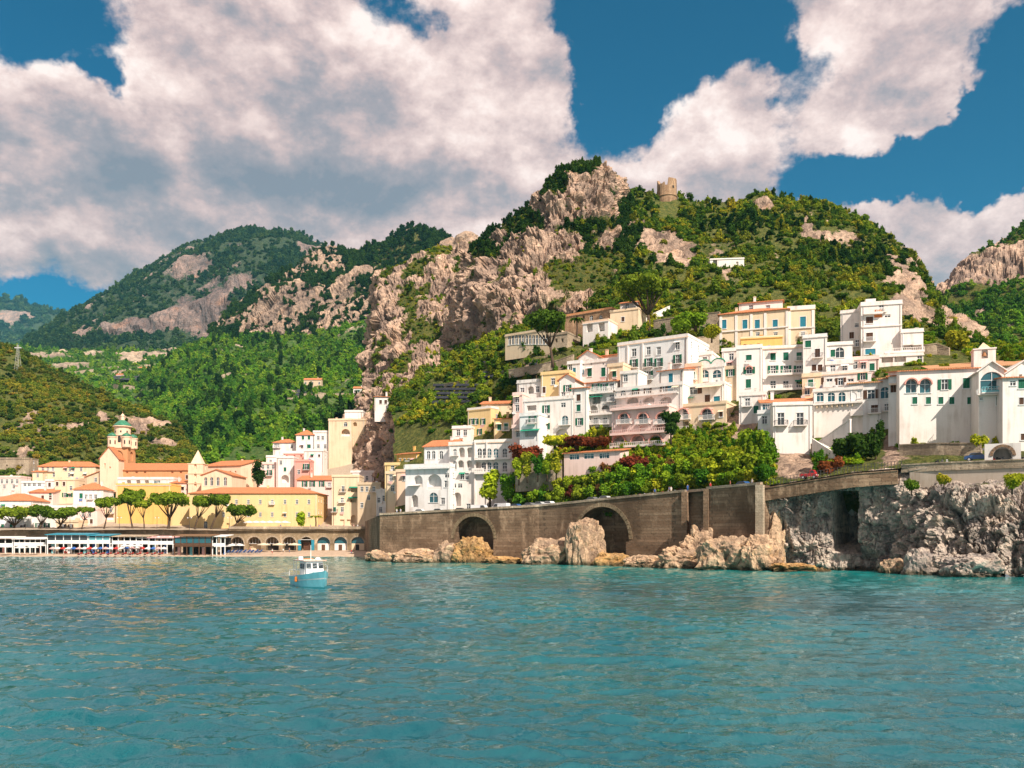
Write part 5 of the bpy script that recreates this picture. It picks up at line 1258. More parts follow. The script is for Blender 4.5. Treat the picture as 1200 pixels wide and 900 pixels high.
# houses on the slope right of the hotel
house('house', 'white house with green awning over the red creeper', 609, 631, 486, 514, 212, -24, 10, WHITE2, ('flat',), [('sB', 479, [624], 1.0, 1.8), ('lW', 508, [622], 3.2, 1.6), ('rB', 492, [623], 1.1, 2.0)])
house('house', 'broad white house with large dark arch at its foot', 613, 672, 467.5, 514, 216, -24, 12, WHITE, ('flat',), [('s', 479.5, [640], 1.0, 2.0), ('lR', 480, [623], 2.6, 2.2), ('rB', 492, [624], 1.1, 2.0), ('s', 499.5, [640], 1.0, 1.6), ('AB', 492.5, [662], 1.8, 2.4), ('z', 474.5, [660]), ('Q', 509, [658.5], 3.4, 2.8), ('z', 488, [641], 1.6, .8)])
house('house', 'yellow-cream house with brown shutters above the broad white house', 634, 667, 437, 470, 226, -24, 10, PALEYEL, ('flat',), [('k', 445, [661]), ('k', 457, [662, 637]), ('r', 447, [648])])
house('house', 'old grey-pink house beside the yellow-cream one', 606, 636, 447, 470, 230, -22, 9, OLDW, ('flat',), [('L', 457, [622], 1.8, 2.0), ('r', 458, [612]), ('r', 456, [630])])
house('house', 'small pink house tucked left of the old grey-pink house', 601, 612, 462, 486, 226, -22, 8, PINK, ('flat',), [('r', 468, [606]), ('r', 478, [606])])
house('tower_house', 'narrow white tower house with orange roof and three stacked windows', 670, 688, 455, 512, 213, -24, 9, WHITE, ('shed', 1.2), [('k', 466, [678]), ('g', 478, [678]), ('s', 494, [679], 1.0, 1.8)])
house('house', 'grey-white house with orange roof, shuttered loggia and double arches', 687, 722, 448, 512, 213, -26, 11, OLDW, ('shed', 1.6), [('sB', 454, [698, 708], 1.0, 1.9), ('lW', 469, [699], 2.2, 1.8), ('L', 480, [695], 2.6, 2.2), ('LR', 480, [709.5], 2.2, 2.2), ('rB', 493, [698, 709]), ('L', 508, [696], 2.4, 2.2), ('r', 453, [717]), ('r', 466, [717])],
      extra=lambda r, W, H, d, loc: (terrace(r, -W/2, W/2 - .5, loc(700, 461)[1], 1.0), terrace(r, -W/2, W/2, loc(700, 486)[1], 1.0)))
house('house', 'white house with two tall green doors below the pine slope', 678, 726, 423, 448, 227, -30, 9, WHITE, ('flat',), [('g', 436, [691, 707], 1.3, 2.4), ('q', 436, [682], 1.1, 1.4), ('o', 426.5, [684, 693, 707, 716], .4, .4), ('l', 434, [721], 1.6, 2.8)], side=False)
house('house', 'little white gabled chapel-like house behind the green-door house', 678, 700, 418, 432, 236, -30, 6, WHITE, ('gy', 1.6, TILEY), [('o', 424, [688])])
house('house', 'low house with pinkish tiled terrace roof under the slope path', 696, 726, 417, 432, 240, -30, 6, PEACH, ('shed', .8), [])
house('house', 'narrow white house with teal windows at the edge of the green-door house', 665, 680, 425, 452, 229, -28, 7, WHITE2, ('flat',), [('q', 434, [673], .9, 1.4), ('r', 429, [668])])
house('garden_pavilion', 'low garden pavilion with tiled roof at the top of the hanging garden', 661, 727, 530, 541, 199, -30, 5, PINK, ('shed', .8), [('w', 534, [673, 690, 708], 2.6, 1.2)], side=False, clutter=False)
wall_thing0 = [(604, 538, 209), (630, 536, 206), (658, 535, 203)]
house('house', 'tiny pink house behind the crimson bougainvillea', 600, 614, 500, 530, 217, -20, 6, PINK, ('flat',), [('r', 508, [607])])
house('house', 'white gable house squeezed between the yellow-cream house and the tower house', 655, 674, 445, 470, 222, -24, 7, WHITE, ('gy', 1.4, TILEY), [('s', 455, [665]), ('r', 463, [660])])
house('house', 'cream house stepping up between the green-door house and the large block', 712, 730, 428, 460, 216, -30, 7, CREAM, ('flat',), [('g', 438, [720]), ('r', 448, [720])])
house('house', 'small white terrace house behind the scalloped roof', 808, 834, 415, 440, 218, -28, 8, WHITE, ('flat',), [('r', 422, [815, 826])])
house('house', 'peach house wedged between the large white block and scalloped house', 803, 822, 428, 470, 208, -28, 8, PEACH, ('flat',), [('g', 440, [812]), ('r', 455, [811])])
house('house', 'white annex filling the corner under the yellow rooftop storey', 846, 868, 410, 445, 214, -20, 8, WHITE, ('flat',), [('r', 418, [857]), ('r', 428, [855])])
house('house', 'low white house below the nine-shutter block beside the veranda', 866, 897, 462, 500, 192, -20, 8, WHITE, ('flat',), [('r', 471, [876]), ('g', 480, [886])])
house('house', 'small cream house under the white stepped house', 940, 962, 440, 475, 189, -20, 8, CREAM, ('flat',), [('g', 449, [950]), ('r', 458, [946])])
house('house', 'pale pink house between the stepped house and the villa terraces', 994, 1030, 420, 446, 198, -18, 8, PINK, ('flat',), [('r', 428, [1002, 1012]), ('g', 430, [1022])])
house('house', 'white house on the slope above the long low balcony house', 968, 1000, 425, 450, 192, -20, 7, WHITE, ('flat',), [('r', 432, [976, 990])])
# the large white block
house('apartment_block', 'large white block with four rows of hooded windows and sunlit side wall', 724, 806, 399, 462, 217, -33, 15, WHITE2, ('flat', .6, WHITE), [('a', 428, [730], 1.0, 1.8), ('r', 413, [743], 1.3, 2.0), ('r', 411, [760, 772], 1.1, 2.0), ('r', 405, [794], 1.1, 2.0), ('bB', 426, [743], 1.1, 2.2), ('bB', 425, [760, 772], 1.1, 2.3), ('bB', 421, [794], 1.1, 2.3), ('r', 442, [733]), ('bB', 440, [760], 1.2, 2.3), ('z', 447, [749])], 'building', trim=PEACH,
      extra=lambda r, W, H, d, loc: [MB().box(-.2, .2, -.28, -.004, -4, H - .4).build('drainpipe', WHITE, r, (loc(px, 420)[0], 0, 0)) for px in (736, 753.5)])
house('house', 'small white house with orange roof stepping out from the large white block', 772, 801, 434, 466, 204, -33, 7, WHITE, ('shed', 1.2), [('q', 443, [786], 1.1, 2.2)])
house('house', 'low white house with red roof edge at the foot of the large white block', 727, 748, 436, 466, 210, -30, 6, WHITE, ('flat', .4, WHITE), [('r', 443, [733])])
house('terrace_house', 'long white terrace front with dark windows under the large block', 722, 800, 453, 482, 205, -32, 8, WHITE, ('flat', .5), [('d', 458.5, [745, 759], 1.0, 1.5), ('q', 455, [784], 2.0, 1.8), ('d', 456, [778]), ('a', 456, [730], 1.4, 1.6), ('L', 469, [741, 760, 780], 3.0, 1.6), ('r', 457, [792])], 'house',
      extra=lambda r, W, H, d, loc: terrace(r, -W/2, W/2 - 1, loc(760, 463)[1], .9))
house('arched_house', 'pink house with rows of brick-red hooded arches above the garden', 717, 784, 478, 532, 201, -31, 10, PINK, ('flat', .5, PINK), [('rBH', 490.5, [732, 754, 776], 2.4, 2.4), ('o', 502.5, [732, 753], 1.2, 1.4), ('l', 500.5, [775], 2.8, 1.4), ('LRH', 516, [726, 748, 769], 3.0, 2.2)], 'house',
      extra=lambda r, W, H, d, loc: (terrace(r, -W/2, W/2, loc(750, 475.5)[1] - .6, 1.2, PINK, PINK), terrace(r, -W/2, W/2, loc(750, 508)[1], 1.3, PINK, PINK), terrace(r, -W/2, W/2 - .5, loc(750, 523)[1], 1.3, PINK, WHITE)))
house('arched_house', 'cream house with two brick-red arched balconies beside the rock outcrop', 783, 851, 474, 514, 199, -31, 10, CREAM, ('flat', .4, CREAM), [('rBH', 485.5, [801, 829], 2.4, 2.4), ('l', 498.5, [801], 2.6, 1.8), ('g', 500, [829], 1.5, 2.4), ('r', 497, [841], .6, .9), ('k', 485, [845], .8, 1.4)],
      extra=lambda r, W, H, d, loc: terrace(r, -W/2, 0, loc(800, 505)[1], 1.0, WHITE, WHITE))
house('house', 'white house with green window and striped cream awning', 797, 849, 451, 480, 203, -31, 9, WHITE, ('flat', .4), [('d', 457.5, [812], 2.2, 1.8), ('k', 468, [829], 1.3, 2.2), ('q', 468.5, [840], 1.5, 1.7), ('r', 470, [805])], 'house', extra=lambda r, W, H, d, loc: (canopy(r, loc(817, 450)[0], loc(847, 450)[0], H - .3, 2.0, CANVAS, drop=.7), canopy(r, loc(797, 450)[0], loc(814, 450)[0], loc(805, 466)[1], 1.6, GREENA, drop=.4)))
house('house', 'white house with paired arched loggias and scalloped green trim', 818, 849, 429, 456, 207, -30, 8, WHITE, ('flat', .7, WHITE), [('AR', 440, [825.5, 840], 2.2, 2.8)], 'house',
      extra=lambda r, W, H, d, loc: [scallop(r, sx, H + .55) for sx in (-1.75, 1.75)])
house('house', 'narrow tan house with green shutters between two white houses', 848, 866, 431, 484, 205, -26, 9, TAN, ('flat', .5), [('s', 435.5, [856], 1.0, 1.7), ('r', 453, [853]), ('g', 469, [855], .8, 1.0)])
house('apartment_block', 'tall white house with green shutters and one shallow arch niche', 863, 893, 407, 476, 203, -18, 11, WHITE, ('flat', .6, WHITE), [('g', 419, [877.5], 1.3, 1.3), ('sH', 434, [878], 1.3, 1.6), ('g', 449.5, [877], 1.2, 2.1), ('r', 466, [875], 1.1, 1.1)], 'building')
house('apartment_block', 'white block with nine green shuttered windows and long balconies', 892, 945, 407, 462, 202, -12, 12, WHITE, ('flat', .5, WHITE), [('g', 417.5, [906, 921, 936.5], 1.2, 1.9), ('b', 433, [906, 921, 936.5], 1.2, 1.9), ('r', 450.5, [906, 921, 936.5], 1.3, 1.8)], 'building', trim=PEACH,
      extra=lambda r, W, H, d, loc: (terrace(r, -W/2 + 1.6, W/2 - .4, loc(921, 439.5)[1], 1.4), terrace(r, -W/2 + 1.6, W/2 - .4, loc(921, 457)[1], 1.4), [MB().box(-.35, .35, -.35, -.005, 0, .7).build('air_conditioner', GREYPL, r, (W/2 - .6, 0, loc(940, py)[1])) for py in (424, 440)]))
house('yellow_penthouse', 'yellow rooftop storey behind the white shuttered blocks', 868, 917, 395, 412, 212, -14, 9, YELLOW, ('flat', .3, CREAM), [('o', 404, [889], .6, .7), ('L', 405, [873, 880], 1.2, .8)])
# palazzo
house('palazzo', 'grand cream palazzo with orange roof and tall pedimented windows', 843, 924, 366, 414, 236, -20, 16, CREAM, ('hip', 2.8), [('q', 380, [848.5, 873, 887.5, 908.5], 1.3, 2.5), ('r', 391.5, [888, 909], 1.0, 1.0), ('o', 398, [848, 922], .7, 1.0)], 'building',
      extra=lambda r, W, H, d, loc: ([MB().box(-.35, .35, -.18, -.004, 0, H - .5).build('pilaster', WHITE, r, (x, 0, 0)) for x in (-W/2 + .4, -W/2 + W*.25, -W/2 + W*.47, -W/2 + W*.67, W/2 - .4)], MB().box(-W/2 - .1, W/2 + .1, -.3, -.19, loc(880, 387)[1], loc(880, 387)[1] + .35).build('string_course', WHITE, r)))
house('palazzo_wing', 'cream right wing of the palazzo with balustrade and corner stones', 923, 955, 362, 412, 233, -14, 14, CREAM, ('flat', .9, WHITE), [('q', 377, [941], 1.5, 2.8), ('r', 391, [941], 1.1, 1.1)], 'building',
      extra=lambda r, W, H, d, loc: ([MB().box(-.35, .35, -.16, -.004, 0, H - .5).build('quoin_strip', WHITE, r, (x, 0, 0)) for x in (-W/2 + .5, W/2 - .5)], MB().box(-W/2, W/2, -.3, -.17, loc(940, 385)[1], loc(940, 385)[1] + .35).build('string_course', WHITE, r)))
house('palazzo_attic', 'small white attic storey with orange roof on top of the palazzo', 866, 917, 354, 368, 244, -18, 8, WHITE, ('shed', 1.2), [('r', 361, [880, 900])])
# white houses right of the shutter block
house('house', 'white cubic house with blue roof pool-like terrace and dark windows', 941, 969, 394, 462, 197, -20, 11, WHITE, ('flat', .5, WHITE2), [('g', 403, [947], 1.3, 1.6), ('kB', 414, [958], 1.1, 2.1), ('k', 431, [954, 961], 1.0, 1.5), ('r', 447, [958])])
house('house', 'white stepped house with green door and arch next to the cubic house', 966, 999, 403, 458, 196, -14, 9, WHITE, ('flat', .5, WHITE), [('g', 414, [976], 1.0, 1.7), ('a', 413, [984], 2.0, 2.4), ('g', 429, [972], 1.1, 1.3)])
house('terrace_house', 'long low white house with solid balconies above the five arched windows', 955, 1017, 437, 460, 187, -24, 8, WHITE, ('flat', .5, WHITE), [('d', 447, [958, 985], 1.1, 1.6), ('rP', 448.5, [972, 997], 1.2, 1.8), ('s', 440, [1011], 1.0, 1.6)], trim=PEACH)
house('arcade_house', 'white gallery with five round arched windows above a blank wall', 953, 1011, 456, 524, 180, -24, 8, WHITE, ('flat', .4, WHITE), [('A', 465, [961, 974, 986.5, 999.5], 1.5, 2.0), ('r', 462, [1007], .8, 1.6)], 'building', side=False,
      extra=lambda r, W, H, d, loc: (MB().box(-W/2, W/2, -.7, -.004, loc(980, 472)[1] - .35, loc(980, 472)[1]).build('string_course', WHITE, r), [MB().box(-.12, .12, -.55, -.005, -.6, 0).build('corbel', TAN, r, (-W/2 + .8 + k * 1.0, 0, loc(980, 472)[1] - .36)) for k in range(int(W - 1))]))
house('seafront_block', 'pale grey-white block with two balconied doors casting long shadows', 906, 952, 473, 533, 176, -10, 11, WHITE, ('flat', .4, WHITE), [('rB', 491, [915, 937.5], 1.4, 2.6)], 'building', foot=1, extra=lambda r, W, H, d, loc: MB().box(-W/2 - .3, W/2 + .3, -.35, d, -5, 0).build('stone_base', GREYPL, r))
house('veranda', 'glazed veranda with orange tiled roof over the pale seafront block', 892, 956, 471, 482, 184, -14, 7, WHITE2, ('shed', 1.6), [('w', 474.2, [910, 928, 945], 2.8, 1.7), ('w', 474.2, [897], 2.2, 1.7)], foot=9)
house('house', 'shaded white annex beside the garden at the veranda end', 888, 908, 483, 520, 182, -24, 8, WHITE2, ('flat',), [('r', 492, [896])], foot=8)
# white villa high on the right
house('villa', 'tall white villa high on the slope with dark windows and roof terrace', 1009, 1057, 356, 432, 212, -14, 11, WHITE, ('flat', .7, WHITE), [('k', 375, [1019], 1.7, 1.7), ('kB', 395, [1019], 1.6, 2.2), ('q', 412, [1020], 2.4, 1.4), ('r', 361, [1033]), ('z', 370, [1040], 1.4, .7)], 'villa',
      extra=lambda r, W, H, d, loc: (MB().box(-.9, .9, -.06, -.01, 0, 1.9).build('orange_blind', ORANGEP, r, (loc(1029, 368)[0], 0, loc(1029, 372)[1])), MB().box(-W/2, W/2, -.25, -.004, loc(1030, 383)[1], loc(1030, 383)[1] + .25).build('string_course', WHITE, r), MB().box(-1.2, 1.2, 3, 6, H, H + 2.2).build('stair_hut', WHITE, r, (-2, 0, 0)), terrace(r, -W/2 + .5, -W/2 + 5, H - 2.4, 1.0)))
house('villa_wing', 'narrow shaded left wing of the tall white villa', 985, 1011, 365, 432, 217, -24, 10, WHITE, ('flat', .5), [('r', 381, [1003, 1006], .7, 1), ('k', 393, [998]), ('r', 402, [1005])])
house('villa_step', 'stepped right part of the white villa with long terraces', 1056, 1082, 388, 436, 209, -14, 10, WHITE, ('flat', .6, WHITE), [('l', 407, [1062, 1074], 2.4, 1.2), ('k', 419, [1044, 1079], .8, 1.4)], extra=lambda r, W, H, d, loc: terrace(r, -W/2 - 4, W/2, loc(1070, 413)[1], 1.5))
house('low_terrace', 'low white terrace range in front of the tall villa', 1028, 1082, 416, 440, 204, -14, 6, WHITE, ('flat', .4, WHITE), [('l', 420, [1040, 1055], 2.6, 1.4), ('r', 421, [1078])])
# convent on the right
house('convent_wing', 'small white block with ochre roof left of the convent front', 995, 1032, 449, 524, 178, -22, 9, WHITE2, ('shed', 1.6, TILEOLD), [('d', 462, [1021], 1.5, 1.9), ('k', 479, [1025], 1.4, 1.6), ('kP', 480, [1004], 1.2, 2.4)], 'building', foot=4)
house('convent_wing', 'white block with arched loggia and ochre roof between wing and convent front', 1030, 1045, 444, 530, 177, -22, 9, WHITE2, ('shed', 1.6, TILEOLD), [('A', 460, [1036.5], 1.9, 2.4), ('r', 477, [1039], .9, 1.4)], 'building', foot=4)
house('convent_wing', 'narrow white buttress block against the convent front', 1041, 1056, 441, 526, 170, -24, 8, WHITE2, ('shed', 1.0), [('k', 455, [1047], 1.1, 1.7)], 'building', foot=4)
house('convent', 'broad white convent front with orange roof and a row of small green windows', 1054, 1147, 433.5, 521, 165, -14, 12, WHITE, ('shed', 2.0), [('AH', 452.5, [1067.5, 1084], 2.0, 2.6), ('s', 450.5, [1107], 1.2, 2.0), ('g', 449, [1132.5], 1.2, 2.0), ('g', 469.5, [1072, 1088, 1102.5, 1115.5, 1136.5], .95, 1.35)], 'convent', foot=3, clutter=False, side=False)
house('convent_gable', 'white convent chapel front with a huge glazed arch', 1147, 1177, 434, 524, 158, -14, 10, WHITE, ('gy', 1.6, WHITE), [('ABr', 447.5, [1162], 4.0, 4.2), ('g', 470, [1170.5], .9, 1.6), ('r', 467, [1150], .5, .6)], 'convent', foot=3, clutter=False, side=False, extra=lambda r, W, H, d, loc: terrace(r, -W/2 + .2, W/2, loc(1160, 460.5)[1], 1.2, WHITE, TEAL2))
house('convent_wing', 'white corner block with small grey windows right of the chapel arch', 1175, 1260, 442, 522, 154, -10, 12, WHITE, ('shed', 1.4), [('r', 449, [1187], 1.0, .9), ('g', 450, [1197, 1215]), ('k', 470, [1197, 1215], .8, 1.3), ('k', 512, [1199], .8, 1.2)], 'convent', foot=3, clutter=False)
house('convent_range', 'long convent range with a weathered ochre tile roof behind the front', 1090, 1290, 428, 442, 188, -16, 14, TAN, ('shed', 3.6, TILEOLD), [('o', 432, [1128, 1172, 1185], .8, .8)], 'convent', clutter=False)
house('convent_gable', 'little white gable end behind the glazed arch', 1178, 1222, 437, 450, 170, -10, 8, WHITE, ('gy', 2.4, WHITE), [('o', 440, [1196], .6, .6)], 'convent', clutter=False)
def convent_belfry():
    Y = 166; s = Y / F; c = P(1154, 432, Y); root = empty('convent_belfry', c, R(-20)); tag(root, 'small white convent belfry with pyramid cap above the glazed arch', 'belfry')
    w, d, H = 1.9, 3.2, 24 * s; mb = MB()
    facade(mb, (-w, 0, 0), (1, 0, 0), (0, 1, 0), 2*w, -3, H, [(w, 12 * s, 1.1, 1.9, True, .7)]); facade(mb, (w, 0, 0), (0, 1, 0), (-1, 0, 0), d, -3, H, [(d/2, 12 * s, .9, 1.7, True, .6)]); facade(mb, (-w, d, 0), (0, -1, 0), (1, 0, 0), d, -3, H, [])
    mb.poly([(-w, d, -3), (-w, d, H), (w, d, H), (w, d, -3)]); mb.poly([(-w, 0, H), (w, 0, H), (w, d, H), (-w, d, H)]); mb.build('wall', WHITE, root)
    MB().box(-w - .15, w + .15, -.15, d + .15, H - .2, H + .02).build('cornice', WHITE, root)
    MB().hexa([(-w*.6, .4, H + .03), (w*.6, .4, H + .03), (w*.6, d - .4, H + .03), (-w*.6, d - .4, H + .03)], [(-.06, d/2 - .06, H + 8.5 * s), (.06, d/2 - .06, H + 8.5 * s), (.06, d/2 + .06, H + 8.5 * s), (-.06, d/2 + .06, H + 8.5 * s)]).build('spire', CREAM, root)
    MB().lathe([(.1, 12 * s + 1.4), (.3, 12 * s + 1.0), (.42, 12 * s + .5)], 10, 0, .4).build('bell', BRASS, root)
convent_belfry()
# upper slope: old convent range, garden walls, cottages
house('cloister_range', 'long grey stone range with a row of narrow arched windows on the slope', 592, 648, 389, 411, 268, -34, 10, TAN, ('flat', .4, TAN), [('a', 398, rng_(597, 645, 13), 1.1, 2.9)], 'building', side=False, clutter=False, foot=2)
house('cloister_end', 'tan stone end block of the long arched range behind the tall pine', 645, 665, 391, 414, 262, -30, 9, STONEL, ('flat', .4), [('o', 399, [652, 659], .8, 1.2)], 'building', side=False, clutter=False)
house('slope_building', 'brick-brown building with flat roof among the trees on the slope', 662, 717, 366, 388, 270, -34, 9, TOWERST, ('flat', .5, BRICKC), [('a', 373, [693, 704], 1.2, 1.8), ('o', 372, [676, 684], .7, 1)], 'building', side=False, clutter=False)
house('slope_house', 'white and pink pillared house with planted terrace below the brown building', 683, 713, 377, 394, 258, -30, 7, WHITE, ('flat', .5, PEACH), [('l', 383, [691, 705], 2.0, 2.6)], 'house', side=False, clutter=False)
house('slope_house', 'cream stone house front with one red door beside the big pine', 715, 748, 363, 381, 262, -26, 8, CREAM, ('flat', .3), [('k', 374, [730], 1.0, 1.4)], 'house', side=False, clutter=False)
house('slope_house', 'small white house with gabled roof above the cream stone front', 727, 745, 355, 368, 272, -20, 6, WHITE, ('gx', 1.0), [('r', 359, [735])])
house('hill_house', 'lonely white ruinous house alone on the hill below the ridge', 832, 872, 303, 318, 335, -6, 9, WHITE, ('flat', .2), [('l', 308, [838], 1.6, 3.0), ('o', 309, [864], .9, 1.6)], 'house', clutter=False, side=False)
def wall_thing(name, label, pts, h, th, mat, cat='wall', foot=4.0, cap=None):
    """free-standing wall through (px, py of its top, distance) points"""
    m = MB(); Q = [P(*p) for p in pts]
    for a, b in zip(Q[:-1], Q[1:]):
        d = (b - a); d.z = 0; n = Vector((-d.y, d.x, 0)).normalized() * th
        z = Vector((0, 0, 1))
        m.hexa([a - z * (h + foot), b - z * (h + foot), b - z * (h + foot) + n, a - z * (h + foot) + n], [a, b, b + n, a + n])
    o = empty(name, Q[0]); o.location = (0, 0, 0); tag(o, label, cat)
    m.build('masonry', mat, o)
    c = MB()
    for a, b in zip(Q[:-1], Q[1:]):
        d = (b - a); d.z = 0; n = Vector((-d.y, d.x, 0)).normalized()
        z = Vector((0, 0, .004)); t = Vector((0, 0, .2))
        c.hexa([a - n * .12 + z, b - n * .12 + z, b + n * (th + .12) + z, a + n * (th + .12) + z], [a - n * .12 + z + t, b - n * .12 + z + t, b + n * (th + .12) + z + t, a + n * (th + .12) + z + t])
    c.build('coping', cap or mat, o)
    return o
wall_thing('retaining_wall', 'long sunlit tan retaining wall left of the palazzo', [(766, 376, 256), (800, 371, 250), (843, 366, 244)], 4.5, .8, STONEL)
wall_thing('retaining_wall', 'pinkish terrace wall under the crimson bougainvillea', [(604, 543, 209), (630, 541, 206), (658, 540, 203)], 3.0, .8, STONEL, foot=4)
wall_thing('retaining_wall', 'stony retaining wall beneath the scrub between block and palazzo', [(806, 398, 230), (843, 392, 232)], 4.0, .8, STONEL)
wall_thing('retaining_wall', 'rough tan terrace wall crossing the slope under the tall pine', [(596, 434, 258), (625, 429, 252), (655, 422, 248), (672, 416, 246)], 1.2, .6, STONEL, foot=1.2)
wall_thing('retaining_wall', 'second terrace wall lower on the netted slope', [(520, 450, 304), (560, 445, 289), (600, 440, 275)], 1.4, .6, STONEL, foot=1.5)
wall_thing('garden_wall', 'white zigzag garden wall climbing the slope right of the big pine', [(748, 374, 276), (770, 366, 280), (785, 359, 284)], 2.5, .5, WHITE)
wall_thing('garden_wall', 'white path wall climbing to the lonely hill house', [(808, 342, 320), (822, 336, 325), (834, 327, 330)], 2.2, .5, WHITE)
wall_thing('retaining_wall', 'grey stone wall below the white villa and convent roof', [(1082, 405, 215), (1098, 403, 214), (1112, 408, 212)], 6.0, .8, STONEL)
wall_thing('castle_wall', 'ruined castle wall stub on the ridge', [(838, 250, 448), (848, 247, 447), (858, 251, 447)], 3, 1.5, TOWERST, 'ruin')
wall_thing('castle_wall', 'crumbling ruin on the ridge top right of the tower', [(874, 241, 446), (878, 235, 446), (886, 236, 446), (888, 233, 446), (898, 233, 446), (900, 239, 446), (908, 243, 446)], 5, 3, TOWERST, 'ruin')
def ridge_tower():
    c = P(781.5, 246, 434); s = .434; root = empty('ruined_tower', c); tag(root, 'round ruined stone watchtower with broken top on the ridge', 'tower')
    n, V, Fc = 28, [], []; H = 35 * s; rngt = random.Random(4)
    prof = [(5.6, -4), (5.4, 5 * s), (5.0, 16 * s)]
    tops = []
    for k in range(n):
        q = 2 * math.pi * k / n; a = (math.degrees(q) + 360) % 360
        h = H - (1.2 + rngt.uniform(0, 1.2)) * (1 if 200 < a < 250 else .3)
        if 252 < a < 268: h = H - 7.5         # the breach
        if 190 < a <= 252: h -= 1.0
        tops.append(h)
    rows = []
    for r, z in prof: rows.append([(r * math.cos(2*math.pi*k/n), r * math.sin(2*math.pi*k/n), z) for k in range(n)])
    rows.append([(4.9 * math.cos(2*math.pi*k/n), 4.9 * math.sin(2*math.pi*k/n), tops[k]) for k in range(n)])
    rows.append([(3.7 * math.cos(2*math.pi*k/n), 3.7 * math.sin(2*math.pi*k/n), tops[k] - .1) for k in range(n)])
    rows.append([(3.7 * math.cos(2*math.pi*k/n), 3.7 * math.sin(2*math.pi*k/n), 12 * s) for k in range(n)])
    for r in rows: V += r
    for i in range(len(rows) - 1):
        for k in range(n):
            l = (k+1) % n; Fc.append((i*n+k, i*n+l, (i+1)*n+l, (i+1)*n+k))
    Fc.append(tuple((len(rows)-1)*n + k for k in range(n)))
    link('tower_wall', mesh('tower_wall', V, Fc, TOWERST), root)
    MB().lathe([(5.25, 13 * s), (5.45, 13.3 * s), (5.45, 14.2 * s), (5.1, 14.4 * s)], 28).build('string_course', TOWERST, root)
    MB().box(-.4, .4, -5.25, -4.6, 22 * s, 24.5 * s).build('slit_window', DARKIN, root, None, .5)
ridge_tower()

# ------------------------------------------------------------------ sea wall with two arches, arcade
def wall_section(root, pxa, pxb, d, holes, mat=STONE, zb=-1.5, thick=4.0, cap=True):
    A_, B_ = edge(pxa, d), edge(pxb, d)
    u = Vector((B_.x - A_.x, B_.y - A_.y, 0)); W = u.length; u /= W; n = Vector((-u.y, u.x, 0))
    mb = MB(); O = Vector((A_.x, A_.y, 0))
    hl = []
    for (px, zbase, w, h, rc) in holes:
        k = (px - 600) / F; t = (k * O.y - O.x) / (u.x - k * u.y); hl.append((t, zbase, w, h, True, rc))
    facade(mb, O, u, n, W, zb, A_.z, hl, B_.z - A_.z)
    B3, A3 = Vector((B_.x, B_.y, 0)), O
    for p, q in ((B3, B3 + n * thick), (A3 + n * thick, A3)):
        za = B_.z if p == B3 else A_.z
        mb.poly([p + Vector((0, 0, zb)), q + Vector((0, 0, zb)), q + Vector((0, 0, za)), p + Vector((0, 0, za))])
    o = mb.build('masonry', mat, root)
    if cap:
        c = MB(); z = Vector((0, 0, .01))
        a, b = A_ - n * .2 + z, B_ - n * .2 + z; t = Vector((0, 0, .5))
        c.hexa([a, b, b + n * .8, a + n * .8], [a + t, b + t, b + n * .8 + t, a + n * .8 + t]); c.build('parapet', STONEL, root)
    for (t, zbase, w, h, _, rc) in hl:
        r = w / 2; zc = zbase + h - r; N_ = 22
        for k in range(N_):           # wedge stones round the arch
            q0, q1 = math.pi * (k + .06) / N_, math.pi * (k + .94) / N_
            pr = [(-rr * math.cos(q), zc + rr * math.sin(q)) for rr, q in ((r + .003, q0), (r + .003, q1), (r + .85, q1), (r + .85, q0))]
            lo = [O + u * (t + x) + Vector((0, 0, z)) - n * .10 for x, z in pr]; hi = [p + n * .35 for p in lo]
            MB().hexa(lo, hi).build('arch_stone', STONEA, o)
    return o
sw = empty('sea_wall', edge(560)); sw.location = (0, 0, 0); tag(sw, 'long brown stone sea wall with two big arches carrying the coast road', 'sea wall')
wall_section(sw, 445, 632, 0, [(555, -1.2, 10.6, 12.2, 5.0)])
wall_section(sw, 632.05, 803, 0, [(705, -1.2, 14.2, 13.8, 5.4)])
wall_section(sw, 803.05, 833, 1.2, [])
wall_section(sw, 833.05, 896, -2.2, [], thick=6)
for px, d, w in ((803, 0, 1.2), (833, -2.2, 1.0), (895, -2.2, 1.4), (478, 0, .7)):
    a = edge(px, d); MB().box(-w/2, w/2, -.55, .5, -1.5, a.z - .02).build('buttress', STONEL if px > 890 else STONE, sw, (a.x, a.y, 0), R(-33))
# ledges low on the wall
for pa, pb, z in ((585, 630, 4.2), (735, 800, 5.0)):
    a, b = edge(pa, -.6), edge(pb, -.6); u = Vector((b.x - a.x, b.y - a.y, 0)).normalized(); n = Vector((-u.y, u.x, 0))
    lo = [Vector((a.x, a.y, -1)), Vector((b.x, b.y, -1)), Vector((b.x, b.y, -1)) + n * .55, Vector((a.x, a.y, -1)) + n * .55]
    MB().hexa(lo, [p + Vector((0, 0, z + 1)) for p in lo]).build('wall_footing', STONE, sw)
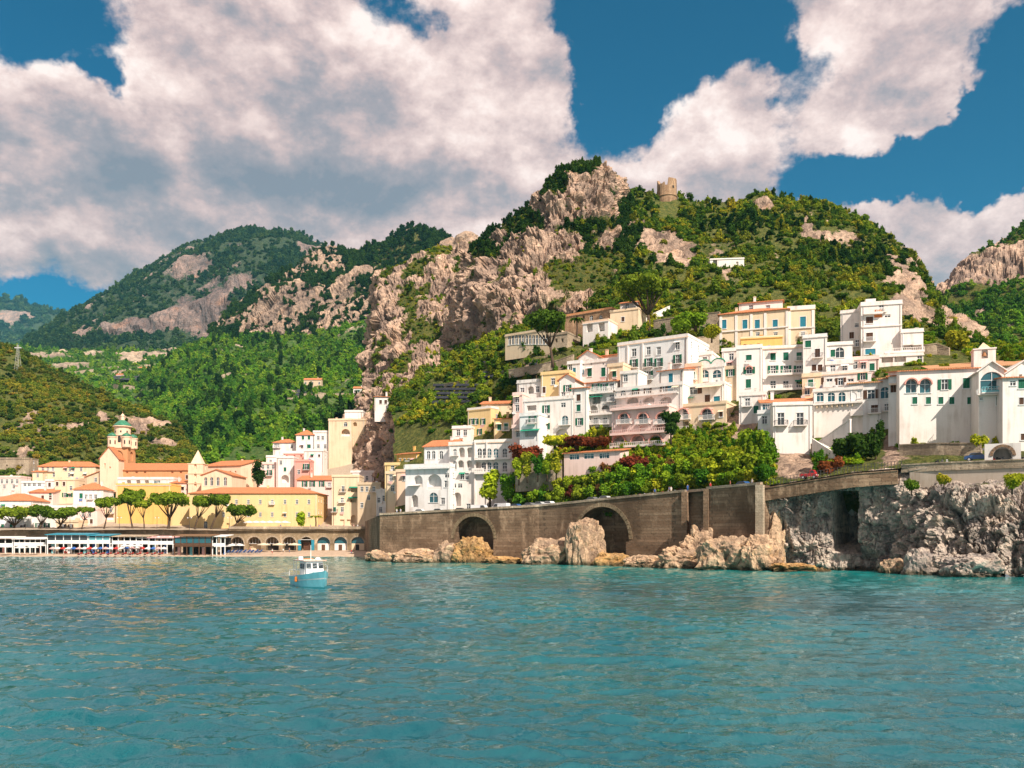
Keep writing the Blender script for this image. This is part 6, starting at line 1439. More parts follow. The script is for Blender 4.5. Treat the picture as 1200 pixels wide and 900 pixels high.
# the return of the wall beside the beach
a, b = edge(445), P(428, 619, 292); m = MB(); a0, b0 = Vector((a.x, a.y, -1)), Vector((b.x, b.y, -1))
m.poly([b0, a0, Vector((a.x, a.y, a.z)), Vector((b.x, b.y, a.z))]); m.poly([a0, a0 + Vector((4, 2, 0)), Vector((a.x + 4, a.y + 2, a.z)), Vector((a.x, a.y, a.z))])
m.poly([Vector((b.x, b.y, a.z)), Vector((a.x, a.y, a.z)), Vector((a.x + 24, a.y + 12, a.z)), Vector((b.x + 40, b.y + 12, a.z))])
m.build('return_wall', STONE, sw)
def arcade():
    Y = 292; s = Y / F; root = empty('arcade', P(348, 645, Y)); tag(root, 'ochre stone arcade of round arches below the promenade', 'arcade')
    x0, x1 = (268 - 348) * s, (428 - 348) * s; H = 25 * s; W = x1 - x0; mb = MB()
    cs = [278, 298, 319, 339, 359, 379, 399, 419]
    facade(mb, (x0, 0, 0), (1, 0, 0), (0, 1, 0), W, -1.5, H, [((c - 348) * s - x0, .02, 4.5, 4.6, True, 3.5) for c in cs])
    mb.poly([(x0, 0, H), (x1, 0, H), (x1, 4, H), (x0, 4, H)]); mb.build('masonry', STONEA, root)
    MB().box(x0, x1, -.25, .3, H + .003, H + .9).build('parapet', STONEL, root)
    for i, c in enumerate(cs):
        x = (c - 348) * s; r = 2.25
        for k in range(13):
            q0, q1 = math.pi * (k + .05) / 13, math.pi * (k + .95) / 13
            pr = [(x - rr * math.cos(q), 2.37 + rr * math.sin(q)) for rr, q in ((r + .003, q0), (r + .003, q1), (r + .5, q1), (r + .5, q0))]
            MB().hexa([(a_, -.08, b_) for a_, b_ in pr], [(a_, .25, b_) for a_, b_ in pr]).build('arch_stone', STONEL, root)
        if i >= 5:
            fan = [(-2.2 * math.cos(math.pi * k / 12), 2.37 + 2.2 * math.sin(math.pi * k / 12)) for k in range(13)]
            MB().hexa([(a_, .9, b_) for a_, b_ in fan], [(a_, 1.0, b_) for a_, b_ in fan]).build('fanlight', GLASST, root, (x, 0, 0))
            MB().box(-2.2, 2.2, .85, 1.05, .03, 2.36).build('infill_panel', CREAM if i == 7 else WHITE, root, (x, 0, 0))
            MB().box(-.8, .4, .78, .845, .03, 2.0).build('door', DARKIN if i == 7 else BROWNP, root, (x, 0, 0))
        elif i == 4:
            MB().box(-1.2, 1.2, .85, 1.0, .03, 2.8).build('door', BROWNP, root, (x, 0, 0))
            for sx in (-2.75, 1.75): MB().box(sx, sx + 1.0, -.25, -.1, .03, 3.6).build('door_leaf', TEALROOF, root, (x, 0, 0))
            MB().box(-1.7, 1.7, -.9, .2, 3.62, 3.75).build('porch_roof', WHITEP, root, (x, 0, 0))
        else:
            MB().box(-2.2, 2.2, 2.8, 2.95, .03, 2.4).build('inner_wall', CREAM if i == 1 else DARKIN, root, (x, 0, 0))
            m = MB()
            for k in range(5): m.box(-2.0 + k - .04, -2.0 + k + .04, 1.5, 1.6, 2.3, 4.0)
            m.box(-2.2, 2.2, 1.48, 1.62, 2.25, 2.35); m.build('window_frame', WHITEP, root, (x, 0, 0))
arcade()
# promenade wall behind the beach clubs, left part
wall_thing('promenade_wall', 'low tan promenade wall behind the beach pavilions', [(-60, 622, 294), (60, 622, 294), (160, 622, 294), (268, 621, 293)], 6, .6, STONEL)
# concrete wall and stone revetments right of the cliff
wall_thing('road_wall', 'sunlit concrete retaining wall above the right-hand cliff rocks', [(1066, 552, 143.6), (1080, 550, 142.6), (1100, 548, 141.2), (1200, 544, 134.2), (1330, 541, 126)], 7.0, .8, CONC, foot=0)
wall_thing('road_wall', 'shaded stone band under the road edge above the cave', [(894, 573, 156), (950, 564, 151.5), (1000, 556, 147.5), (1052, 552, 144.3)], 2.2, .8, STONE, foot=0)
wall_thing('stone_wall', 'rubble stone wall with grassy top under the convent front', [(1054, 522, 158), (1100, 520, 153), (1150, 520, 149)], 5, 1.2, STONEL)
wall_thing('stone_wall', 'rough stone pier beside the pale seafront block', [(950, 521, 173), (960, 521, 172)], 8, 2.0, STONEL)
# stairs down the wall beside the blank gallery wall
def stair():
    a, b = P(953, 519, 172), P(998, 548, 160); root = empty('outdoor_stair', a); root.location = (0, 0, 0); tag(root, 'long sloping stone stair below the white gallery wall', 'stair')
    n = 22; u = Vector((b.x - a.x, b.y - a.y, 0)).normalized(); nn = Vector((-u.y, u.x, 0))
    m = MB(); p = MB()
    for k in range(n):
        q0, q1 = a.lerp(b, k / n), a.lerp(b, (k + 1) / n); lo = Vector((0, 0, -9))
        m.hexa([q0 + lo, q1 + lo, q1 + nn * 2 + lo, q0 + nn * 2 + lo], [q0, Vector((q1.x, q1.y, q0.z)), Vector((q1.x, q1.y, q0.z)) + nn * 2, q0 + nn * 2])
    m.build('steps', OLDW, root)
    z = Vector((0, 0, .9)); p.hexa([a - nn * .3 - z * 3, b - nn * .3 - z * 3, b - z * 3 - nn * .004, a - z * 3 - nn * .004], [a - nn * .3 + z, b - nn * .3 + z, b + z - nn * .004, a + z - nn * .004]); p.build('parapet', WHITE, root)
stair()
wall_thing('diagonal_wall', 'white stair wall rising diagonally against the gallery', [(958, 519, 173.5), (996, 492, 167.5)], 1.2, .5, WHITE, 'wall', foot=9)
# ------------------------------------------------------------------ trees
def onloft(name, px, py):
    L = LOFT[name]; i = np.argmin((L['px'] - px) ** 2 + (L['py'] - py) ** 2); return Vector(L['X'].reshape(-1, 3)[i])
trng = np.random.default_rng(77)
def umbrella_pine(label, px, py, Y, cx, ctop, cbot, cw, group='umbrella pines along the promenade', leaves=1900):
    """trunk foot at (px, py), flat crown centred on column cx between rows ctop and cbot, cw columns wide"""
    s = Y / F; b = P(px, py, Y); root = empty('umbrella_pine', b); tag(root, label, 'pine tree', group)
    dx = (cx - px) * s; zt = (py - ctop) * s; zb = (py - cbot) * s; hw = cw * s / 2
    hw *= 1.12; th = max((zt - zb) * .85, hw * .36); zc = zt - th * .5
    m = MB(); sway = trng.uniform(-.4, .4)
    fork = Vector((dx * .55 + sway, 0, zb * .62)); r0 = max(.22, hw * .065)
    m.tube([(0, 0, -.6), (dx * .1 + sway * .5, .1, zb * .2), (dx * .3 + sway, .1, zb * .42), fork], [r0 * 1.25, r0, r0 * .85, r0 * .75], 7)
    lobes = []
    nl = max(9, int(8 + hw * 1.3))
    for k in range(nl):
        q = 2 * math.pi * k / nl + trng.uniform(-.3, .3); rr = hw * trng.uniform(.25, .82)
        c = Vector((dx + rr * math.cos(q), rr * math.sin(q) * .8, zc + trng.uniform(-.18, .22) * th))
        lobes.append((c.x, c.y, c.z, hw * trng.uniform(.20, .33), hw * trng.uniform(.20, .33), th * trng.uniform(.22, .36)))
        if k % 2 == 0:
            mid = fork.lerp(c, .55) + Vector((0, 0, -.12 * zt * .4)); m.tube([fork, mid, c - Vector((0, 0, th * .15))], [r0 * .55, r0 * .38, r0 * .18], 5)
    lobes.append((dx, 0, zc + th * .14, hw * .42, hw * .38, th * .30))
    m.build('trunk', BARK, root, smooth=True)
    link('crown', leafcloud('crown', lobes, leaves, min(.42, hw * .085), L_PINE, trng), root)
    return root
for lab, px, cx, ct, cb, cw in [
    ('umbrella pine with forked trunk before the long low white house', 15, 17, 594, 612, 40), ('umbrella pine whose trunk leans over the green-shuttered seafront house', 45, 52, 593, 610, 30), ('spreading umbrella pine behind the teal-roofed pavilion', 67, 76, 594, 611, 34),
    ('slender young pine with a thin crown beside the pink house', 95, 101, 594, 602, 20), ('tall single-stemmed pine beside the yellow wall corner', 121, 125, 583, 598, 26), ('bushy dark pine in front of the blank yellow wall', 156, 153, 573, 596, 30),
    ('thin small pine between two larger pines at the yellow wall', 169, 167, 585, 598, 22), ('largest umbrella pine with wide V-forked trunk at the yellow wall', 197, 200, 575, 598, 48), ('umbrella pine with curved trunk beside the square belfry', 228, 237, 580, 598, 28), ('umbrella pine leaning right before the paler yellow wing', 247, 259, 579, 596, 32), ('low leaning pine at the long yellow building', 272, 283, 591, 607, 30)]:
    umbrella_pine(lab, px, 623, 299, cx, ct, cb, cw)
umbrella_pine('big dark umbrella pine standing alone above the slope houses', 648, 428, 243, 644, 366, 394, 50, 'umbrella pines on the headland slope', 2600)
umbrella_pine('big umbrella pine above the large white block', 760, 388, 262, 757, 322, 358, 62, 'umbrella pines on the headland slope', 2800)
def tree(name, label, base, h, w, mat, group=None, n=700, tall=False, leaf=None, cat='tree'):
    root = empty(name, base); tag(root, label, cat, group)
    lob = tall_lobes(trng, 8) if tall else bush_lobes(trng, 9, 1.0)
    sx = w / 2 / .95; sz = h * .9 / (1.9 if tall else 1.25)
    lob = [(l[0] * sx, l[1] * sx, l[2] * sz + h * .12, l[3] * sx, l[4] * sx, l[5] * sz) for l in lob]
    link('crown', leafcloud('crown', lob, n, leaf or min(.34, w * .05), mat, trng), root)
    m = MB().tube([(0, 0, -.8), (.05, 0, h * .2), (.1, .05, h * .6)], [w * .05, w * .04, w * .02], 6)
    for q in range(3): m.tube([(.05, 0, h * .25), (w * .22 * math.cos(q * 2.1), w * .22 * math.sin(q * 2.1), h * .55)], [w * .025, w * .01], 5)
    m.build('trunk', BARK, root, smooth=True)
    return root
# garden trees on the terrace between the road and the houses
gi_ = 0
for row, (d, yoff, n0, hh) in enumerate(((9.2, 0, 26, 3.8), (12.5, 16, 22, 3.8), (16.5, 28, 18, 3.0))):
    for k in range(n0):
        px = 606 + (900 - 606) * (k + .5 + trng.uniform(-.3, .3)) / n0
        if row == 2 and 845 < px < 885: continue
        b = edge(px, d); foot = RT(px) - 2 - yoff * (1.0 if px > 660 else .7); b = P(px, foot, YW(px) + d * .83)
        m_ = L_RED if trng.uniform() < .16 else L_GARD
        h = hh * trng.uniform(.75, 1.25); w = trng.uniform(3.2, 5.0)
        lab = 'rust-red creeper mound among the green garden trees above the road' if m_ is L_RED else ('leafy green shrub tree in the hanging garden just above the road', 'leafy green shrub tree on the middle tier of the hanging garden', 'leafy green shrub tree under the arched pink houses at the garden top')[row]
        tree('garden_shrub', lab, b, h, w, m_, ('red mounds in the hanging garden' if m_ is L_RED else 'hanging garden tier %s' % ('low', 'middle', 'high')[row]), 460, trng.uniform() < .3, .26, 'shrub')
for lab, px, py, Y, w, h, m_ in [('crimson bougainvillea spilling over the wall right of the white hotel', 617, 536, 211, 7.5, 5.5, L_RED), ('red creeper carpet on the terrace under the broad white house', 676, 520, 205, 8.5, 2.6, L_RED), ('second red creeper patch near the double-arch house', 700, 520, 204, 6.5, 3.0, L_RED),
    ('olive-green creeper beside the big dark arch', 650, 522, 206, 7, 2.8, L_GARD), ('dark red tree in front of the pink arched house', 744, 548, 194, 5.5, 6.5, L_RED), ('russet tree below the arched cream house', 790, 556, 188, 5.5, 6, L_RED),
    ('big round green tree at the right end of the hanging garden', 884, 560, 172, 8.5, 9.5, L_GARD), ('tall leafy green tree beside the pale seafront block', 897, 552, 171, 7, 9, L_GARD), ('round green tree next to the rock outcrop', 868, 562, 174, 7, 6.5, L_GARD), ('green tree in front of the white hotel wing', 574, 592, 213, 7.5, 8.5, L_GARD), ('yellow-green shrub beside the hotel corner tree', 595, 594, 211, 6, 8, L_GARD), ('dark bush on the terrace edge below the cream arched house', 786, 517, 192, 5, 6.5, L_DARK),
    ('dark tree on the roof terrace beside the tan narrow house', 834, 398, 226, 5, 4, L_GARD), ('green tree before the tan retaining wall', 797, 392, 234, 7, 5.5, L_GARD), ('round green tree beside the sunlit retaining wall', 815, 385, 238, 9, 5.5, L_GARD), ('dark round tree beside the pale pink stepped house', 302, 572, 340, 9, 10, L_DARK), ('small street tree on the promenade before the yellow building', 353, 620, 297, 5, 5.5, L_GARD),
    ('reddish bush at the foot of the long stair', 973, 552, 160, 3.5, 4.5, L_RED), ('green bush at the foot of the stone pier', 959, 556, 161, 3, 4.5, L_GARD), ('green bush on the concrete wall above the right-hand rocks', 1186, 566, 128.5, 3.2, 2.6, L_GARD), ('olive bush growing from the concrete road wall', 1068, 570, 141, 2.4, 2.2, L_HILL), ('second olive bush growing from the concrete road wall', 1106, 563, 137, 2.6, 2.0, L_HILL), ('shrub on the grassy ledge at the convent corner', 1147, 528, 150, 3.4, 3, L_GARD), ('green bush before the rock crag right of the villa', 1122, 412, 222, 7, 6, L_HILL),
    ('ivy mass hanging on the weathered wall under the convent wing', 1010, 545, 160, 6, 6.5, L_DARK), ('dark ivy hanging below the small ochre-roofed convent block', 1026, 540, 159, 4.5, 7, L_DARK), ('dark ivy beside the white stair wall', 988, 538, 163, 5, 5, L_DARK)]:
    rd = m_ is L_RED
    tree('creeper' if rd else 'garden_tree', lab, P(px, py, Y) - Vector((0, 0, h * .22 if rd else (h * .35 if 'concrete' in lab else 0))), h * (.8 if rd else 1), w * (1.25 if rd else 1), m_, None, 900, h > w * 1.05 and not rd)
for px, py, Y, h in ((608, 565, 205, 6.5), (618, 562, 204, 6), (630, 561, 203, 6.5), (641, 560, 202, 5.5), (652, 558, 201, 6)):
    tree('garden_shrub', 'tall leafy shrub tree hiding the stone terrace wall beside the hotel', P(px, py, Y), h, 4.2, L_GARD, 'shrub trees before the terrace wall', 500, True, .26, 'shrub')
for lab, px, py, w, h in [('conical pine just right of the ruined tower', 809, 250, 8, 11), ('small round pine alone on the bare ridge', 844, 251, 5, 4.5), ('dark pine leaning against the ruined tower', 773, 250, 9, 12), ('dark cypress clump left of the ruined tower', 757, 246, 8, 9), ('bushy tree on the descending right ridge', 1004, 268, 9, 6)]:
    tree('ridge_tree', lab, P(px, py, 442), h, w, L_DARK, None, 500, h > w)
def palm(label, b, h):
    root = empty('palm_tree', b); tag(root, label, 'palm tree')
    MB().tube([(0, 0, -.5), (.1, 0, h * .5), (0, 0, h)], [.3, .24, .2], 7).build('trunk', BARK, root)
    for k in range(14):
        q = k * 2.4; m = MB(); pts = [Vector((math.cos(q) * r, math.sin(q) * r, h + z)) for r, z in ((0, 0), (.9, .55), (1.8, .45), (2.5, -.3))]
        for i in range(3):
            n = Vector((-math.sin(q), math.cos(q), 0)); w0, w1 = (.18, .38, .34, .05)[i], (.18, .38, .34, .05)[i + 1]; dn = Vector((0, 0, -.16))
            m.poly([pts[i] - n * w0 + dn, pts[i], pts[i+1], pts[i+1] - n * w1 + dn]); m.poly([pts[i], pts[i] + n * w0 + dn, pts[i+1] + n * w1 + dn, pts[i+1]])
        o = m.build('frond', L_HILL, root)
palm('small palm between the pillared slope house and the tall pine', P(676, 393, 252), 4.5)
palm('short palm before the long yellow building', P(370, 620, 298), 4.2)
# hanging garden undergrowth and slope greens
scatter_on('headland_hill', 'garden_undergrowth', 'dense garden greenery between the road and the slope houses', 3800, 0.6, 1.5, 'garden', 'greenery', 0.9, keep=lambda x, y: ((x > 604) & (x < 905) & (y > 508) & (y < 606)) | ((x > 955) & (x < 1010) & (y > 520) & (y < 545)))
scatter_on('headland_hill', 'slope_greenery', 'mixed green shrubs between the houses on the slope', 3000, 0.6, 1.8, 'garden', 'greenery', 0.8, keep=lambda x, y: ((x > 500) & (y > 395) & (y < 512)) | ((x > 1054) & (y > 512) & (y < 530)) | ((x > 700) & (x < 860) & (y > 375)  & (y < 420)))
scatter_on('headland_hill', 'red_undergrowth', 'low red creeper scattered over the garden terraces', 160, 0.6, 1.3, 'red', 'creeper', 0.9, keep=lambda x, y: (x > 612) & (x < 800) & (y > 515) & (y < 580))

# ------------------------------------------------------------------ valley details
def net(label, x0, x1, y0, y1, on, hz=4.0):
    a, b, c, d = (onloft(on, x, y) for x, y in ((x0, y1), (x1, y1), (x1 + 1, y0), (x0 + 2, y0)))
    root = empty('shade_net', a); root.location = (0, 0, 0); tag(root, label, 'netting', 'dark nets over the lemon terraces')
    n = 6 if hz > 2 else 5; fill = .94 if hz > 2 else .5; z = Vector((0, 0, hz))
    for k in range(n):
        q = [a.lerp(d, (k + .06) / n) + z, b.lerp(c, (k + .06) / n) + z, b.lerp(c, (k + fill) / n) + z * 1.1, a.lerp(d, (k + fill) / n) + z * 1.1]
        MB().hexa(q, [p + Vector((0, 0, .3)) for p in q]).build('net_panel', NET, root)
        for j in range(4):
            p = q[0].lerp(q[1], j / 3); MB().tube([p - Vector((0, 0, hz * 2)), p], .06 * hz, 4).build('pole', WOOD, root)
net('dark net roof over the lemon terrace highest in the valley', 128, 168, 444, 452, 'valley_slope')
net('dark net roof over the lemon terrace beside the pale farmhouse', 170, 200, 450, 464, 'valley_slope')
net('large dark net roof over the lemon terrace above the pale field', 192, 242, 472, 483, 'valley_slope')
net('dark net roof over the terrace below the hill woodland edge', 240, 275, 452, 466, 'valley_slope')
net('dark net roof beside the pink hamlet on the green hill', 346, 366, 461, 472, 'valley_hill')
net('black net roof over the terrace between cliff and slope houses', 505, 560, 452, 478, 'headland_hill', 1.3)
net('black net roof over the terrace under the arched stone range', 562, 628, 424, 446, 'headland_hill', 1.3)
for lab, x0, x1, yt, yb, on, m_ in [('pale square farmhouse beside the dark nets', 199, 212, 453, 461, 'valley_slope', CREAM), ('white valley cottage near the grassy knoll', 229, 237, 450, 455, 'valley_slope', WHITE), ('pink valley cottage above the nets', 136, 143, 440, 444, 'valley_slope', PINK), ('long pale wall house on the bare field', 184, 205, 486, 489.5, 'valley_slope', WHITE), ('small cream farmhouse under the woodland edge', 242, 254, 459, 464, 'valley_slope', CREAM), ('small pink farmhouse at the far path', 163, 172, 432, 436, 'valley_slope', PINK),
    ('lowest pink house of the hillside hamlet', 320, 334, 455, 463, 'valley_hill', PINK), ('white house of the hillside hamlet with flat roof', 331, 344, 449, 459, 'valley_hill', WHITE), ('highest cream house of the hillside hamlet', 343, 358, 440, 449, 'valley_hill', CREAM), ('tan house of the hillside hamlet beside the net', 356, 376, 446, 452, 'valley_hill', TAN), ('white cottage alone right of the hamlet', 414, 427, 456, 461, 'valley_hill', WHITE)]:
    b = onloft(on, (x0 + x1) / 2, yb); s_ = b.y / F
    house('valley_house', lab, x0, x1, yt - 1, yb, b.y - 2, 0, 8, m_, ('flat',) if 'flat' in lab or 'wall' in lab else ('gx', 2.0), [('r', (yt + yb) / 2, rng_(x0 + 2, x1 - 2, 3), 1.6, 2.2)], 'house', foot=14, group='scattered valley houses', side=False)
for i, (on, x0, x1, y0, y1, lab) in enumerate([('valley_slope', 125, 172, 456, 455, 'pale terrace wall under the highest dark net'), ('valley_slope', 182, 246, 487, 490, 'pale field wall below the large dark net'), ('valley_slope', 178, 232, 495, 492, 'lowest pale field wall in the valley'), ('valley_hill', 318, 420, 466, 459, 'long pale terrace wall below the hillside hamlet'), ('valley_hill', 335, 380, 474, 470, 'short terrace wall beside the hamlet net'), ('valley_slope', 60, 120, 440, 437, 'terrace wall on the upper valley flank'), ('valley_hill', 250, 310, 446, 440, 'terrace wall on the green hill shoulder')]):
    pts = [onloft(on, x0 + (x1 - x0) * k / 6, y0 + (y1 - y0) * k / 6) for k in range(7)]
    pp = [(600 + F * q.x / q.y, HY - F * (q.z + 3.5 - CZ) / q.y, q.y - 4) for q in pts]
    wall_thing('terrace_wall', lab, pp, 3.5, 1.5, STONEL, 'wall', foot=5)
def pylon():
    b = onloft('left_hill', 21, 420); b = P(21, 433, b.y - 30); root = empty('lattice_mast', b); tag(root, 'thin steel lattice mast on the ridge of the left-hand hill', 'mast'); H = 29 * b.y / F
    root['label'] = 'thin steel lattice mast on the scrub-covered ridge'
    m = MB()
    for sx in (-1, 1):
        for sy in (-1, 1): m.tube([(sx * 1.6, sy * 1.6, -2), (sx * .3, sy * .3, H)], .07, 4)
    for k in range(9):
        z0, z1 = H * k / 9, H * (k + 1) / 9; w0, w1 = 1.6 - 1.3 * k / 9, 1.6 - 1.3 * (k + 1) / 9
        m.tube([(-w0, -w0, z0), (w1, -w1, z1)], .04, 4); m.tube([(w0, -w0, z0), (-w1, -w1, z1)], .04, 4)
    m.build('lattice', GREYPL, root); MB().box(-2.2, 2.2, -.15, .15, H * .86, H * .9).build('cross_arm', GREYPL, root)
pylon()

# ------------------------------------------------------------------ boat
def boat():
    root = empty('motor_boat', P(366, 687, 101.5), R(-60)); tag(root, 'turquoise motor boat with white cabin anchored off the beach', 'boat')
    Lh, n = 8.6, 15; V, Fc, mi = [], [], []
    def half(t): return 1.75 * (1 - max(0, (t - .35) / .65) ** 2.4) * (0.90 + .1 * min(1, t / .2))
    def deck(t): return 1.15 + .85 * t ** 2.2
    prof = [(0.0, -.55), (.55, -.45), (.86, -.12), (.90, .10), (.94, .55), (.965, .62), (1.0, 1.0)]
    for i in range(n):
        t = i / (n - 1); x = -Lh / 2 + Lh * t; b = half(t) + .03; D = deck(t)
        for sgn in (-1, 1):
            for f, zz in prof:
                z = zz if zz < .15 else .1 + (D - .1) * ((zz - .1) / .9)
                flare = f if t < .6 else f * (1 - (t - .6) * .9 * (1 - (zz + .55) / 1.55))
                V.append((x + (0.5 * (zz + .3) * max(0, (t - .8) / .2) if t > .8 else 0), sgn * b * flare, z - (.0 if t < .9 else -.15 * (t - .9) * 10 * (zz < 0))))
    m = len(prof)
    for i in range(n - 1):
        for sgn in (0, 1):
            for k in range(m - 1):
                a = i * 2 * m + sgn * m + k; b = a + 2 * m
                q = (a, b, b + 1, a + 1) if sgn == 0 else (a, a + 1, b + 1, b)
                Fc.append(q); mi.append(0 if k < 2 else (1 if k in (4,) else 2))
        a = i * 2 * m + m - 1; Fc.append((a, a + 2 * m, a + 3 * m, a + m)); mi.append(1)
    Fc.append(tuple(range(m - 1, -1, -1)) + tuple(range(m, 2 * m))); mi.append(2)
    e = (n - 1) * 2 * m; Fc.append(tuple(range(e, e + m)) + tuple(range(e + 2 * m - 1, e + m - 1, -1))); mi.append(2)
    BH = plain('boat_turquoise', (0.20, 0.58, 0.66), 0.3, .15); BD = plain('boat_antifouling', (0.02, 0.022, 0.03), 0.5)
    link('hull', mesh('hull', V, Fc, [BD, WHITEP, BH], False, mi), root)
    c = MB().hexa([(-1.3, -1.15, 1.15), (1.2, -1.05, 1.25), (1.2, 1.05, 1.25), (-1.3, 1.15, 1.15)], [(-1.3, -1.1, 3.0), (.85, -1.0, 3.0), (.85, 1.0, 3.0), (-1.3, 1.1, 3.0)])
    cab = c.build('cabin', WHITEP, root)
    MB().box(-3.4, 1.15, -1.35, 1.35, 3.003, 3.12).build('cabin_roof', WHITEP, root)
    MB().box(-3.42, 1.17, -1.37, 1.37, 3.03, 3.09).build('roof_trim', ORANGEP, root)
    for y in (-.72, 0, .72):
        f = .93; MB().hexa([(1.06, y - .27, 2.15), (1.06, y + .27, 2.15), (1.0, y + .27, 2.15), (1.0, y - .27, 2.15)], [(.95, y - .27, 2.75), (.95, y + .27, 2.75), (.89, y + .27, 2.75), (.89, y - .27, 2.75)]).build('windscreen', GLASS, cab)
    for sgn in (-1, 1):
        for x in (-.9, -.1): MB().box(x - .3, x + .3, sgn * 1.14 - .03, sgn * 1.14 + .03, 2.1, 2.7).build('side_window', GLASS, cab)
        for x in (-3.3, -2.3): MB().tube([(x, sgn * 1.28, 1.15), (x, sgn * 1.28, 3.0)], .05, 5).build('roof_post', WHITEP, root)
        MB().tube([(-4.2, sgn * 1.6, 1.15), (-4.2, sgn * 1.6, 1.9), (-1.5, sgn * 1.65, 1.95)], .035, 5).build('stern_rail', WHITEP, root)
        MB().tube([(1.4, sgn * 1.35, 1.4), (1.5, sgn * 1.35, 2.1), (3.2, sgn * .85, 2.45), (4.6, sgn * .1, 2.75)], .03, 5).build('bow_rail', WHITEP, root)
        MB().lathe([(.05, -.32), (.17, -.25), (.17, .25), (.05, .32)], 8).build('fender', ORANGEP, root, (-.5, sgn * 1.82, .85))
    MB().box(1.6, 2.6, -.5, .5, 1.35, 1.75).build('deck_hatch', BH, root)
    MB().tube([(-.6, 0, 3.1), (-.6, 0, 4.9)], [.05, .03], 5).build('mast', WHITEP, root)
    MB().lathe([(.3, 3.13), (.34, 3.25), (.2, 3.42), (.03, 3.46)], 12, .2, .6).build('radar_dome', WHITEP, root)
    MB().lathe([(.26, 3.13), (.3, 3.3), (.26, 3.5)], 12, -2.4, -.7).build('life_raft', WHITEP, root)
    MB().tube([(-2.9, -1.0, 3.12), (-2.9, 1.0, 3.12)], .12, 6).build('rolled_awning', ORANGEP, root)
boat()

# ------------------------------------------------------------------ cars, scooters
def car_meshes(kind):
    body, glass = MB(), MB()
    if kind == 'car':
        prof = [(-2.0, .35), (-2.02, .75), (-1.85, .92), (-1.35, .98), (-.95, 1.40), (.35, 1.43), (.95, 1.0), (1.85, .86), (2.02, .65), (2.0, .35)]
        win = [(-1.25, 1.0), (-.9, 1.35), (.3, 1.38), (.82, 1.0)]
    elif kind == 'van':
        prof = [(-2.3, .4), (-2.32, 1.9), (-2.2, 2.0), (1.2, 2.0), (1.75, 1.25), (2.25, 1.1), (2.35, .7), (2.3, .4)]
        win = [(.35, 1.25), (.35, 1.85), (1.1, 1.85), (1.6, 1.25)]
    else:
        prof = [(-1.5, .45), (-1.5, .95), (.25, .95), (.3, 1.6), (.95, 1.6), (1.25, 1.0), (1.45, .8), (1.45, .45)]
        win = [(.45, 1.05), (.45, 1.5), (.88, 1.5), (1.1, 1.05)]
    w = .82 if kind != 'van' else .92
    if kind == 'ape': w = .68
    body.hexa([(x, -w * (.88 if z > 1.2 else 1), z) for x, z in prof], [(x, w * (.88 if z > 1.2 else 1), z) for x, z in prof])
    for sgn in (-1, 1):
        y = sgn * (w * .97 + .012); glass.hexa([(x, y - .01, z) for x, z in win], [(x, y + .01, z) for x, z in win])
    wh = MB(); wh.V = []; r = .32
    t = MB()
    for k in range(14): pass
    ring = [(r * math.cos(2*math.pi*k/14), r * math.sin(2*math.pi*k/14)) for k in range(14)]
    t.hexa([(x, -.11, z) for x, z in ring], [(x, .11, z) for x, z in ring])
    hub = MB().hexa([(x * .6, -.125, z * .6) for x, z in ring], [(x * .6, .125, z * .6) for x, z in ring])
    return body, glass, t.mesh('wheel', TYRE), hub.mesh('rim', GREYPL), w
CM = {k: car_meshes(k) for k in ('car', 'van', 'ape')}
CARP = {n: plain('car_paint_' + n, c, 0.25, .05, 1, 0, .6) for n, c in (('white', (.78, .77, .76)), ('silver', (.45, .46, .47)), ('black', (.025, .025, .03)), ('blue', (.03, .09, .24)), ('red', (.48, .03, .03)), ('grey', (.16, .16, .17)))}
CBM = {}
def car(label, px, d, kind, paint, flip=False, up=0.0):
    b = edge(px, d, -.15 + up); q = edge(px + 6, d) - edge(px - 6, d); root = empty('parked_car' if kind == 'car' else ('parked_van' if kind == 'van' else 'three_wheeler'), b, math.atan2(q.y, q.x) + (math.pi if flip else 0)); tag(root, label, {'car': 'car', 'van': 'van', 'ape': 'light truck'}[kind], 'vehicles on the coast road')
    B_, G_, wm, hm, w = CM[kind]
    if (kind, paint) not in CBM: CBM[(kind, paint)] = B_.mesh('body', CARP[paint])
    if kind not in CBM: CBM[kind] = G_.mesh('side_glass', GLASS)
    link('body', CBM[(kind, paint)], root); link('side_glass', CBM[kind], root)
    for x in ((-1.25, 1.3) if kind != 'ape' else (-.9, 1.05)):
        for y in (-w + .05, w - .05):
            o = link('wheel', wm, root, (x, y, .32)); link('rim', hm, o)
    fx = {'car': 2.0, 'van': 2.32, 'ape': 1.45}[kind]
    for y in (-.55, .55):
        MB().box(fx - .02, fx + .03, y - .16, y + .16, .62, .78).build('headlight', WHITEP, root)
for a in [('white car parked before the lower left hotel wing', 487, 2, 'car', 'white'), ('silver car beside the white car at the hotel', 509, 2, 'car', 'silver'), ('black car below the hotel doorway arch', 534, 2.2, 'car', 'black'), ('long white van parked under the hotel wing', 556, 2.6, 'van', 'white'), ('white van behind the long white van', 579, 2.8, 'van', 'white', True), ('blue-grey car between the vans and the garden', 600, 2.2, 'car', 'blue'), ('dark grey car at the garden wall start', 616, 2.2, 'car', 'grey'), ('silver car following the dark grey car', 628, 2.2, 'car', 'silver'), ('white car before the garden doorway', 636, 2.6, 'car', 'white', True), ('grey car half hidden by the garden greenery', 690, 2.2, 'car', 'grey'), ('silver car above the larger arch', 703, 2.2, 'car', 'silver', True), ('blue car above the projecting wall bay', 868, 2.2, 'car', 'blue'), ('bright red three-wheeled truck below the pale seafront block', 944, 2.4, 'ape', 'red', False, .25), ('blue car parked under the convent front', 1142, 6.0, 'car', 'blue', False, 1.0)]:
    car(*a)
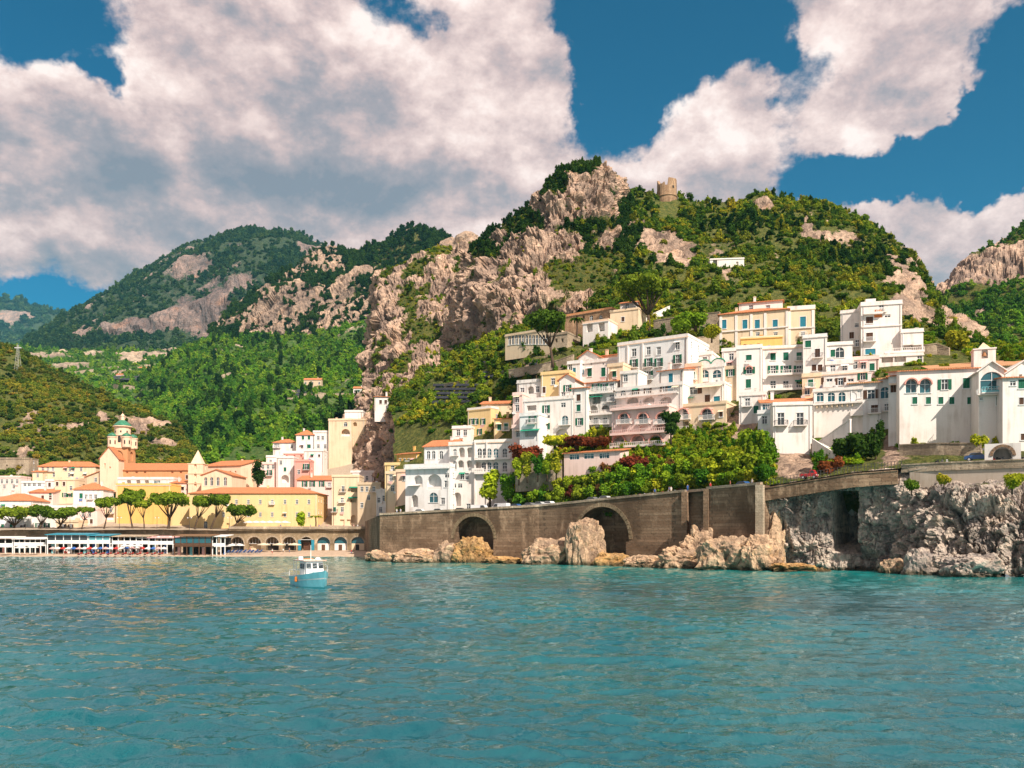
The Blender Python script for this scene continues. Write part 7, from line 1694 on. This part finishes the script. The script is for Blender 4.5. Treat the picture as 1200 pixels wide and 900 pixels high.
def scooter(label, b, rz, paint, group):
    root = empty('scooter', b, rz); tag(root, label, 'scooter', group)
    k = 'scoot' + paint
    if k not in CBM:
        CBM[k] = MB().hexa([(-.7, -.16, .35), (-.1, -.16, .3), (-.05, -.16, .62), (-.75, -.16, .68)], [(-.7, .16, .35), (-.1, .16, .3), (-.05, .16, .62), (-.75, .16, .68)]).hexa([(.28, -.18, .25), (.42, -.18, .25), (.55, -.12, 1.0), (.45, -.12, 1.0)], [(.28, .18, .25), (.42, .18, .25), (.55, .12, 1.0), (.45, .12, 1.0)]).box(-.12, .35, -.13, .13, .22, .32).mesh('body', CARP[paint])
        CBM['seat'] = MB().box(-.75, -.08, -.14, .14, .685, .78).mesh('seat', TYRE)
        CBM['bars'] = MB().tube([(.42, -.32, 1.05), (.5, 0, 1.02), (.42, .32, 1.05)], .025, 5).mesh('handlebar', IRON)
        ring = [(.22 * math.cos(2*math.pi*j/12), .22 * math.sin(2*math.pi*j/12)) for j in range(12)]
        CBM['swheel'] = MB().hexa([(x, -.05, z) for x, z in ring], [(x, .05, z) for x, z in ring]).mesh('wheel', TYRE)
    link('body', CBM[k], root); link('seat', CBM['seat'], root); link('handlebar', CBM['bars'], root)
    for x in (-.55, .58): link('wheel', CBM['swheel'], root, (x, 0, .22))
for i, px in enumerate([1092, 1098, 1104, 1160, 1166, 1171, 1183, 1188, 1193, 1198]):
    scooter('parked scooter in the row under the convent wall', edge(px, 6.5, .45), R(50 + (i * 37) % 30), ('black', 'grey', 'white', 'red')[i % 4], 'scooters under the convent wall')
for i, px in enumerate([738, 744, 750, 757, 764, 771, 778, 786, 794]):
    scooter('parked scooter in the row along the hanging garden', edge(px, 1.8, -.12), R(40 + (i * 37) % 30), ('black', 'red', 'white', 'grey')[i % 4], 'scooters along the hanging garden')
# railing of the road above the cave
def railing(label, pa, pb, n):
    root = empty('road_railing', edge(pa)); root.location = (0, 0, 0); tag(root, label, 'railing')
    pts = [edge(pa + (pb - pa) * k / n, .3) for k in range(n + 1)]
    for p in pts: MB().tube([p - Vector((0, 0, .3)), p + Vector((0, 0, 1.1))], .05, 4).build('post', IRON, root)
    for h in (.55, 1.08): MB().tube([p + Vector((0, 0, h)) for p in pts], .04, 4).build('rail', IRON, root)
railing('dark iron railing along the road above the shaded cliff', 898, 1056, 40)
wall_thing('road_parapet', 'low tan parapet along the road above the concrete wall', [(1056, 545.5, 144.4), (1100, 543, 141), (1200, 539, 134), (1330, 536, 126)], .8, .4, STONEL, foot=.4)
# tunnel mouth under the convent
def portal():
    b = P(1175, 541, 140); root = empty('tunnel_portal', b, R(-25)); tag(root, 'small stone-arched tunnel mouth under the convent', 'tunnel portal'); mb = MB()
    facade(mb, (-2.6, 0, 0), (1, 0, 0), (0, 1, 0), 5.2, -1, 3.0, [(2.6, .01, 2.8, 2.3, True, 3)]); mb.poly([(-2.6, 0, 3.0), (2.6, 0, 3.0), (2.6, 3, 3.0), (-2.6, 3, 3.0)]); mb.build('masonry', OLDW, root)
    for k in range(11):
        q0, q1 = math.pi * (k + .05) / 11, math.pi * (k + .95) / 11; pr = [(-r * math.cos(q), .95 + r * math.sin(q)) for r, q in ((1.41, q0), (1.41, q1), (1.9, q1), (1.9, q0))]
        MB().hexa([(x, -.12, z) for x, z in pr], [(x, .2, z) for x, z in pr]).build('arch_stone', STONE, root)
portal()

# ------------------------------------------------------------------ beach clubs
def pavilion(name, label, x0, x1, Y, y_deck, y_up, y_roof, bays, roofm, postm, frontm=None, dep=7.0, rail=True, upper_dark=False, lower=None):
    """two-level timber bathing pavilion: lower level y_deck..y_up, upper level y_up..y_roof (photo rows)"""
    s = Y / F; root = empty(name, P((x0 + x1) / 2, y_deck, Y)); tag(root, label, 'beach pavilion', None); W = (x1 - x0) * s; z1 = (y_deck - y_up) * s; z2 = (y_deck - y_roof) * s
    MB().box(-W/2, W/2, 0, dep, z1 - .2, z1).build('floor', postm, root)
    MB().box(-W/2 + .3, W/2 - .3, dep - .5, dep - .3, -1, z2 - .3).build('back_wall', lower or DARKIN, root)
    rf = MB().hexa([(-W/2 - .4, -.7, z2), (W/2 + .4, -.7, z2), (W/2 + .4, dep, z2 + .55), (-W/2 - .4, dep, z2 + .55)], [(-W/2 - .4, -.7, z2 + .18), (W/2 + .4, -.7, z2 + .18), (W/2 + .4, dep, z2 + .75), (-W/2 - .4, dep, z2 + .75)]).build('roof', roofm, root)
    for k in range(bays + 1):
        x = -W/2 + .12 + (W - .24) * k / bays
        MB().box(x - .12, x + .12, .003, .25, -1.2, z1 - .203).build('post', postm, root); MB().box(x - .10, x + .10, .003, .22, z1 + .003, z2 - .003).build('post', postm, root)
    for k in range(bays):
        xa = -W/2 + .12 + (W - .24) * k / bays + .13; xb = -W/2 + .12 + (W - .24) * (k + 1) / bays - .13
        if frontm: MB().box(xa, xb, .08, .16, z1 + 1.0, z2 - .35).build('window_panel', frontm, root)
        MB().box(xa, xb, .05, .12, z1 + .05, z1 + .95).build('railing_panel', WHITEP if not upper_dark else BROWNP, root)
        if k % 2 == 0: MB().box(xa, (xa + xb) / 2, 2.2, 2.3, -.9, z1 - .3).build('cabin_door', hrng.choice([WHITEP, CANVASP, TEAL2, BLUEP]), root)
    return root
pavilion('beach_pavilion', 'white two-level pavilion with bright teal roof on the beach', 55, 103, 276, 647.5, 636.5, 627, 5, TEALROOF, WHITEP, GLASS)
pavilion('beach_pavilion', 'pale annex with light teal panels joined to the teal-roofed pavilion', 103.5, 129, 276, 647.5, 636.5, 628, 3, TEALROOF, WHITEP, TEAL2)
pavilion('beach_pavilion', 'open white pavilion with tan flat roof in the middle of the beach', 131, 174, 277, 647.5, 637, 629, 6, STONEL, WHITEP, None)
pavilion('beach_pavilion', 'open terrace pavilion with pink canopies beside the dark one', 174.5, 203, 277, 647.5, 637.5, 630.5, 4, CANVASP, WHITEP, None)
pavilion('beach_pavilion', 'dark pavilion with blue upper windows and red band at the beach end', 204, 248, 270, 651, 640, 628.5, 6, WOOD, BROWNP, GLASST, upper_dark=True)
pavilion('beach_pavilion', 'small timber terrace with white rail right of the dark pavilion', 248.5, 264, 272, 650, 640, 629, 3, WHITEP, WHITEP, None)
pavilion('beach_pavilion', 'low white bathing huts at the far beach end beside the teal-roofed pavilion', 16, 54, 278, 647, 639, 632, 6, CANVASW, WHITEP, None)
pavilion('beach_pavilion', 'dark open kiosk with white canopy at the edge of the beach', -20, 15, 278, 647, 640, 631, 4, CANVASW, WHITEP, None)
MB2 = MB().box(-6, 6, -.06, -.003, -.3, .1)
def parasol(label, px, py, Y, r, mat, group, h=2.4):
    root = empty('parasol', P(px, py, Y)); tag(root, label, 'parasol', group)
    MB().tube([(0, 0, 0), (0, 0, h)], .04, 5).build('pole', WHITEP, root)
    V = [(0, 0, h + .45)]; n = 8
    for k in range(n): q = 2 * math.pi * k / n; V.append((r * math.cos(q), r * math.sin(q), h - .1))
    for k in range(n): q = 2 * math.pi * k / n; V.append((r * math.cos(q), r * math.sin(q), h - .32))
    Fc = [(0, 1 + k, 1 + (k + 1) % n) for k in range(n)] + [(1 + k, 1 + n + k, 1 + n + (k + 1) % n, 1 + (k + 1) % n) for k in range(n)]
    link('canopy', mesh('canopy', V, Fc, mat), root)
for px in (309, 327, 345): parasol('wide cream parasol before the dark arcade arches', px, 645.5, 285, 2.3, CANVAS, 'cream parasols before the arcade', 2.2)
for px, py in ((8, 649), (24, 650), (38, 649.5)): parasol('white parasol on the sand beside the low bathing huts', px, py, 271, 1.9, CANVASW, 'white parasols on the sand')
for px in (166, 172, 179, 186, 193, 200): parasol('pink-white parasol on the upper pavilion terrace', px, 637, 279, 1.3, CANVASP if px % 2 else CANVASW, 'parasols on the pavilion terrace', 2.0)
for px in (262, 272, 281): parasol('white parasol beside the small timber terrace', px, 647, 279, 1.6, CANVASW, 'white parasols at the beach end')
for px in (292, 300, 308, 316, 325, 334): parasol('cream promenade parasol before the long yellow building', px, 619.5, 297, 2.0, CANVASW, 'promenade cafe parasols', 2.3)
for px in (146, 154, 162): parasol('white parasol on the sand under the open white pavilion', px, 648, 273, 1.4, CANVASW, 'white parasols before the pavilions')
for i in range(22):
    px = 62 + 6.2 * i; parasol('small beach parasol before the white pavilions', px, 649.2, 275.5, 1.15, (CANVASP, CANVASW, REDP, CANVASW, BLUEP)[i % 5], 'small beach parasols before the pavilions', 1.9)
lm = {}
def lounger(label, px, py, Y, mat, group, rz):
    if mat.name not in lm:
        bed = MB().box(-.9, .45, -.32, .32, .28, .36).hexa([(.46, -.32, .28), (.46, .32, .28), (.46, .32, .36), (.46, -.32, .36)], [(1.05, -.32, .72), (1.05, .32, .72), (1.0, .32, .79), (1.0, -.32, .79)])
        fr = MB()
        for x in (-.8, .35):
            for y in (-.28, .28): fr.box(x - .03, x + .03, y - .03, y + .03, 0, .279)
        lm[mat.name] = (bed.mesh('mattress', mat), fr.mesh('frame', WHITEP))
    root = empty('sun_lounger', P(px, py, Y), rz); tag(root, label, 'sun lounger', group)
    link('mattress', lm[mat.name][0], root); link('frame', lm[mat.name][1], root)
for i in range(12): lounger('red sun lounger in the row at the water edge', 92 + 8.6 * i, 651.3, 268.5, REDP, 'red loungers at the water edge', R(-60))
for i in range(12): lounger('red sun lounger in the second row below the white pavilions', 95 + 8.6 * i, 650.2, 271.5, REDP, 'red loungers second row', R(-60))
for j in range(3):
    for i in range(9): lounger('blue sun lounger on the sand before the arcade', 266 + 4.6 * i + j, 648.6 - j * .9, 274 + j * 3, BLUEP, 'blue loungers before the arcade', R(-50 + 10 * (i % 3)))
# people on the sand and the road
def body_mesh():
    me = bpy.data.meshes.new('body_skeleton')
    v = [(0, 0, .93), (0, 0, 1.15), (0, 0, 1.40), (0, 0, 1.50), (0, .02, 1.62), (0, .01, 1.74), (.19, 0, 1.40), (.27, .02, 1.14), (.28, -.08, .90), (-.19, 0, 1.40), (-.28, 0, 1.13), (-.27, -.06, .88), (.10, 0, .88), (.12, -.04, .48), (.12, .04, .08), (.13, -.12, .03), (-.10, 0, .88), (-.12, .03, .48), (-.12, .08, .08), (-.13, -.08, .03)]
    e = [(0, 1), (1, 2), (2, 3), (3, 4), (4, 5), (2, 6), (6, 7), (7, 8), (2, 9), (9, 10), (10, 11), (0, 12), (12, 13), (13, 14), (14, 15), (0, 16), (16, 17), (17, 18), (18, 19)]
    me.from_pydata(v, e, []); o = bpy.data.objects.new('body_source', me); COL.objects.link(o)
    md = o.modifiers.new('skin', 'SKIN'); o.modifiers.new('sub', 'SUBSURF').levels = 1
    rad = [.14, .13, .15, .06, .10, .08, .06, .045, .035, .06, .045, .035, .09, .065, .045, .04, .09, .065, .045, .04]
    for sv, r in zip(me.skin_vertices[0].data, rad): sv.radius = (r, r * .8)
    me.skin_vertices[0].data[0].use_root = True
    dg = bpy.context.evaluated_depsgraph_get(); res = bpy.data.meshes.new_from_object(o.evaluated_get(dg)); bpy.data.objects.remove(o)
    return res
BODY = body_mesh()
def person(label, b, rz, shirt, shorts, group):
    k = 'body' + shirt.name + shorts.name
    if k not in CBM:
        me = BODY.copy(); me.materials.clear()
        for m in (SKIN, shirt, shorts, BROWNP): me.materials.append(m)
        for p in me.polygons:
            z = p.center.z; x = abs(p.center.x); p.use_smooth = True
            p.material_index = 3 if z > 1.70 else (1 if .98 < z < 1.47 and x < .24 else (2 if .45 < z <= .98 and x < .22 else 0))
        CBM[k] = me
    o = link('person', CBM[k], None, b, rz); tag(o, label, 'person', group)
pr = random.Random(5)
for i in range(16):
    px = pr.choice([pr.uniform(60, 200), pr.uniform(265, 425)]); person('tiny bather in swimwear standing on the sand', P(px, 650.5 - pr.uniform(0, 3), 272 + pr.uniform(0, 6)), pr.uniform(0, 6), pr.choice([SKIN, CANVASW, BLUEP, REDP]), pr.choice([BLUEP, REDP, IRON]), 'bathers on the beach')
for i in range(10):
    px = pr.uniform(455, 480) if i < 3 else pr.uniform(720, 890); person('tiny walker at the road parapet', edge(px, 1.0, -.12), pr.uniform(0, 6), pr.choice([REDP, CANVASW, BLUEP, CANVASP]), pr.choice([BLUEP, IRON, CANVAS]), 'walkers on the coast road')
for i in range(10):
    person('tiny stroller on the promenade before the yellow building', P(pr.uniform(290, 425), 620, 296), pr.uniform(0, 6), pr.choice([REDP, CANVASW, BLUEP, CANVASP]), pr.choice([BLUEP, IRON, CANVAS]), 'strollers on the promenade')
def lamp(label, b, h=5.0):
    root = empty('street_lamp', b); tag(root, label, 'street lamp', 'promenade street lamps')
    MB().tube([(0, 0, 0), (0, 0, h)], [.09, .05], 6).build('pole', IRON, root); MB().tube([(-.6, 0, h - .3), (0, 0, h), (.6, 0, h - .3)], .04, 5).build('arm', IRON, root)
    for x in (-.6, .6): MB().lathe([(.08, h - .75), (.2, h - .5), (.22, h - .4), (.05, h - .3)], 8, x).build('lantern', WHITEP, root)
for px in (30, 82, 140, 184, 222, 269): lamp('dark double-arm street lamp on the promenade behind the beach', P(px, 622, 296))

# ------------------------------------------------------------------ summer haze
hz = bpy.data.materials.new('haze'); hz.use_nodes = True; hz.node_tree.nodes.clear()
hn = NT(hz.node_tree); ho = hn.n('ShaderNodeOutputMaterial')
hv = hn.n('ShaderNodeVolumePrincipled', {'Color': (0.22, 0.70, 0.92, 1), 'Density': 0.000037, 'Anisotropy': 0.0})
hz.node_tree.links.new(hv.outputs[0], ho.inputs['Volume'])
hb = MB().box(-3200, 3200, -3200, 6300, -60, 1560).build('haze', hz)
tag(hb, 'thin blue summer haze over the whole bay', 'haze', None, 'stuff')
